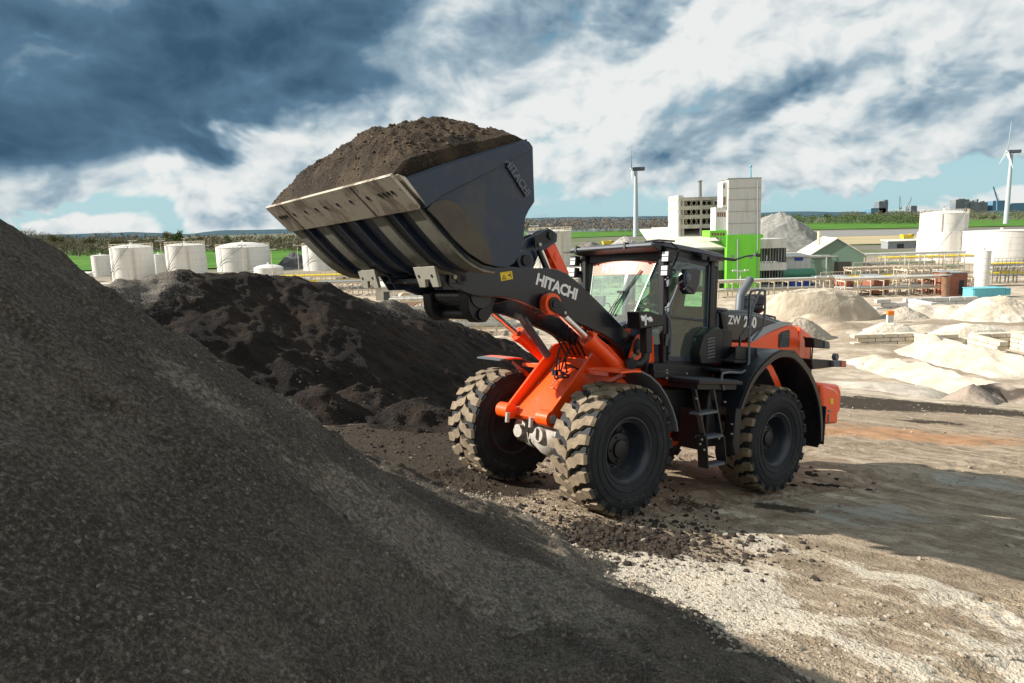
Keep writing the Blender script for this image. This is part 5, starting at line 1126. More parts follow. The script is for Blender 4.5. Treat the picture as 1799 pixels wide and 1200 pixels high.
# side air intake grille
gp = [P(a, b_, HW + .004) for a, b_ in [(1368, 588), (1373, 583), (1386, 579), (1388, 583), (1387, 610), (1367, 611)]]
m = MB(); m.prism(gp, HW - .01, HW + .008); gr = m.build("intake_grille", [black], ec, .01)
m = MB()
for k in range(9):
    t = (k + .5) / 9; a = lerp(gp[1], gp[5], t); b_ = lerp(gp[3], gp[4], t); m.bar((a[0] - .02, HW + .012, a[1]), (b_[0] + .02, HW + .012, b_[1]), .006, .012)
build_each(m, "grille_slat", [greypl], gr)
m = MB(); m.tube([(-4.35, .35, 2.66), (-4.38, .35, 2.76), (-4.75, .35, 2.74), (-4.8, .35, 2.62)], .018, 8); m.build("hood_handle", [black], L)
# black box with vents and shelf behind the door
m = MB(); vb = [P(a, b_, .98) for a, b_ in [(1232, 640), (1230, 620), (1238, 590), (1252, 577), (1265, 575), (1268, 585), (1268, 640)]]; m.prism(vb, .80, .98); vbo = m.build("air_vent_box", [black], L, .02)
m = MB()
for k in range(7): a = P3(1243, 596 + k * 5.5, .985); b_ = P3(1256, 593 + k * 5.5, .985); m.bar(a, b_, .010, .018)
build_each(m, "vent_louvre", [greypl], vbo)
m = MB(); m.box((-2.62, .95, 1.95), (.55, .50, .04)); m.box((-2.62, 1.18, 2.08), (.5, .02, .2)); m.box((-2.9, .95, 2.06), (.03, .5, .22)); m.box((-2.62, .72, 2.2), (.6, .05, .45)); m.build("battery_box", [black], L, .012)
# exhaust and precleaner
ex = P(1299, 545, .12)
m = MB(); pz = P(1299, 520, .12)[1]; tp_ = P(1314, 500, .12)
m.tube([(ex[0], .12, 2.6), (ex[0], .12, pz), (ex[0] - .04, .12, pz + .07), (tp_[0] + .04, .12, tp_[1] - .02), (tp_[0] - .06, .12, tp_[1] + .10)], [.075, .075, .073, .070, .070], 24); exh = m.build("exhaust_stack", [greypl], L)
m = MB(); m.lathe([(0, 0), (.064, 0)], (tp_[0] - .062, .12, tp_[1] + .104), (-.1, 0, .12), 24); m.build("exhaust_mouth", [black], exh)
pc = P(1322, 545, 0.0)
m = MB(); m.lathe([(.10, 2.6 - pc[1]), (.10, -.05), (.17, .0), (.18, .04), (.15, .05), (.15, .10), (.18, .11), (.18, .24), (.14, .28), (0, .29)], (pc[0] - .05, 0, pc[1]), (0, 0, 1), 28); m.build("air_precleaner", [black], L)
m = MB(); pc2 = P(1312, 545, .15); m.lathe([(.10, -.1), (.10, .05), (.12, .06), (.12, .10), (.10, .11), (.10, .18), (.12, .19), (.11, .24), (0, .24)], (pc2[0], .15, pc2[1]), (0, 0, 1), 24); m.build("silencer", [greypl], L)
# handrails by the hood
m = MB(); m.tube([P3(1299, 614, .92), P3(1300, 592, .92), P3(1308, 581, .92), P3(1314, 572, .92), P3(1316, 545, .92), P3(1317, 518, .92), P3(1320, 512, .92), P3(1331, 509, .92), P3(1345, 511, .92)], .018, 8); m.build("handrail", [charcoal], L)
m = MB(); m.tube([P3(1272, 685, 1.38), P3(1267, 670, 1.38), P3(1269, 656, 1.38), P3(1280, 654, 1.38), P3(1302, 655, 1.3), P3(1312, 650, 1.25), P3(1316, 635, 1.22), P3(1316, 600, 1.2), P3(1319, 560, 1.2), P3(1323, 540, 1.2), P3(1333, 516, 1.2), P3(1338, 509, 1.2), P3(1344, 511, 1.2), P3(1344, 540, 1.2), P3(1342, 570, 1.2), P3(1336, 580, 1.15), P3(1322, 598, 1.1)], .018, 8); m.build("handrail", [greypl], L)
# rear lamps on brackets
m = MB(); m.prism([P(a, b_, 1.0) for a, b_ in [(1430, 593), (1456, 600), (1457, 613), (1431, 611)]], .82, 1.0); rl = m.build("rear_lamp_box", [black], L, .012)
m = MB(); m.prism([P(a, b_, 1.0) for a, b_ in [(1448, 599), (1456, 601), (1457, 612), (1448, 611)]], 1.001, 1.012); m.build("lens", [greypl], rl)
m = MB(); m.prism([P(a, b_, 1.1) for a, b_ in [(1426, 631), (1465, 633), (1465, 645), (1440, 648), (1428, 649)]], .62, 1.1); ta = m.build("tail_lamp_arm", [black], L, .01)
m = MB(); m.prism([P(a, b_, 1.15) for a, b_ in [(1465, 634), (1487, 634), (1487, 645), (1465, 645)]], 1.0, 1.15); tl2 = m.build("tail_lamp", [greypl], ta, .008)
m = MB(); m.prism([P(a, b_, 1.16) for a, b_ in [(1478, 635), (1486, 635), (1486, 644), (1478, 644)]], 1.151, 1.165); m.build("lens", [redlens], tl2)
m = MB(); c_ = P3(1469, 627, 1.1); m.cyl(np.array(c_) - [0, .05, 0], np.array(c_) + [0, .02, 0], .06, seg=16); m.build("beacon_mount", [greypl], ta)
# counterweight
for s in (1, -1):
    cw = [P(a, b_, 1.12) for a, b_ in [(1441, 676), (1452, 678), (1466, 683), (1470, 692), (1469, 744), (1442, 746)]]
    m = MB(); m.prism(cw, s * .62, s * 1.16); o = m.build("counterweight", [orange], L, .05)
    if s > 0:
        m = MB(); m.prism([P(a, b_, 1.165) for a, b_ in [(1459, 700), (1464, 700), (1464, 710), (1459, 710)]], 1.161, 1.167); m.build("label", [yellow], o)
        m = MB(); m.box(P3(1459, 722, 1.17), (.12, .02, .03)); m.box(P3(1456, 735, 1.17), (.03, .02, .14)); build_each(m, "latch", [steel2], o)
cwb = [P(a, b_, .62) for a, b_ in [(1438, 672), (1460, 674), (1476, 676), (1481, 688), (1479, 722), (1470, 736), (1440, 740)]]
m = MB(); m.prism(cwb, -.60, .60); m.build("tail_weight", [orange], L, .05)
m = MB(); m.box((-4.95, .9, 1.62), (.10, .3, .10)); m.box((-5.6, 0, 1.1), (.12, .3, .25)); build_each(m, "tow_hitch", [black], L, .01)
def skin_mesh(name, chains, m_, parent=None, sub=1):
    """bodies as one skinned surface: chains share joints by name"""
    idx = {}; V = []; R = []; Ed = []
    for ch in chains:
        prev = None
        for (k, p_, r_) in ch:
            if k not in idx: idx[k] = len(V); V.append(tuple(float(q) for q in p_)); R.append(r_)
            if prev is not None: Ed.append((prev, idx[k]))
            prev = idx[k]
    import bmesh
    bm = bmesh.new(); lay = bm.verts.layers.skin.verify(); vs = [bm.verts.new(v) for v in V]
    for a, b_ in Ed: bm.edges.new((vs[a], vs[b_]))
    bm.verts.ensure_lookup_table(); vs = list(bm.verts)
    for i, v in enumerate(vs): v[lay].radius = (R[i], R[i]) if not isinstance(R[i], tuple) else R[i]; v[lay].use_root = (i == 0)
    me = bpy.data.meshes.new(name); bm.to_mesh(me); bm.free(); me.materials.append(m_)
    o = bpy.data.objects.new(name, me); S.collection.objects.link(o)
    sk = o.modifiers.new("skin", 'SKIN'); sk.use_smooth_shade = True
    ss = o.modifiers.new("sub", 'SUBSURF'); ss.levels = sub; ss.render_levels = sub
    if parent is not None: o.parent = parent
    return o
skinm = mat("skin", (.45, .24, .16), .55); jacket = mat("jacket_dark", (.05, .085, .07), .85); hiv = mat("jacket_orange", (.95, .22, .02), .7); trous = mat("trousers", (.02, .024, .035), .9); hairm = mat("hair", (.04, .025, .015), .9)
PR = bpy.data.objects.new("person", None); S.collection.objects.link(PR); PR.matrix_world = L.matrix_world.copy(); tag(PR, "person in a dark jacket with orange shoulders seated at the steering wheel in the cab", "person")
hx, hy = -1.98, .04
H = lambda x, y, z: (hx + x, hy + y, z)
body = [[("pel", H(0, 0, 2.42), .15), ("wst", H(-.02, 0, 2.56), .145), ("chs", H(0, 0, 2.75), .16), ("nk0", H(.02, 0, 2.90), .09), ("nk", H(.03, 0, 2.96), .055), ("hd", H(.05, 0, 3.08), .09), ("hdt", H(.045, 0, 3.15), .08)]]
for s in (1, -1):
    body.append([("chs", 0, 0), (f"sh{s}", H(.0, s * .19, 2.84), .075), (f"el{s}", H(.18, s * .27, 2.62), .052), (f"wr{s}", H(.42, s * .16, 2.70), .032), (f"hn{s}", H(.465, s * .145, 2.715), .032)])
    body.append([("pel", 0, 0), (f"hp{s}", H(.10, s * .10, 2.40), .09), (f"kn{s}", H(.52, s * .15, 2.38), .07), (f"an{s}", H(.66, s * .15, 2.02), .045), (f"ft{s}", H(.78, s * .15, 1.96), .04)])
skin_mesh("body", body, skinm, PR, 2)
clo = [[("pel", H(0, 0, 2.42), .165), ("wst", H(-.02, 0, 2.56), .16), ("chs", H(0, 0, 2.75), .178), ("nk0", H(.02, 0, 2.895), .10)]]
for s in (1, -1): clo.append([("chs", 0, 0), (f"sh{s}", H(.0, s * .19, 2.84), .09), (f"el{s}", H(.18, s * .27, 2.62), .066), (f"wr{s}", H(.40, s * .168, 2.695), .046)])
skin_mesh("jacket", clo, jacket, PR, 2)
skin_mesh("jacket_shoulders", [[("a", H(-.02, -.20, 2.86), .094), ("b", H(.0, -.08, 2.875), .11), ("c", H(.0, .08, 2.875), .11), ("d", H(-.02, .20, 2.86), .094)]], hiv, PR, 2)
tr = [[("pel", H(0, 0, 2.42), .17), ("p2", H(.0, 0, 2.48), .15)]]
for s in (1, -1): tr.append([("pel", 0, 0), (f"hp{s}", H(.10, s * .10, 2.40), .105), (f"kn{s}", H(.52, s * .15, 2.38), .083), (f"an{s}", H(.655, s * .15, 2.06), .06)])
skin_mesh("trousers", tr, trous, PR, 2)
for s in (1, -1):
    ch = []
    w0 = H(.455, s * .148, 2.712)
    for k in range(4):
        b0 = H(.475, s * (.175 - .018 * k), 2.73 - .004 * k); ch = [("a", w0, .016), ("b", b0, .011), ("c", (b0[0] + .025, b0[1], b0[2] - .012), .0095), ("d", (b0[0] + .022, b0[1], b0[2] - .038), .0085), ("e", (b0[0] + .0, b0[1], b0[2] - .045), .008)]
        skin_mesh("finger", [ch], skinm, PR, 1)
    skin_mesh("thumb", [[("a", w0, .016), ("b", H(.46, s * .11, 2.72), .011), ("c", H(.485, s * .10, 2.705), .009)]], skinm, PR, 1)
m = MB(); hc = np.array(H(.05, 0, 3.09))
m.ball(hc + [-.015, 0, .035], .105, 20, 12, sc=(1.0, .82, .95)); m.build("hair", [hairm], PR)
m = MB(); m.ball(hc + [.03, 0, -.01], .095, 20, 14, sc=(.95, .80, 1.12)); m.ball(hc + [.122, 0, -.012], .018, 10, 8, sc=(1.1, .8, 1.5)); m.build("face", [skinm], PR)
for s in (1, -1):
    m = MB(); m.ball(hc + [.108, s * .032, .012], .011, 10, 6); m.build("eye", [whitep], PR); m = MB(); m.ball(hc + [.115, s * .032, .012], .006, 8, 6); m.build("pupil", [black], PR)
    m = MB(); m.ball(hc + [.01, s * .082, -.005], .026, 10, 8, sc=(.7, .35, 1.2)); m.build("ear", [skinm], PR)
m = MB(); m.bar(hc + [.108, -.024, -.055], hc + [.108, .024, -.055], .012, .009); m.build("mouth", [mat("lips", (.35, .12, .09), .5)], PR)
# ------------------------------------------------------------------ the plant in the lower yard and the country behind it
white = mat("tank_white", (.66, .65, .61), .45, col2=(.42, .37, .30), nscale=.9, noise_lo=.50, noise_hi=.82, stretch=(1, 1, .10))
white2 = mat("cladding_white", (.60, .61, .58), .5, col2=(.44, .43, .38), nscale=1.1, noise_lo=.45, noise_hi=.75, stretch=(1, 1, .12))
beige = mat("painted_beige_steel", (.58, .50, .38), .6, col2=(.36, .25, .15), nscale=1.5, noise_lo=.45, noise_hi=.8)
concrete = mat("concrete", (.44, .42, .36), .85, col2=(.30, .285, .25), nscale=.8)
green_paint = mat("lime_green_cladding", (.17, .66, .04), .5, col2=(.13, .50, .04), nscale=1.0, noise_lo=.42, noise_hi=.8, stretch=(1, 1, .15))
shadowy = mat("dark_machinery", (.035, .033, .03), .8)
brown = mat("rusty_steel", (.16, .085, .05), .8, col2=(.26, .15, .08), nscale=2)
brick = mat("brick_red", (.30, .105, .065), .85, col2=(.22, .08, .05), nscale=3)
shedgreen = mat("shed_green", (.14, .22, .17), .6); tankgreen = mat("tank_green", (.06, .22, .13), .5); blue = mat("container_blue", (.02, .07, .38), .5)
turq = mat("container_turquoise", (.14, .48, .56), .5); yel = mat("pipe_yellow", (.72, .55, .04), .5); roofw = mat("roof_pale", (.66, .63, .56), .6, col2=(.5, .47, .4), nscale=.5)
darkglass = mat("dark_window", (.03, .035, .04), .15); bluepipe = mat("blue_paint", (.12, .34, .45), .5); turbm = mat("turbine_grey", (.40, .44, .47), .45); darkturb = mat("nacelle_dark", (.06, .07, .09), .5)
greydark = mat("cladding_grey", (.26, .28, .28), .6); farg = mat("far_building", (.12, .15, .17), .9, col2=(.2, .22, .23), nscale=.05); farb = mat("far_blue", (.09, .20, .30), .8); farred = mat("far_red", (.42, .07, .05), .8); seamm = mat("weld_seam", (.52, .51, .47), .5)
def Wy(px, py, y):   # point of the upright plane y = const seen there
    r = ray(px, py); return EYEP + r * (y / r[1])
def HZ(px): return 394.4 - .029 * (px - 900)
def yd(px, py): g_ = G(px, py); return float(g_[1])
def boxpx(mb, x0, x1, t, b, y, th, mi=0):
    """axis aligned block whose front face covers that patch, th metres deep"""
    A = Wy(x0, (t + b) / 2, y); B = Wy(x1, (t + b) / 2, y); c = (x0 + x1) / 2; zt = Wy(c, t, y)[2]; zb = Wy(c, b, y)[2]
    mb.box(((A[0] + B[0]) / 2, y + th / 2, (zt + zb) / 2), (B[0] - A[0], th, zt - zb), None, mi); return mb
def ribs(mb, x0, x1, t, b, y, n, mi=0, th=.06, w=.05):
    for k in range(n):
        x = x0 + (x1 - x0) * (k + .5) / n; A = Wy(x, (t + b) / 2, y); zt = Wy((x0 + x1) / 2, t, y)[2]; zb = Wy((x0 + x1) / 2, b, y)[2]; mb.box((A[0], y - th / 2 - .003, (zt + zb) / 2), (w, th, zt - zb), None, mi)
def railing(p, r, h=1.1, n=20):
    m = MB()
    for zz in (h * .5, h): m.tube([(r * cos(2 * pi * k / n), r * sin(2 * pi * k / n), zz) for k in range(n + 1)], .045, 4)
    for k in range(n): a = 2 * pi * k / n; m.cyl((r * cos(a), r * sin(a), 0), (r * cos(a), r * sin(a), h), .045, seg=4)
    return m
def tank(px, base, w, h, label, m_=None, dome=.12, rail=True, name="storage_tank", group=None, foot=0):
    p = G(px, base); k = mpp(p); r = w * k / 2; H_ = h * k
    t = empty(name, (float(p[0]), float(p[1]) + r, float(p[2])), label=label, cat="storage tank", group=group)
    m = MB(); m.lathe([(r, -.5), (r, H_), (r * .985, H_ + .05)], (0, 0, 0), (0, 0, 1), 48)
    m.build("tank_shell", [m_ or white], t)
    m = MB(); m.lathe([(r * 1.012, H_ - .02), (r * 1.012, H_ + .08), (r * .8, H_ + dome * r * .55), (r * .4, H_ + dome * r * .9), (.3, H_ + dome * r), (.3, H_ + dome * r + .5), (0, H_ + dome * r + .5)], (0, 0, 0), (0, 0, 1), 40); m.build("tank_roof", [m_ or white], t)
    m = MB()
    for q in range(1, 5): m.lathe([(r + .012, H_ * q / 5 - .03), (r + .03, H_ * q / 5), (r + .012, H_ * q / 5 + .03)], (0, 0, 0), (0, 0, 1), 48)
    m.build("shell_seams", [seamm], t)
    if rail:
        m = railing(None, r * 1.0); o = m.build("roof_railing", [beige], t); o.location = (0, 0, H_)
        m = MB(); a = radians(-60); c, s_ = cos(a), sin(a)
        for dd in (-.25, .25): m.cyl(((r + .25) * c - dd * s_, (r + .25) * s_ + dd * c, 0), ((r + .25) * c - dd * s_, (r + .25) * s_ + dd * c, H_ + 1), .05, seg=4)
        for q in range(int(H_ / .6)): z = .4 + q * .6; m.cyl(((r + .25) * c + .25 * s_, (r + .25) * s_ - .25 * c, z), ((r + .25) * c - .25 * s_, (r + .25) * s_ + .25 * c, z), .035, seg=4)
        m.build("ladder", [beige], t)
        m = MB(); m.bar((0, 0, H_), (0, 0, H_ + 2.0), .12); m.box((0, 0, H_ + 2.0), (1.6, .3, .12)); m.build("roof_lamp", [beige], t)
    if rail:
        m = MB(); m.tube([(r * .5, -r * .95, H_ * .15), (r * .5, -r * 1.1, H_ * .15), (r * .5, -r * 1.1, .3), (r * 1.4, -r * 1.15, .3)], .14, 8); m.build("outlet_pipe", [beige], t)
        m = MB(); m.cyl((r * -.6, -r * .84, 0), (r * -.6, -r * .84, H_ + .1), .09, seg=6); m.build("vent_pipe", [seamm], t)
        m = MB(); m.tube([((r + .35) * cos(a_), (r + .35) * sin(a_), .6 + H_ * k_ / 12.) for k_, a_ in enumerate(np.linspace(-2.6, -1.2, 13))], .09, 4); m.tube([((r + .35) * cos(a_), (r + .35) * sin(a_), 1.5 + H_ * k_ / 12.) for k_, a_ in enumerate(np.linspace(-2.6, -1.2, 13))], .05, 4); m.build("spiral_stair", [greydark], t)
    if foot:
        m = MB(); m.lathe([(r * 1.07, -.5), (r * 1.07, H_ * foot), (r * 1.0, H_ * foot + .05)], (0, 0, 0), (0, 0, 1), 40); m.build("skirt", [m_ or white], t)
    return t
GT = "white storage tanks of the plant"
tank(172, 486, 30, 36, "small white tank leftmost of the tank farm, half behind a taller tank", group=GT, rail=False)
tank(262, 484, 14, 28, "slim white tank just right of the leftmost tall tank", group=GT, rail=False)
tank(277, 486, 22, 38, "white tank tucked left of the second tall tank", group=GT, rail=False)
tank(354, 484, 16, 34, "narrow white tank behind the right edge of the second tall tank", group=GT, rail=False)
tank(219, 497, 70, 60, "tall white tank at the left end of the tank farm, ahead of a smaller one", group=GT, dome=.18)
tank(316, 495, 66, 62, "second tall white tank, between the left tank and the wide low one", group=GT, dome=.14)
tank(413, 478, 92, 42, "wide low white tank with a domed roof, in front of the green field", group=GT, dome=.2)
tank(465, 492, 50, 20, "very low pale dome roofed tank right above the black soil pile", group=GT, dome=.25, rail=False)
tank(562, 476, 76, 42, "white tank half hidden behind the bucket's lower corner", group=GT, dome=.14)
tank(970, 478, 76, 70, "grey white tank standing behind the tilt cylinder, left of the cab", m_=mat("tank_pale_grey", (.60, .60, .53), .5, col2=(.46, .47, .38), nscale=.35, noise_lo=.4, noise_hi=.7, stretch=(1, 1, .1)), group=GT, dome=.10)
tank(1676, 460, 76, 84, "bright white tank with piping and wider skirt, right of the lime green tower", group=GT, dome=.14, foot=.62)
tank(1800, 462, 130, 56, "huge low white tank cut by the right edge of the picture", group=GT, dome=.02, rail=False)
t = tank(1731, 504, 25, 62, "slender white silo standing above the turquoise container", group=GT, dome=.1, rail=False, name="silo")
# --- plant tower with lime green base
yT = yd(1300, 512)
tw = empty("plant_tower", tuple(map(float, G(1305, 512))), label="tall white clad plant tower with a lime green lower half and an antenna", cat="tower")
def sub(m, name, mt, par, **k):
    o = m.build(name, mt, None, **k); o.parent = par; o.location = tuple(-Vector(par.location)) if par.type == 'EMPTY' else (0, 0, 0); return o
m = MB(); boxpx(m, 1279, 1337, 314, 412, yT, 4.2); sub(m, "upper_wall", [white2], tw)
m = MB(); ribs(m, 1279, 1337, 316, 411, yT, 22, w=.06, th=.05); sub(m, "cladding_ribs", [mat("cladding_rib", (.50, .53, .50), .5)], tw)
m = MB(); boxpx(m, 1276.5, 1335, 412, 528, yT - .15, 4.6); sub(m, "green_base", [green_paint], tw)
m = MB(); boxpx(m, 1247, 1278, 405, 417, yT + .3, 5); boxpx(m, 1334, 1341, 412, 418, yT + .3, 4); sub(m, "green_parapet", [green_paint], tw)
m = MB(); boxpx(m, 1257, 1279, 364, 411, yT + .8, 3.2); boxpx(m, 1269.5, 1279, 320, 364, yT + .5, 3.0); sub(m, "side_wing", [white2], tw)
m = MB()
for (a, b_, c, d_) in [(1271, 1273.5, 324, 331), (1271, 1275, 346, 360)]: boxpx(m, a, b_, c, d_, yT + .47, .1)
for k in range(4): boxpx(m, 1260 + 4 * k, 1263 + 4 * k, 373, 381, yT + .77, .1)
for k in range(5): boxpx(m, 1250 + 5 * k, 1253.5 + 5 * k, 409, 414, yT + .27, .1)
for o in build_each(m, "window", [brown]): o.parent = tw; o.location = -Vector(tw.location)
m = MB(); boxpx(m, 1278.5, 1338, 312.3, 314.2, yT - .1, 4.5); sub(m, "roof_edge", [greydark], tw)
m = MB(); a = Wy(1319, 313, yT + 2); b_ = Wy(1319, 292, yT + 2); m.cyl(a, b_, .16, .10, seg=8); m.ball(b_, .25, 8, 6); sub(m, "antenna", [bluepipe], tw)
m = MB()
for yy_ in (330, 350, 371, 392): boxpx(m, 1279, 1337.2, yy_, yy_ + .7, yT - .075, .05)
sub(m, "cladding_joints", [greydark], tw)
m = MB(); m.cyl(Wy(1296, 500, yT - .4), Wy(1296, 420, yT - .4), .12, seg=8); m.cyl(Wy(1331, 505, yT - .4), Wy(1331, 318, yT - .4), .10, seg=8)
for o in build_each(m, "downpipe", [greydark]): o.parent = tw; o.location = -Vector(tw.location)
m = MB(); boxpx(m, 1300, 1308, 488, 512, yT - .2, .1); boxpx(m, 1284, 1290, 448, 454, yT - .2, .1); boxpx(m, 1316, 1322, 448, 454, yT - .2, .1)
for o in build_each(m, "vent_panel", [greydark]): o.parent = tw; o.location = -Vector(tw.location)
# --- open storeyed block
yB = yT + 9
ob = empty("open_storey_building", tuple(map(float, Wy(1230, 505, yB))), label="open sided concrete building with four storey bands left of the tower", cat="building")
for (t_, b_) in [(346, 352), (361, 368), (377, 384), (394, 401)]:
    m = MB(); boxpx(m, 1192, 1268, t_ - .0, b_, yB, 9); sub(m, "floor_band", [concrete], ob)
m = MB(); boxpx(m, 1193, 1268, 354, 405, yB + 5, .3); sub(m, "dark_core", [shadowy], ob)
m = MB()
for x in (1193, 1199, 1230, 1252, 1266):
    boxpx(m, x, x + 3, 346, 420, yB - .02, .3)
for o in build_each(m, "column", [concrete]): o.parent = ob; o.location = -Vector(ob.location)
m = MB()
for (t_, b_) in [(352, 361), (368, 377), (384, 394)]:
    for x in range(1203, 1262, 9): m.bar(Wy(x, t_, yB + .6), Wy(x + 5, b_, yB + .6), .12); m.bar(Wy(x + 5, t_, yB + .6), Wy(x, b_, yB + .6), .12)

for o in build_each(m, "brace", [beige]): o.parent = ob; o.location = -Vector(ob.location)
m = MB(); boxpx(m, 1191, 1200, 343, 420, yB + .4, 8); sub(m, "stair_tower", [white2], ob)
m = MB(); a = Wy(1229, 346, yB + 3); b_ = Wy(1229, 319, yB + 3); m.cyl(a, b_, .45, .42, seg=12); m.cyl(b_, Wy(1229, 317, yB + 3), .6, seg=12); sub(m, "chimney", [greydark], ob)
def shed(name, label, x0, x1, t, b, y, th, wall, roof, rt=4, cat="building", openings=(), slope=1.5, om=None):
    o = empty(name, tuple(map(float, Wy((x0 + x1) / 2, b, y))), label=label, cat=cat)
    m = MB(); boxpx(m, x0, x1, t, b + 3, y, th); sub(m, "wall", [wall], o)
    A = Wy(x0 - .5, t, y - .3); B = Wy(x1 + .5, t, y - .3); z = (A[2] + B[2]) / 2
    m = MB(); zz = z + .02; V = [(A[0], y - .4, zz), (B[0], y - .4, zz), (B[0], y + th + .2, zz + slope), (A[0], y + th + .2, zz + slope)]; V2 = [(a_, b__, c_ + .25) for a_, b__, c_ in V]
    m.hexa(V + V2); sub(m, "roof", [roof], o)
    m = MB()
    for q in openings: boxpx(m, *q, y - .06, .1)
    if openings:
        for w_ in build_each(m, "opening", [om or shadowy]): w_.parent = o; w_.location = -Vector(o.location)
    return o
shed("process_hall", "long low hall with a pale sloping roof left of the tower's green base", 1150, 1274, 438, 500, yT + 1.5, 14, greydark, roofw, openings=[(1205, 1272, 440, 460), (1262, 1272, 475, 505)], slope=3.4)
shed("middle_hall", "grey concrete hall stepping up behind the low roof", 1160, 1262, 408, 436, yT + 17, 8, concrete, roofw, openings=[(1170, 1250, 423, 426)], slope=.8)
shed("green_shed", "tiny lime green building poking up left of the stepped halls", 1149, 1163, 418, 432, yT + 22, 3, green_paint, roofw)
sd_ = empty("machine_gallery", tuple(map(float, Wy(1358, 505, yT + 3))), label="open machine gallery of two beige bands right of the green tower", cat="building")
for (a, b_) in [(420, 436), (462, 475)]:
    m = MB(); boxpx(m, 1335, 1382, a, b_, yT + 2.5, 7); sub(m, "floor_band", [white2], sd_)
m = MB(); boxpx(m, 1335, 1380, 436, 500, yT + 7, .3); sub(m, "dark_core", [shadowy], sd_)
m = MB()
for k in range(9): boxpx(m, 1337 + 5 * k, 1338.2 + 5 * k, 436, 500, yT + 3 + (k % 3), .2)
for o in build_each(m, "column", [greydark]): o.parent = sd_; o.location = -Vector(sd_.location)
shed("white_annex", "small white annex with blue doors between the tower and the green shed", 1382, 1424, 452, 482, yT + 12, 6, white2, roofw, openings=[(1396, 1411, 450, 458)], om=blue, slope=.4)
# gable shed
yG = yd(1470, 486)
def gable(name, label, x0, x1, base, eave, apex, y, depth, rot, wall, roof):
    A = Wy(x0, base, y); B = Wy(x1, base, y); w = B[0] - A[0]; c = (A + B) / 2; ze = Wy((x0 + x1) / 2, eave, y)[2] - c[2]; za = Wy((x0 + x1) / 2, apex, y)[2] - c[2]
    o = empty(name, (float(c[0]), y, float(c[2])), radians(rot), label=label, cat="shed")
    m = MB(); m.prism([(-w / 2, -1), (w / 2, -1), (w / 2, ze), (0, za), (-w / 2, ze)], 0, depth); m.build("wall", [wall], o)
    for s in (-1, 1):
        m = MB(); m.hexa([(s * (w / 2 + .4), -.4, ze - .25), (s * (w / 2 + .4), depth + .4, ze - .25), (0, depth + .4, za + .06), (0, -.4, za + .06), (s * (w / 2 + .4), -.4, ze - .05), (s * (w / 2 + .4), depth + .4, ze - .05), (0, depth + .4, za + .26), (0, -.4, za + .26)]); m.build("roof", [roof], o)
    m = MB(); m.box((w * .12, -.03, ze * .3), (w * .3, .1, ze * .8)); m.build("door", [shadowy], o)
    m = MB(); m.cyl((-w * .25, depth * .35, ze), (-w * .25, depth * .35, za + 1.6), .35, seg=10); m.build("chimney", [beige], o)
    return o
gable("gable_shed", "green walled shed with a pale gable roof and short chimney", 1424, 1512, 488, 448, 420, yG, 14, -12, shedgreen, roofw)
# containers, cylinders, brick buildings
def simple(name, label, cat, x0, x1, t, b, y, th, mt, group=None, ribn=0, lid=None, rib_m=None):
    o = empty(name, tuple(map(float, Wy((x0 + x1) / 2, b, y))), label=label, cat=cat, group=group)
    m = MB(); boxpx(m, x0, x1, t, b + .5, y, th); sub(m, "body", [mt], o, bevel=.04)
    if ribn:
        m = MB(); ribs(m, x0 + .5, x1 - .5, t + 1, b - 1, y, ribn, w=.07, th=.07); sub(m, "ribs", [rib_m or mt], o)
    m = MB(); boxpx(m, x0 - .4, x1 + .4, t - .8, t + .3, y - .08, th + .16); sub(m, "top_rail", [lid or mt], o)
    return o
yc = yd(1410, 507)
simple("container", "left one of two blue skips below the green cylinder tank", "container", 1390, 1410, 490, 505, yc, 2.4, blue, "blue skips", 6)
simple("container", "right one of two blue skips below the green cylinder tank", "container", 1412, 1432, 490, 505, yc, 2.4, blue, "blue skips", 6)
yq = yd(1741, 524)
simple("turquoise_container", "turquoise container on the yard's right side below the slender silo", "container", 1709, 1766, 507, 523, yq, 2.4, turq, None, 14)
simple("container_end", "short pale turquoise tank unit at the right end of the container", "container", 1767, 1776, 507, 518, yq, 2.2, turq, None, 3)
yk = yd(1690, 520)
for (a, b_, t_, bb, lab) in [(1668, 1699, 480, 517, "plain brick building right of the dark chimney column"), (1638, 1663, 486, 515, "brick building half hidden behind the beige pipe bridge, left of the dark column"), (1535, 1562, 487, 513, "dark red brick building with an open doorway in the pipe bridges"), (1487, 1500, 488, 512, "small brick hut at the left end of the pipe bridges")]:
    yy = yk + (0 if a > 1660 else 4); o = empty("brick_building", tuple(map(float, Wy((a + b_) / 2, bb, yy))), label=lab, cat="building", group="brick buildings")
    m = MB(); boxpx(m, a, b_, t_, bb + 2, yy, 4.5); sub(m, "wall", [brick], o); m = MB(); boxpx(m, a - .6, b_ + .6, t_ - 1.6, t_, yy - .15, 4.8); sub(m, "roof", [greydark], o)
    m = MB(); boxpx(m, a + (b_ - a) * .55, a + (b_ - a) * .8, t_ + 12, bb, yy - .05, .1); sub(m, "door", [shadowy], o)
o = empty("tank_cylinder", tuple(map(float, Wy(1400, 490, yc + 5))), label="dark green horizontal cylinder tank above the blue skips", cat="tank")
a = Wy(1372, 483, yc + 5); b_ = Wy(1428, 483, yc + 5); m = MB(); m.lathe([(0, -.5), (.6, -.4), (1.1, 0), (1.1, b_[0] - a[0]), (.6, b_[0] - a[0] + .4), (0, b_[0] - a[0] + .5)], a, (1, 0, 0), 28); sub(m, "vessel", [tankgreen], o)
m = MB()
for t_ in (.2, .8): c = a + (b_ - a) * t_; m.box(c - np.array([0, 0, 1.5]), (.4, 1.6, 1.6))
for q in build_each(m, "saddle", [concrete]): q.parent = o; q.location = -Vector(o.location)
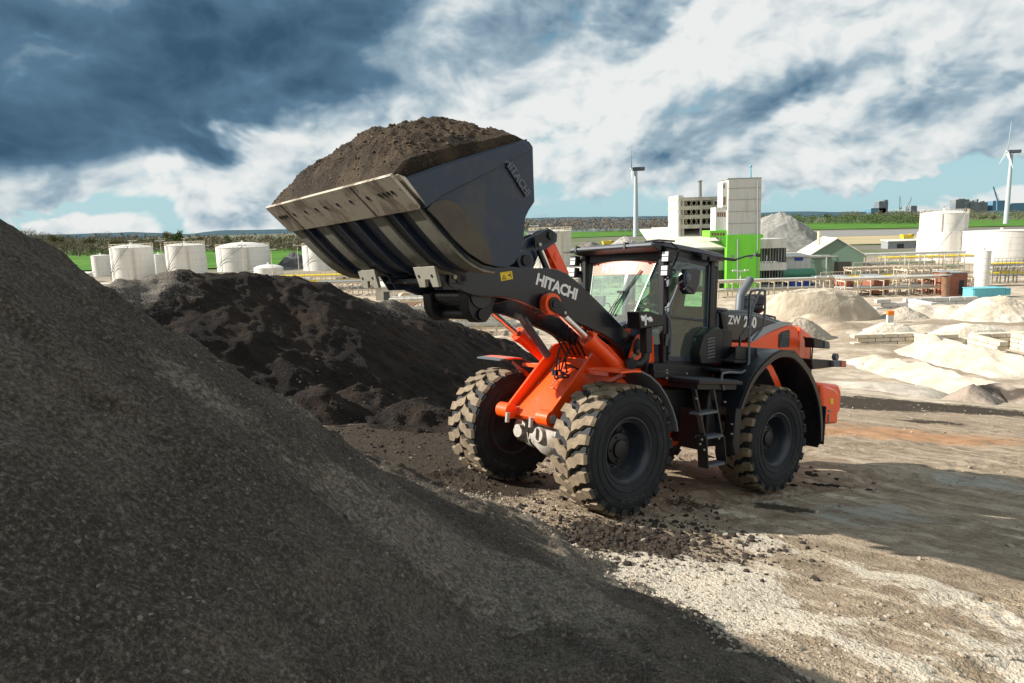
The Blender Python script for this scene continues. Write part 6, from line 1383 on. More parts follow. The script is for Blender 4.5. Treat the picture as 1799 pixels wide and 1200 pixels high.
o = empty("dark_column", tuple(map(float, Wy(1661, 524, yk - 1))), label="dark weathered steel column standing at the end of the beige pipe bridge", cat="column")
m = MB(); c = Wy(1661, 524, yk - 1); c2 = Wy(1661, 478, yk - 1); m.cyl(c, c2, .55, seg=20); sub(m, "shaft", [brown], o); m = MB(); c3 = Wy(1661, 484, yk - 1); m.lathe([(.6, 0), (.9, .05), (.9, .2), (.6, .25)], c3, (0, 0, 1), 20); sub(m, "collar", [greydark], o)
# --- pipe racks
def rack(label, x0, x1, base, h, nb_, lv, depth=3.0, npipe=3, mt=None, pm=None, brace=False, y=None, tilt=0.0, rail=True, group="steel pipe racks and bridges"):
    y = y or yd((x0 + x1) / 2, base); A = Wy(x0, base, y); B = Wy(x1, base, y); H_ = h * y / FPX; w = B[0] - A[0]; z0 = min(A[2], B[2])
    o = empty("pipe_rack", (float(A[0]), y, float(z0)), radians(tilt), label=label, cat="pipe rack", group=group); mt = mt or beige; m = MB()
    for i in range(nb_ + 1):
        for yy in (0, depth): m.box((w * i / nb_, yy, H_ / 2 - .4), (.16, .16, H_ + .8))
    build_each(m, "post", [mt], o)
    m = MB()
    for l in range(1, lv + 1):
        z = H_ * l / lv
        for yy in (-.09, depth + .09): m.box((w / 2, yy, z - .1), (w + .4, .10, .22))
    build_each(m, "beam", [mt], o)
    m = MB()
    for l in range(1, lv + 1):
        for i in range(nb_ + 1): m.box((w * i / nb_, depth / 2, H_ * l / lv - .32), (.12, depth, .18))
    if brace:
        for i in range(nb_):
            for l in range(lv):
                a_, b2 = w * i / nb_, w * (i + 1) / nb_
                if (i + l) % 2: a_, b2 = b2, a_
                m.bar((a_, -.02, H_ * l / lv), (b2, -.02, H_ * (l + 1) / lv), .09)
    m.build("cross_members", [mt], o) if brace else build_each(m, "cross_member", [mt], o)
    m = MB()
    for l in range(1, lv + 1):
        for q in range(npipe):
            r_ = .10 + .09 * random.random(); yy = depth * (q + .5) / npipe; m.cyl((-.5, yy, H_ * l / lv + .02 + r_), (w + .5, yy, H_ * l / lv + .02 + r_), r_, seg=8, mi=0)
    build_each(m, "pipe", [pm or random.choice([white2, beige, white2, greydark])], o)
    if rail:
        m = MB(); z = H_ + .05
        for zz in (.55, 1.1): m.cyl((0, -.2, z + zz), (w, -.2, z + zz), .04, seg=4)
        for i in range(2 * nb_ + 1): m.cyl((w * i / nb_ / 2, -.2, z), (w * i / nb_ / 2, -.2, z + 1.1), .04, seg=4)
        m.build("railing", [mt], o)
    return o
R_ = random.Random(5)
rack("beige pipe bridge with two rails crossing in front of the green tower and blue skips", 1262, 1482, 521, 32, 9, 2, 2.5, 2, rail=False)
rack("beige pipe bridge running on right of the blue skips past the brick buildings", 1484, 1664, 521, 35, 8, 2, 3, 3, rail=False, brace=False)
rack("dense beige steel trestle with bracing around the dark red brick building", 1592, 1658, 516, 46, 5, 3, 4, 3, brace=True)
rack("beige walkway frame with railing on the brick roofs near the pale cylinder", 1496, 1590, 500, 30, 6, 2, 3, 3, brace=True)
rack("long high white pipeline on tall posts running from the tower to the big white tank", 1382, 1692, 484, 41, 9, 1, 2, 4, mt=white2, pm=white2, rail=False)
rack("yellow pipe rack left of the slender silo", 1560, 1712, 468, 18, 8, 1, 4, 5, pm=yel)
rack("yellow and green pipe rack right of the slender silo", 1742, 1800, 498, 34, 4, 2, 3, 3, mt=greydark, pm=yel)
rack("teal pipe rack in the middle of the plant right of the green shed", 1540, 1640, 476, 14, 6, 1, 4, 4, pm=tankgreen)
rack("low white pipeline in front of the left tanks", 85, 545, 503, 13, 16, 1, 2, 3, mt=white2, pm=white2, rail=False)
rack("second white pipeline crossing below the tall tanks", 70, 300, 512, 10, 8, 1, 2, 2, mt=white2, pm=white2, rail=False)
rack("beige pipe rack with yellow rails right of the low domed tank", 490, 640, 505, 22, 8, 2, 4, 3, pm=yel)
rack("pale braced trestle under the bucket beside the soil pile's crest", 560, 700, 520, 26, 8, 2, 4, 3, brace=True)
rack("pale steel trestle visible under the lift arm", 690, 850, 560, 36, 7, 2, 4, 3, brace=True)
rack("lower pale trestle with a dark underside below the arm pivot", 760, 900, 590, 34, 5, 2, 4, 3, mt=beige, brace=True)
rack("pale pipe rack between the grey white tank and the cab", 930, 1060, 470, 26, 7, 2, 4, 4, rail=True)
rack("pipe rack seen through the windscreen", 1010, 1180, 505, 24, 8, 2, 4, 4, brace=True)
rack("lower pipe rack behind the left side of the cab", 900, 1060, 520, 30, 7, 2, 4, 3, brace=True)
rack("far pale pipe rack left of the open storeyed building", 930, 1100, 452, 12, 9, 1, 3, 3)
for i_, (x0, x1, base, h) in enumerate([(1500, 1580, 508, 22), (1440, 1500, 508, 20), (1600, 1700, 492, 16), (1560, 1690, 480, 12), (1745, 1800, 478, 12), (1640, 1720, 504, 18), (1500, 1560, 478, 14)]):
    rack(["short braced pipe frame above the small brick hut", "pipe frame right behind the end of the blue skips' bridge", "middle pipe frame behind the dark column", "thin pipe frame below the yellow racks", "thin pipe frame under the huge white tank", "pipe frame just left of the slender silo's foot", "small pipe frame beside the gable shed's right corner"][i_], x0, x1, base, h, 6, 2, 3, 3, brace=True, pm=[yel, white2, beige, tankgreen, white2, beige, greydark][i_])
# low buildings and clutter among the racks
for (lab, x0, x1, t, b_, mt) in [("low beige building beneath the bucket behind the soil crest", 660, 730, 505, 527, concrete), ("small white hut left of the pale trestle under the arm", 690, 722, 512, 532, white2), ("low concrete building under the arm pivot", 800, 868, 548, 578, concrete),
                                 ("flat white building left of the cab behind the racks", 905, 1000, 492, 512, white2), ("small grey hut in front of the grey white tank", 1000, 1040, 478, 496, concrete), ("low pale building seen through the windscreen", 1060, 1150, 466, 492, white2), ("brownish hut behind the lift arm's middle", 960, 1010, 522, 545, concrete),
                                 ("small white kiosk in front of the tall left tanks", 120, 148, 484, 497, white2), ("low grey shelter right of the wide low tank", 590, 640, 478, 492, concrete), ("low dark hall on the far yard left of the bright white tank", 1560, 1640, 424, 436, greydark), ("low dark hall between the bright white tank and the huge tank", 1716, 1740, 424, 446, greydark)]:
    y = yd((x0 + x1) / 2, b_); shed("low_building", lab, x0, x1, t, b_, y, 5, mt, roofw, slope=.5, openings=[(x0 + (x1 - x0) * .2, x0 + (x1 - x0) * .35, t + (b_ - t) * .35, b_), (x0 + (x1 - x0) * .6, x0 + (x1 - x0) * .8, t + (b_ - t) * .3, t + (b_ - t) * .6)], om=darkglass)
# round vessel and pink pipe under the bucket
o = empty("round_vessel", tuple(map(float, G(708, 552))), label="pale round vessel with a pinkish conveyor pipe beneath the bucket's heel plates", cat="vessel")
c = Wy(708, 524, yd(708, 545)); k = c[1] / FPX; m = MB(); m.lathe([(0, -.6), (8 * k, -.3), (11 * k, 0), (11 * k, 14 * k), (0, 14 * k)], c, (.5, -1, 0), 24); sub(m, "vessel", [mat("vessel_tan", (.45, .36, .24), .6)], o)
m = MB(); m.cyl(Wy(716, 536, c[1] - 1), Wy(750, 520, c[1] + 1), .55, seg=14); sub(m, "conveyor_pipe", [mat("pipe_pink", (.55, .33, .24), .6)], o)
m = MB(); m.box(c - np.array([0, 0, 2.0]), (2.5, 2, 2.6)); sub(m, "plinth", [concrete], o)
# lamp masts
for (px, top, base) in [(480, 439, 492), (106, 455, 498), (240, 424, 488), (288, 424, 488), (365, 432, 486), (430, 432, 484), (526, 432, 482), (940, 398, 476), (1300, 476, 520), (1446, 487, 520)]:
    y = yd(px, base); k = y / FPX; p = G(px, base); h_ = (base - top) * k
    o = empty("lamp_mast", tuple(map(float, p)), label="slim yard lamp mast", cat="lamp mast", group="lamp masts in the plant"); 
    m = MB(); m.cyl((0, 0, -.3), (0, 0, h_), .12, .07, seg=6); m.build("pole", [beige], o); m = MB(); m.box((0, 0, h_), (2.2, .15, .15)); m.box((-1, 0, h_ + .1), (.7, .4, .2)); m.box((1, 0, h_ + .1), (.7, .4, .2)); m.build("lamp_head", [white2], o)
# --- stockpiles of the lower yard
def yheap(name, label, px, base, w, h, c1, c2, ell=.8, flat=.0, seed=0, group=None, cat="stockpile"):
    p = G(px, base); k = mpp(p); rx = w * k / 2; ry = max(rx * ell, 1.0); H_ = h * k
    y0 = p[1] + ry * .85; n = 90; th_ = np.linspace(0, 2 * pi, n * 2); rr = np.linspace(0, 1.15, n); RR, TT = np.meshgrid(rr, th_)
    X = p[0] + RR * rx * np.cos(TT); Y = y0 + RR * ry * np.sin(TT)
    sh = np.clip((1 - RR) / (1 - flat), -.3, 1); sh = np.where(sh > 0, sh, sh)
    sh = np.minimum(sh, 1) - .08 * np.exp(-((RR - flat) / .12) ** 2)
    Z = T(np.full(X.shape, p[0]), Y) + H_ * sh * (1 + .5 * fbm(X / rx * 1.3 + seed, Y / ry * 1.3, 3, seed)) + .16 * H_ * fbm(X / rx * 4, Y / ry * 4, 5, seed + 3, ridge=True)
    mt = mat("heap_" + str(seed), c1, .95, col2=c2, nscale=.35, noise_lo=.42, noise_hi=.62, bump=.6, bscale=2.5, bdist=.15, spec=.2)
    o = grid_obj(name, X, Y, Z, mt); return tag(o, label, cat, group=group)
cream = (.46, .40, .31); cream2 = (.38, .32, .24); wh = (.54, .49, .41)
yheap("sand_heap", "long flat topped cream sand heap behind the loader's hood", 1452, 567, 236, 50, cream, cream2, .45, .62, 11)
yheap("sand_heap", "grey cone of crushed stone right of the long cream heap", 1604, 563, 84, 25, (.34, .30, .25), (.42, .37, .3), .8, .0, 12)
yheap("sand_heap", "low tan cone beside the grey block wall", 1690, 560, 130, 20, (.55, .48, .39), cream, .7, .0, 13)
yheap("sand_heap", "large white sand heap cut by the right edge of the picture", 1790, 566, 190, 44, wh, cream, .7, .1, 14)
None and yheap("sand_heap", "small pale mound in the bay of the yellowish block wall", 1646, 640, 74, 26, (.68, .60, .48), cream, .7, .0, 15)
yheap("slag_heap", "big grey slag heap behind the green tower", 1392, 440, 210, 62, (.25, .25, .23), (.31, .30, .27), .55, .18, 16)
yheap("rubble_heap", "grey rubble heap at the foot of the left wind turbine", 1102, 438, 74, 24, (.30, .28, .25), (.40, .38, .34), .7, .1, 17)
yheap("rubble_heap", "small dark rubble heap right of the grey white tank", 1038, 440, 60, 18, (.14, .13, .12), (.24, .22, .2), .7, .1, 18)
yheap("rubble_heap", "blackish rubble heap right of the wide low white tank", 512, 472, 74, 24, (.08, .08, .085), (.16, .16, .16), .7, .2, 19)
None and yheap("soil_heap", "dark wet soil heap at the right edge above the tyre tracks", 1775, 712, 180, 40, (.10, .085, .07), (.30, .25, .19), .5, .2, 20)
yheap("rough_heap", "greyish weathered heap right behind the engine hood", 1415, 600, 120, 44, (.36, .32, .25), (.25, .23, .19), .6, .15, 21)
def ridge(name, label, pts, wid, hgt, c1, c2, seed, group="long sand banks of the lower yard"):
    PTS = np.array([G(*q)[:2] for q in pts]); L_ = np.r_[0, np.cumsum(np.hypot(*np.diff(PTS, axis=0).T))]; nu, nv = int(L_[-1] / .35), 70
    u = np.linspace(0, L_[-1], nu); cx_ = np.interp(u, L_, PTS[:, 0]); cy_ = np.interp(u, L_, PTS[:, 1]); k_ = np.ones(9) / 9
    cx_ = np.convolve(np.pad(cx_, 4, 'edge'), k_, 'valid'); cy_ = np.convolve(np.pad(cy_, 4, 'edge'), k_, 'valid')
    tx, ty = np.gradient(cx_), np.gradient(cy_); l_ = np.hypot(tx, ty); tx, ty = tx / l_, ty / l_
    v = np.linspace(-1.15, 1.15, nv); U_, V_ = np.meshgrid(u, v, indexing='ij'); w = wid * (1 + .5 * fbm(U_ * .2, U_ * 0 + seed, 3, seed))
    X = cx_[:, None] - ty[:, None] * V_ * w; Y = cy_[:, None] + tx[:, None] * V_ * w
    e_ = np.clip(np.minimum(U_, L_[-1] - U_) / (wid * 1.2), 0, 1)
    Z = T(X, Y) - .15 + (hgt + .15) * (np.clip(1 - np.abs(V_), 0, 1) ** .85) * np.sin(e_ * pi / 2) * (1 + .9 * fbm(X * .35, Y * .35, 4, seed)) + hgt * .35 * fbm(X * .9, Y * .9, 5, seed + 2, ridge=True) * np.clip((1.05 - np.abs(V_)) * 4, 0, 1) * e_
    o = grid_obj(name, X, Y, Z, mat("bank_" + str(seed), c1, .95, col2=c2, nscale=.5, noise_lo=.4, noise_hi=.6, bump=.6, bscale=3.5, bdist=.12, spec=.2)); return tag(o, label, "sand bank", group=group)
ridge("sand_bank", "long white sand bank winding just right of the counterweight", [(1478, 640), (1530, 640), (1585, 655), (1640, 672), (1720, 690), (1830, 705)], 2.4, 1.0, (.50, .45, .37), (.40, .345, .27), 51)
ridge("sand_bank", "upper white sand bank sloping down from the right stone bays", [(1600, 612), (1660, 628), (1730, 645), (1850, 668)], 3.2, 1.6, (.52, .47, .39), (.42, .365, .29), 52)
ridge("gravel_bank", "greyish gravel bank with pale pebbles behind the counterweight", [(1478, 682), (1540, 684), (1610, 692), (1690, 702)], 2.0, .5, (.42, .38, .32), (.30, .27, .225), 53)
ridge("sand_bank", "low cream bank between the haul road and the left stone bays", [(1500, 588), (1560, 586), (1640, 588), (1720, 586), (1830, 588)], 3.0, 1.0, (.48, .43, .35), (.39, .34, .27), 54)
ridge("soil_bank", "dark churned soil ridge at the right edge with pale crust", [(1690, 706), (1740, 698), (1799, 706), (1860, 716)], 1.5, .8, (.075, .06, .048), (.30, .25, .2), 55)
ridge("sand_bank", "far pale bank in front of the grey block wall", [(1560, 556), (1640, 552), (1720, 556), (1830, 560)], 4.0, 1.3, (.48, .43, .36), (.40, .35, .28), 56)
# --- block walls
blockm = mat("yellowish_block", (.52, .45, .33), .9, col2=(.60, .55, .46), nscale=.9, noise_lo=.35, noise_hi=.65); blockg = mat("grey_block", (.42, .42, .40), .9, col2=(.5, .49, .46), nscale=.5)
def block_wall(label, x0, x1, base, h, rows, bw, mt, group, wings=(), seed=1):
    y = yd((x0 + x1) / 2, base); A = Wy(x0, base, y); B = Wy(x1, base, y); H_ = h * y / FPX; r = random.Random(seed)
    o = empty("block_wall", (float(A[0]), float(y), float(min(A[2], B[2]))), label=label, cat="wall", group=group)
    m = MB(); w = B[0] - A[0]; n = int(w / bw) + 1; hh = H_ / rows
    for j in range(rows):
        for i in range(n):
            if j == rows - 1 and r.random() < .15: continue
            m.box(((i + .5 * (j % 2)) * bw, .4 + r.uniform(-.05, .05), hh * (j + .5) - .1), (bw - .05, .8, hh - .04), rotm('Z', r.uniform(-2, 2)))
    m.build("blocks", [mt], o, bevel=.04)
    for xw in wings:
        m = MB(); q = Wy(xw, base, y)[0] - A[0]
        for j in range(rows):
            for i in range(3): m.box((q + r.uniform(-.04, .04), -.45 - i * bw * .98 - .3 * (j % 2), hh * (j + .5) - .1), (.8, bw - .05, hh - .04), rotm('Z', r.uniform(-2, 2)))
        m.build("wing", [mt], o, bevel=.04)
    return o
block_wall("long grey concrete block wall at the back of the yard", 1552, 1728, 541, 22, 3, 2.0, blockg, "yard block walls", (1600,), 2)
block_wall("yellowish stone block wall of the left bays, half buried in sand", 1512, 1625, 604, 22, 3, 1.5, blockm, "yard block walls", (1612,), 3)
block_wall("yellowish stone block wall of the right bays with projecting piers", 1628, 1800, 614, 33, 4, 1.5, blockm, "yard block walls", (1632, 1706, 1780), 4)
for (px, b_, w, h, lab, sd2) in [(1570, 596, 130, 24, "white sand bank lying behind the left stone bays", 31), (1712, 600, 190, 26, "white sand bank lying behind the right stone bays", 32)]:
    yheap("sand_bank", lab, px, b_, w, h, (.72, .66, .55), (.6, .53, .42), .3, .4, sd2)
o = empty("orange_marker", tuple(map(float, G(1563, 568))), label="small orange and white marker post at the corner of the long cream heap", cat="marker post")
m = MB(); m.box((0, 0, .5), (.7, .4, 1.0)); m.build("base", [white2], o); m = MB(); m.box((0, 0, 1.25), (.75, .45, .5)); m.build("orange_band", [hiv], o)
# yellow dump truck and loader far off
for (px, b_, lab) in [(1067, 434, "small yellow dump truck among the far rubble heaps"), (1592, 424, "small yellow digger beside the far dark hall")]:
    p = G(px, b_); o = empty("dump_truck", tuple(map(float, p)), radians(10), label=lab, cat="truck"); ye = yel
    m = MB(); m.box((0, 0, 1.6), (4.6, 2.4, .5)); m.prism([(-2.4, 1.9), (1.2, 1.9), (1.6, 3.2), (-2.8, 3.2)], -1.2, 1.2); m.build("body", [ye], o)
    m = MB(); m.box((2.3, 0, 2.5), (1.4, 2.2, 1.6)); m.build("cab", [ye], o); m = MB(); m.box((2.6, -1.11, 2.8), (.7, .02, .7)); m.build("window", [darkglass], o)
    for x in (-1.6, 0, 2.2):
        for s in (-1, 1): m = MB(); m.cyl((x, s * .9, .75), (x, s * 1.3, .75), .75, seg=16); m.build("wheel", [shadowy], o)
# --- wind turbines
def blade(length, root):
    m = MB(); V = []; n = 10
    for i in range(n + 1):
        t = i / n; c = root * (1 - .82 * t) * (1 if t > .06 else .5); th_ = c * .14 + .06; tw_ = radians(20 * (1 - t))
        for (a, b_) in ((-.3, 0), (0, .5), (.7, 0), (0, -.5)): x, y = a * c, b_ * th_; V.append((x * cos(tw_) - y * sin(tw_), x * sin(tw_) + y * cos(tw_), length * t))
    F = [(i * 4 + k, i * 4 + (k + 1) % 4, i * 4 + 4 + (k + 1) % 4, i * 4 + 4 + k) for i in range(n) for k in range(4)] + [(3, 2, 1, 0), tuple(n * 4 + k for k in range(4))]
    m.add(V, F, 0, True); return m
def turbine(px, base, hub, label, yaw, angs, bl):
    p = G(px, base); y = p[1]; k = mpp(p); h_ = (base - hub) * k
    o = empty("wind_turbine", tuple(map(float, p)), label=label, cat="wind turbine", group="wind turbines")
    m = MB(); m.lathe([(2.3, -1), (2.2, 2), (1.9, h_ * .4), (1.3, h_ - 1.4)], (0, 0, 0), (0, 0, 1), 24); m.build("tower", [turbm], o)
    m = MB(); ax = np.array([cos(radians(yaw)), sin(radians(yaw)), 0]); c = np.array([0, 0, h_]); sd3 = np.array([-ax[1], ax[0], 0])
    R3 = np.stack([ax, sd3, [0, 0, 1]], 1); m.box(c - ax * 2.5, (9.5, 3.2, 3.0), R3); m.build("nacelle", [darkturb], o, bevel=.5)
    m = MB(); m.lathe([(1.5, 0), (1.5, 1.2), (1.0, 2.2), (0, 2.6)], c + ax * 2.3, ax, 16); m.build("hub", [turbm], o)
    hc_ = c + ax * 3.3
    for a in angs:
        b_ = blade(bl, 3.8).build("blade", [turbm], o); d_ = sd3 * sin(radians(a)) + np.array([0, 0, 1.]) * cos(radians(a)); x_ = np.cross(d_, ax)
        b_.matrix_local = Matrix([[*row] for row in np.column_stack([x_, ax, d_, hc_])] + [[0, 0, 0, 1]]) if False else Matrix(((x_[0], ax[0], d_[0], hc_[0]), (x_[1], ax[1], d_[1], hc_[1]), (x_[2], ax[2], d_[2], hc_[2]), (0, 0, 0, 1)))
    return o
turbine(1117, 416, 300, "wind turbine left of the plant tower with its rotor seen nearly edge on", 172, (4, 124, 244), 24)
turbine(1767, 394, 270, "wind turbine at the right edge above the white tanks", 160, (8, 128, 248), 27)
# --- fields, river, hills
def sheet(name, pts, mt, lift=.5, kind='structure'):
    V = []; 
    for (a, b_) in pts: q = G(a, b_); V.append((float(q[0]), float(q[1]), float(YARD + lift)))
    o = tri_obj(name, V, [tuple(range(len(V)))], mt) if False else None
    m = MB(); m.add(V, [tuple(range(len(V)))]); o = m.build(name, [mt], None); return tag(o, kind=kind)
fieldg = mat("field_green", (.055, .15, .020), .95, col2=(.10, .21, .03), nscale=.05, spec=.1); fieldt = mat("field_tan", (.40, .33, .20), .95, col2=(.28, .25, .15), nscale=.04, spec=.1); water = mat("river_water", (.20, .27, .30), .15, spec=.6)
roadg = mat("far_asphalt", (.20, .195, .185), .9)
sheet("green_field", [(-60, 481), (560, 470), (560, 437), (-60, 446)], fieldg)
sheet("meadow", [(880, 423), (1190, 412), (1190, 404.5), (880, 411)], fieldg, .45)
sheet("meadow", [(1380, 405), (1900, 396), (1900, 384), (1380, 392.5)], fieldg, .5)
sheet("gravel_lot", [(1400, 418), (1640, 413), (1640, 404), (1400, 407)], roadg, .45)
sheet("dry_meadow", [(1430, 432), (1720, 427), (1720, 409), (1430, 413)], fieldt, .35)
sheet("river", [(880, 411.5), (1170, 404), (1170, 401.5), (1040, 403), (880, 406.5)], water, .4)
# hill line far away, one strip of relief
def hills(name, pts, dist, mt, depth=900):
    V = []; n = len(pts); rows = 5
    for j in range(rows):
        f = [0, .6, .9, 1.0, .2][j]; yy = [0, .25, .6, 1, 1.6][j]
        for (a, b_) in pts: q = Wy(a, b_, dist); V.append((q[0] * (1 + yy * depth / dist), dist + yy * depth, YARD - 2 + (q[2] * (1 + depth / dist) - YARD - depth / dist * EYE) * f))
    F = [(j * n + i, j * n + i + 1, (j + 1) * n + i + 1, (j + 1) * n + i) for j in range(rows - 1) for i in range(n - 1)]
    m = MB(); m.add(V, F, 0, True); return tag(m.build(name, [mt], None), kind='structure')
hillm = mat("wooded_hill", (.055, .095, .125), 1.0, col2=(.075, .115, .13), nscale=.01, spec=.0)  # blue of the distant haze is mixed into the hill colour
rr_ = np.random.default_rng(8)
def crest(pts, step=6, amp=1.0):
    xs_ = np.arange(pts[0][0], pts[-1][0], step); ys_ = np.interp(xs_, [p[0] for p in pts], [p[1] for p in pts]); return [(float(x), float(y + amp * (fbm(np.array([x * .03]), np.array([1.3]), 4, 88)[0]) * 2)) for x, y in zip(xs_, ys_)]
hills("hills", crest([(-150, 414), (60, 412), (130, 411), (230, 407), (330, 411), (380, 405), (430, 403), (520, 402), (640, 402), (900, 398)]), 3600, hillm)
hills("hills", crest([(820, 388), (900, 383), (1000, 381), (1200, 379), (1340, 373), (1400, 371), (1480, 372), (1600, 371), (1900, 366)]), 3600, hillm)
# --- woods: far-off masses
def foliage(name, cols, pts, sizes, hs, seed, m_list, per=26, twig=False):
    r = np.random.default_rng(seed); P0 = np.asarray(pts); n = len(P0); S_ = np.asarray(sizes)
    d = r.normal(0, 1, (n, per, 3)); d /= np.linalg.norm(d, axis=2)[..., None]; rad = r.uniform(.25, 1, (n, per, 1)) ** .5
    C = P0[:, None] + d * rad * np.stack([S_, S_, hs], 1)[:, None]
    q = r.normal(0, 1, (n, per, 3, 3)) * (S_[:, None, None, None] * (.20 if per < 40 else .11))
    V = (C[:, :, None] + q).reshape(-1, 3); F = np.arange(len(V)).reshape(-1, 3)
    return tri_obj(name, V, F, m_list, r.integers(0, len(m_list), len(F)))
wd = [mat("wood_bare", (0.162, 0.135, 0.108), 1, spec=.05), mat("wood_brown", (0.216, 0.169, 0.121), 1, spec=.05), mat("wood_olive", (0.115, 0.135, 0.061), 1, spec=.05), mat("wood_green", (0.061, 0.101, 0.041), 1, spec=.05), mat("wood_blue", (0.108, 0.149, 0.176), 1, spec=.05)]
def wood(name, x0, x1, base, top, n, ms, seed, depth=60, jitter=.35, per=26):
    r = np.random.default_rng(seed); P_ = []; S_ = []; H_ = []
    for i in range(n):
        px = r.uniform(x0, x1); y = yd(px, base) + r.uniform(0, depth); k = y / FPX; h_ = (base - top) * k * r.uniform(1 - jitter, 1.08); s_ = h_ * r.uniform(.3, .5)
        q = Wy(px, base, y); P_.append((q[0], y, YARD + h_ * .52)); S_.append(s_); H_.append(h_ * .5)
    return tag(foliage(name, None, P_, S_, H_, seed, ms, per), kind='stuff')
wood("woodland", -40, 560, 444, 417, 620, [wd[0], wd[1], wd[2], wd[0]], 41, 120, per=70)
wood("woodland", 200, 560, 436, 420, 260, [wd[2], wd[3], wd[1]], 42, 80, per=60)
wood("woodland", 880, 1200, 405, 384, 520, [wd[0], wd[1], wd[0], wd[4]], 43, 150, per=60)
wood("hedge", 880, 1195, 409, 401, 240, [wd[3], wd[2]], 44, 40, per=50)
wood("woodland", 1330, 1660, 395, 378, 420, [wd[3], wd[2], wd[3]], 45, 200, per=60)
wood("woodland", 1480, 1900, 388, 372, 420, [wd[3], wd[2], wd[0]], 46, 300, per=60)
wood("undergrowth", -40, 200, 452, 436, 160, [wd[0], wd[2]], 47, 60)
# --- bare trees one can tell apart on the left and along the dike
def tree_meshes(seed, crown_mats, bare=True):
    r = random.Random(seed); m = MB(); tips = []
    def limb(p, d, L_, rad, lv):
        q = p + d * L_; m.tube([p, (p + q) / 2 + np.array([r.uniform(-.03, .03) * L_ for _ in range(3)]), q], [rad, rad * .8, rad * .6], 5)
        if lv == 0: tips.append((q, d, L_)); return
        for _ in range(3 if lv > 1 else 4):
            e = d + np.array([r.uniform(-.75, .75), r.uniform(-.75, .75), r.uniform(-.1, .45)]); e /= np.linalg.norm(e); limb(p + d * L_ * r.uniform(.6, 1), e, L_ * r.uniform(.55, .8), rad * .55, lv - 1)
    limb(np.zeros(3), np.array([0, 0, 1.]), .30, .028, 3)
    zmax = max(q[2] for q, _, _ in tips) + .06; m.v = [v / zmax for v in m.v]; tips = [(q / zmax, d, L_) for q, d, L_ in tips]
    tm = m.mesh("trunk", [wd[0]])
    rg = np.random.default_rng(seed); V = []
    for (q, d, L_) in tips:
        for _ in range(9 if bare else 26):
            e = d + rg.normal(0, .55, 3); e /= np.linalg.norm(e); s_ = .10 if bare else .07; c = q + rg.normal(0, .045, 3); w = np.cross(e, rg.normal(0, 1, 3)); w /= np.linalg.norm(w)
            V += [c, c + e * s_, c + e * s_ * .6 + w * (.006 if bare else .035)]
    V = np.array(V); F = np.arange(len(V)).reshape(-1, 3); me = tri_obj("crown", V, F, crown_mats, rg.integers(0, len(crown_mats), len(F)))
    cm = me.data; bpy.data.objects.remove(me); return tm, cm
TV = [tree_meshes(s_, ms, bare) for s_, ms, bare in [(1, [wd[0], wd[1]], True), (2, [wd[0], wd[1]], True), (3, [wd[2], wd[1]], False), (4, [wd[3], wd[2]], False), (5, [wd[0], wd[2]], True)]]
def plant_tree(px, base, top, v, label, group):
    p = G(px, base); k = mpp(p); h_ = (base - top) * k; o = empty("bare_tree" if v in (0, 1, 4) else "leafy_tree", tuple(map(float, p)), random.uniform(0, 6), label=label, cat="tree", group=group); o.scale = (h_ * random.uniform(.95, 1.2),) * 2 + (h_ * 1.0,)
    for nm, me in zip(("trunk", "crown"), TV[v]): q = bpy.data.objects.new(nm, me); S.collection.objects.link(q); q.parent = o
r5 = random.Random(12)
for (px, base, top) in [(28, 452, 402), (45, 450, 403), (62, 452, 404), (80, 456, 408), (100, 450, 412), (118, 448, 410), (140, 452, 415), (160, 448, 416), (185, 450, 408), (205, 446, 420), (232, 446, 418), (300, 444, 408), (318, 444, 406), (350, 442, 416), (378, 442, 412), (402, 442, 414), (470, 440, 412), (492, 440, 416), (512, 440, 414), (60, 462, 425), (90, 466, 430)]:
    v = r5.choice([0, 1, 4, 2] if px < 250 else [2, 3, 1, 2]); bare = v in (0, 1, 4)
    plant_tree(px, base, top, v, "bare brown tree at the edge of the left green field" if bare else "olive leafed tree at the edge of the left green field", "trees along the left field")
for px in (1400, 1425, 1455, 1500, 1530, 1610, 1640, 1725, 1745): plant_tree(px, 393, 377 + r5.uniform(-2, 3), r5.choice([3, 3, 2]), "dark green tree beyond the right hand meadow", "trees beyond the right meadow")
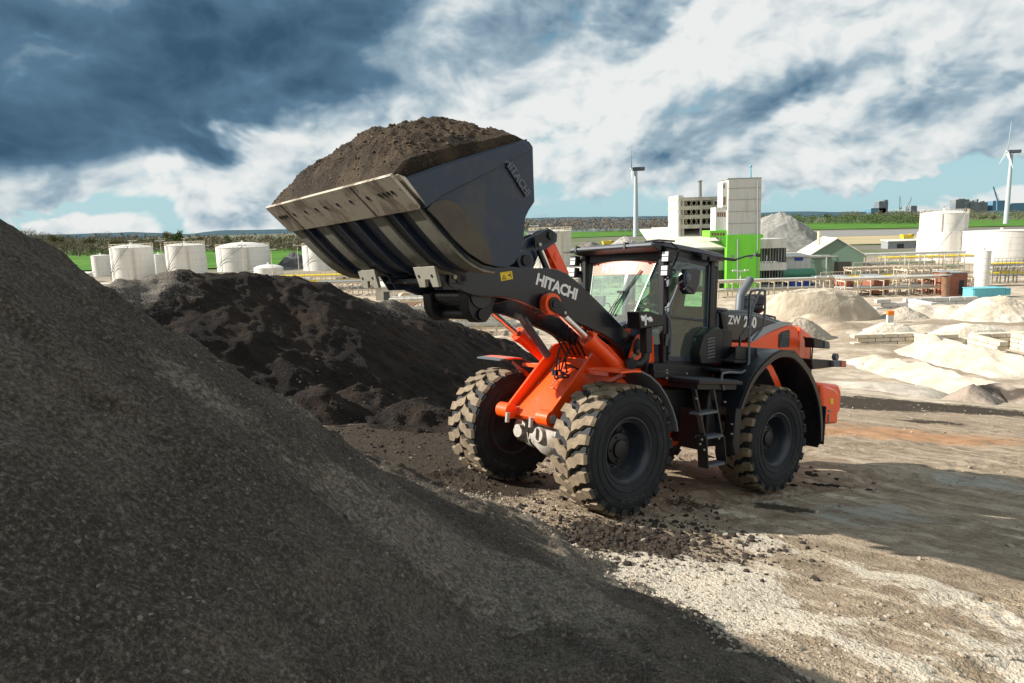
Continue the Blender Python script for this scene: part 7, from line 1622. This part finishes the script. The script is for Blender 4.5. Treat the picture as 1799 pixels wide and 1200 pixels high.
# --- skyline of the harbour
def far_block(label, x0, x1, t, b_, mt, d=2200, extra=()):
    o = empty("far_building", tuple(map(float, Wy((x0 + x1) / 2, b_, d))), label=label, cat="building", group="harbour skyline buildings")
    m = MB(); boxpx(m, x0, x1, t, b_ + 4, d, 30); sub(m, "wall", [mt], o); m = MB(); boxpx(m, x0 + .5, x1 - .5, t - .7, t, d + 1, 28); sub(m, "roof", [greydark], o)
    if extra:
        m = MB()
        for q in extra: boxpx(m, *q, d + 3, 12)
        for w_ in build_each(m, "roof_house", [mt]): w_.parent = o; w_.location = -Vector(o.location)
far_block("dark square harbour building left of the two thin cranes", 1544, 1560, 354, 374, farg, extra=[(1554, 1560, 351, 354)])
far_block("low blue grey harbour hall under the dark square building", 1530, 1556, 366, 376, farb)
far_block("small grey block right of the thin cranes", 1600, 1611, 362, 376, farg)
far_block("wide grey industrial block on the skyline above the bright white tank", 1679, 1703, 351, 364, farg, extra=[(1684, 1696, 349, 351)])
far_block("ragged grey works with low chimneys right of the wide block", 1704, 1735, 356, 368, farg, extra=[(1708, 1712, 352, 356), (1716, 1719, 350, 356), (1726, 1730, 353, 356)])
far_block("low red roofed hall beyond the meadow", 1622, 1642, 376, 384, farred, 1500)
far_block("small red shed left of the low red hall", 1588, 1597, 379, 385, farred, 1500)
far_block("blue machinery house at the foot of the blue crane", 1744, 1766, 353, 366, farb)
far_block("long blue grey halls right of the right wind turbine", 1776, 1820, 357, 368, farb)
far_block("teal green hall behind the right wind turbine's foot", 1770, 1792, 374, 384, tankgreen, 1500)
for (label, bx_, by_, tx_, ty_, mt) in [("big blue dock crane leaning left on the skyline", 1752, 364, 1745, 328, farb), ("thin green crane upright on the skyline", 1580, 372, 1581, 344, shedgreen), ("thin grey crane with a slanting jib on the skyline", 1593, 374, 1602, 345, greydark)]:
    d = 2100; o = empty("dock_crane", tuple(map(float, Wy(bx_, by_, d))), label=label, cat="crane", group="dock cranes")
    m = MB(); w_ = 3.6 if mt is farb else 1.6; m.bar(Wy(bx_, by_ + 6, d), Wy(bx_, (by_ * .6 + ty_ * .4), d), w_); sub(m, "mast", [mt], o)
    m = MB(); m.bar(Wy(bx_, by_ * .6 + ty_ * .4 + 2, d), Wy(tx_, ty_, d), w_ * .8); sub(m, "jib", [mt], o)
    m = MB(); m.bar(Wy(bx_ + 4, by_ * .6 + ty_ * .4 + 3, d), Wy(tx_, ty_, d), .6); m.box(Wy(bx_ + 2, by_ - 6, d), (5, 5, 5)); sub(m, "stay", [mt], o)
